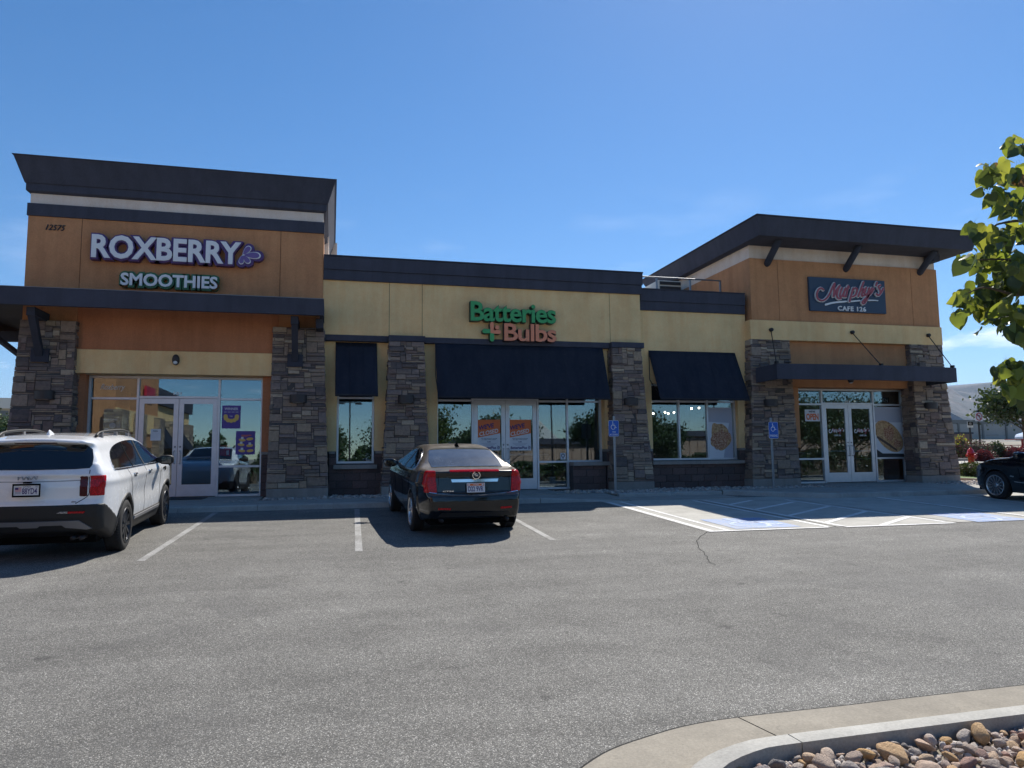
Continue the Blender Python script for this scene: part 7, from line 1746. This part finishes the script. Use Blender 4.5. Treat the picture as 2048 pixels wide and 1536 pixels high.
for k, (p, px, py, Dp) in enumerate((random.shuffle(pts_l) or pts_l[:300])):
    me = dry if (k in (21, 33, 70) or (abs(px-1992) < 10 and abs(py-345) < 12)) else random.choice(lms)
    o = bpy.data.objects.new('leaf', me); COL.objects.link(o); o.parent = rb; s_ = random.uniform(0.085, 0.13)
    o.scale = (s_, s_, s_); o.location = p-RB
    # hang roughly tip-down, faces turned every way
    o.rotation_euler = (R(random.gauss(-95, 34)), R(random.gauss(0, 30)), R(random.uniform(-180, 180)))
mb = MB()
for p, *_ in pts_l[300:]:
    Mx = Matrix.LocRotScale(p-RB, __import__('mathutils').Euler((R(random.gauss(-95, 30)), R(random.gauss(0, 30)), random.uniform(-3, 3))), Vector((0.08,)*3)); me = lms[0]; mb.cur = random.choice((0, 1, 1, 2))
    mb.add([tuple(Mx @ v.co) for v in me.vertices], [tuple(f.vertices) for f in me.polygons])
if mb.v: mb.build('leaves', ['leaf_green', 'leaf_shade', 'leaf_yellow'], rb, kind='stuff', smooth=True)
MB().tube(catmull([(0, 0, -0.05), (0.03, 0.02, 0.9), (-0.05, 0.0, 1.7), (0.0, 0.05, 2.5), (0.1, 0.0, 3.4)], 4), [0.07, 0.066, 0.062, 0.058, 0.055, 0.052, 0.050, 0.047, 0.044, 0.04, 0.036, 0.033, 0.03, 0.026, 0.022, 0.016, 0.01], 9).build('trunk', 'bark', rb, smooth=True)
for start, way in (((0, 0.05, 2.3), [(2090, 460, 4.3), (2010, 445, 4.2), (1962, 470, 4.2)]), ((0, 0.0, 1.9), [(2100, 600, 4.3), (2030, 590, 4.2), (1970, 575, 4.2), (1932, 588, 4.2)]), ((0.05, 0.0, 2.7), [(2100, 400, 4.4), (2040, 375, 4.3), (1985, 335, 4.3)]), ((0, 0, 1.4), [(2110, 740, 4.3), (2050, 735, 4.2), (2005, 742, 4.2)]), ((0.02, 0, 2.0), [(2090, 540, 4.3), (2020, 520, 4.2), (1950, 520, 4.2)]), ((0.05, 0, 2.9), [(2110, 330, 4.4), (2040, 290, 4.3)])):
    q = [Vector(start)]+[at(*w)-RB for w in way]; cq = catmull(q, 4); n = len(cq)
    MB().tube(cq, [0.016*(1-i/n)+0.0028 for i in range(n)], 6).build('branch', 'bark', rb, smooth=True)

# ------------------------------------------------------------------ the places behind the camera, seen mirrored in the shop glass
nb = thing('shop_building', 'neighbouring tan and orange shops with stone columns, facing across the lot behind the camera', 'building', (-9.6, -16.0, gz(-20)))
def nbx(name, mat, y0, y1, x0, x1, z0, z1, **k): return MB().box(x0, x1, y0, y1, z0, z1).build(name, mat, nb, **k)
nbx('wall', 'stucco_tan', -18, -7.0, -8, 0, 0, 5.0); nbx('wall', 'stucco_orange', -7.0, 1.0, -8, 0.35, 0, 7.6); nbx('cornice', 'trim_dark', -7.3, 1.3, -8, 0.75, 7.6, 8.4); nbx('cornice', 'trim_dark', -18.2, -7.31, -8, 0.2, 5.0, 5.9)
nbx('belt_course', 'stucco_tan', -7.0, 1.0, 0.351, 0.42, 3.2, 4.2)
for y in (-15.4, -10.6, -7.0, -3.0, 0.2):
    sc_ = nbx('stone_column', 'mortar', y, y+1.1, 0.0, 0.72, 0, 4.1); m = MB(); rs_ = random.Random(int(y*10))
    random.seed(int(y*10)+500)
    for (u0, u1, v0, v1) in pack(0, 1.1, 0, 4.1, 0.075, 0.06):
        m.cur = rs_.choice((0, 2, 2, 5, 6, 4, 1)); m.box(0.7, 0.74+rs_.uniform(0, 0.03), y+u0+0.006, y+u1-0.006, v0+0.006, v1-0.006)
    for (u0, u1, v0, v1) in pack(0, 0.72, 0, 4.1, 0.075, 0.06):
        m.cur = rs_.choice((0, 2, 2, 5, 6, 4, 1)); m.box(u0+0.006, u1-0.006, y+1.08, y+1.12+rs_.uniform(0, 0.03), v0+0.006, v1-0.006)
    m.build('small_stones', STONE, sc_, kind='stuff')
for y0 in (-14.1, -9.3):
    MB().hexa([(0.02, y0, 2.5), (1.1, y0, 2.5), (1.1, y0+2.3, 2.5), (0.02, y0+2.3, 2.5), (0.02, y0, 4.0), (0.12, y0, 4.0), (0.12, y0+2.3, 4.0), (0.02, y0+2.3, 4.0)]).build('awning', 'awning_fabric', nb)
for y0 in (-14.0, -9.3, -5.6, -1.6): nbx('window', 'glass_black', y0, y0+1.7, 0.36 if y0 > -7 else 0.01, 0.40 if y0 > -7 else 0.05, 0.8, 2.5)
nbx('sign_board', 'poster_red', -5.4, -3.6, 0.43, 0.55, 5.1, 5.6)
for k, (x, y, H, cr, lab, sd) in enumerate(((6.5, -42, 7.0, 3.2, 'bushy green street tree straight behind the camera', 41), (16, -46, 6.5, 2.8, 'mid-green tree behind the camera towards the right', 42), (-1.5, -52, 6.0, 2.6, 'rounded tree behind the camera towards the left', 43), (27, -44, 7.2, 3.3, 'tall dark tree far behind the camera on the right', 44), (34, -52, 6.2, 3.0, 'wide tree at the back right corner of the lot', 45), (-14, -60, 5.0, 3.0, 'low spreading tree beyond the neighbouring shops', 46), (10.5, -30.0, 4.6, 1.5, 'slim young tree in the lot island behind the camera', 47), (46, -44, 8.5, 4.2, 'large dark tree across the lot from the cafe', 48), (55, -47, 8.8, 4.4, 'second large dark tree across the lot from the cafe, farther right', 49), (38, -41, 7.6, 3.4, 'full green tree across the lot, left of the large dark ones', 50), (24, -40, 6.8, 2.9, 'round-headed tree in front of the gabled building', 51))):
    tree(x, y, lotz(y)-0.1, H, cr, sd, lab, n=15000, leafs=0.24, trunk_r=0.16)
for k, (x0, x1, y, H, lab) in enumerate(((13, 34, -62, 6.0, 'beige sided building with a pale pointed gable across the rear street'), (-40, -18, -78, 5.0, 'low beige building behind the neighbouring shops'), (40, 75, -66, 7.0, 'long beige building beyond the back right trees'))):
    t = thing('far_building', lab, 'building', ((x0+x1)/2, y, lotz(y)-0.3)); w = (x1-x0)/2
    MB().box(-w, w, -12, 0, 0, H-1.6).build('wall', 'siding_beige', t); MB().box(-w-0.4, w+0.4, -12.4, 0.4, H-1.598, H-0.9).build('fascia', 'trim_dark', t)
    MB().add([(-2.6, 0.3, H-0.9), (2.6, 0.3, H-0.9), (0, 0.3, H+1.5), (-2.6, -8, H-0.9), (2.6, -8, H-0.9), (0, -8, H+1.5)], [(0, 1, 2), (3, 5, 4), (0, 2, 5, 3), (1, 4, 5, 2)]).build('gable_roof', 'pale_roof', t)
    for q in range(int(2*w/1.2)): MB().box(-w+0.5+q*1.2, -w+0.56+q*1.2, 0.01, 0.05, 0.2, H-1.7).build('siding_rib', 'brown_stucco', t)
for x, y, lab in ((1.6, -47, 'tall two-headed lot light straight behind the camera'), (19.5, -43, 'tall two-headed lot light behind the camera on the right'), (33, -38, 'tall two-headed lot light far right behind the camera')):
    t = thing('lot_light', lab, 'street lamp', (x, y, lotz(y)), group='lot lights behind the camera')
    MB().lathe([(0.25, 0), (0.25, 0.6), (0.0, 0.6)], n=14).build('footing', 'concrete_kerb', t); MB().tube([(0, 0, 0.6), (0, 0, 7.6)], [0.09, 0.06], 8).build('pole', 'black_metal', t); MB().box(-1.0, 1.0, -0.04, 0.04, 7.5, 7.58).build('cross_arm', 'black_metal', t)
    for s_ in (-1, 1): MB().box(s_*0.75-0.3, s_*0.75+0.3, -0.2, 0.2, 7.38, 7.49).build('lamp_head', 'black_metal', t)

for k, (x0, x1, y, h, lab) in enumerate(((-30, -8, -66, 3.4, 'long rough hedge beyond the neighbouring shops'), (-7, 12, -58, 3.2, 'long dark hedge straight behind the camera'), (12.5, 36, -54, 2.6, 'clipped dark hedge in front of the gabled building behind the camera'), (37, 70, -58, 4.2, 'tall dark hedge far behind the camera on the right'))):
    t = thing('hedge', lab, 'hedge', ((x0+x1)/2, y, lotz(y)-0.2)); w = (x1-x0)/2; rs = np.random.default_rng(k+60); n = int(w*900)
    u = rs.uniform(-w, w, n); hh = h*(0.72+0.28*np.sin(u*0.9+k)*np.sin(u*0.37+1)); P = np.stack([u, rs.normal(0, 0.7, n), np.sqrt(rs.random(n))*hh], 1)
    MB().box(-w, w, -0.6, 0.6, 0, h*0.45).build('stems', 'bark', t); leaf_cloud('foliage', ['leaf_dark', 'leaf_mid'], P.tolist(), 0.30, t)
rs = np.random.default_rng(91); n = 42000; u = rs.uniform(-95, 105, n); hh = 4.2+1.6*np.sin(u*0.31)+1.3*np.sin(u*0.83+2)+0.9*np.sin(u*1.9)
P = np.stack([u, -88+rs.normal(0, 1.6, n), lotz(-88)-1+np.sqrt(rs.random(n))*hh], 1); leaf_cloud('tree_belt', ['leaf_dark', 'leaf_mid'], P.tolist(), 0.75, None)
# thin dry air that pales the hills
hz = MB().box(-9800, 9800, -600, 12500, -12, 900).build('haze', 'paper'); hz['kind'] = 'stuff'
hm = bpy.data.materials.new('air'); hm.use_nodes = True; hm.node_tree.nodes.clear()
o_ = hm.node_tree.nodes.new('ShaderNodeOutputMaterial'); v_ = hm.node_tree.nodes.new('ShaderNodeVolumePrincipled'); v_.inputs['Color'].default_value = (0.45, 0.66, 1.0, 1); v_.inputs['Density'].default_value = 6.5e-5; v_.inputs['Anisotropy'].default_value = 0.2
hm.node_tree.links.new(v_.outputs[0], o_.inputs['Volume']); hz.data.materials.clear(); hz.data.materials.append(hm)
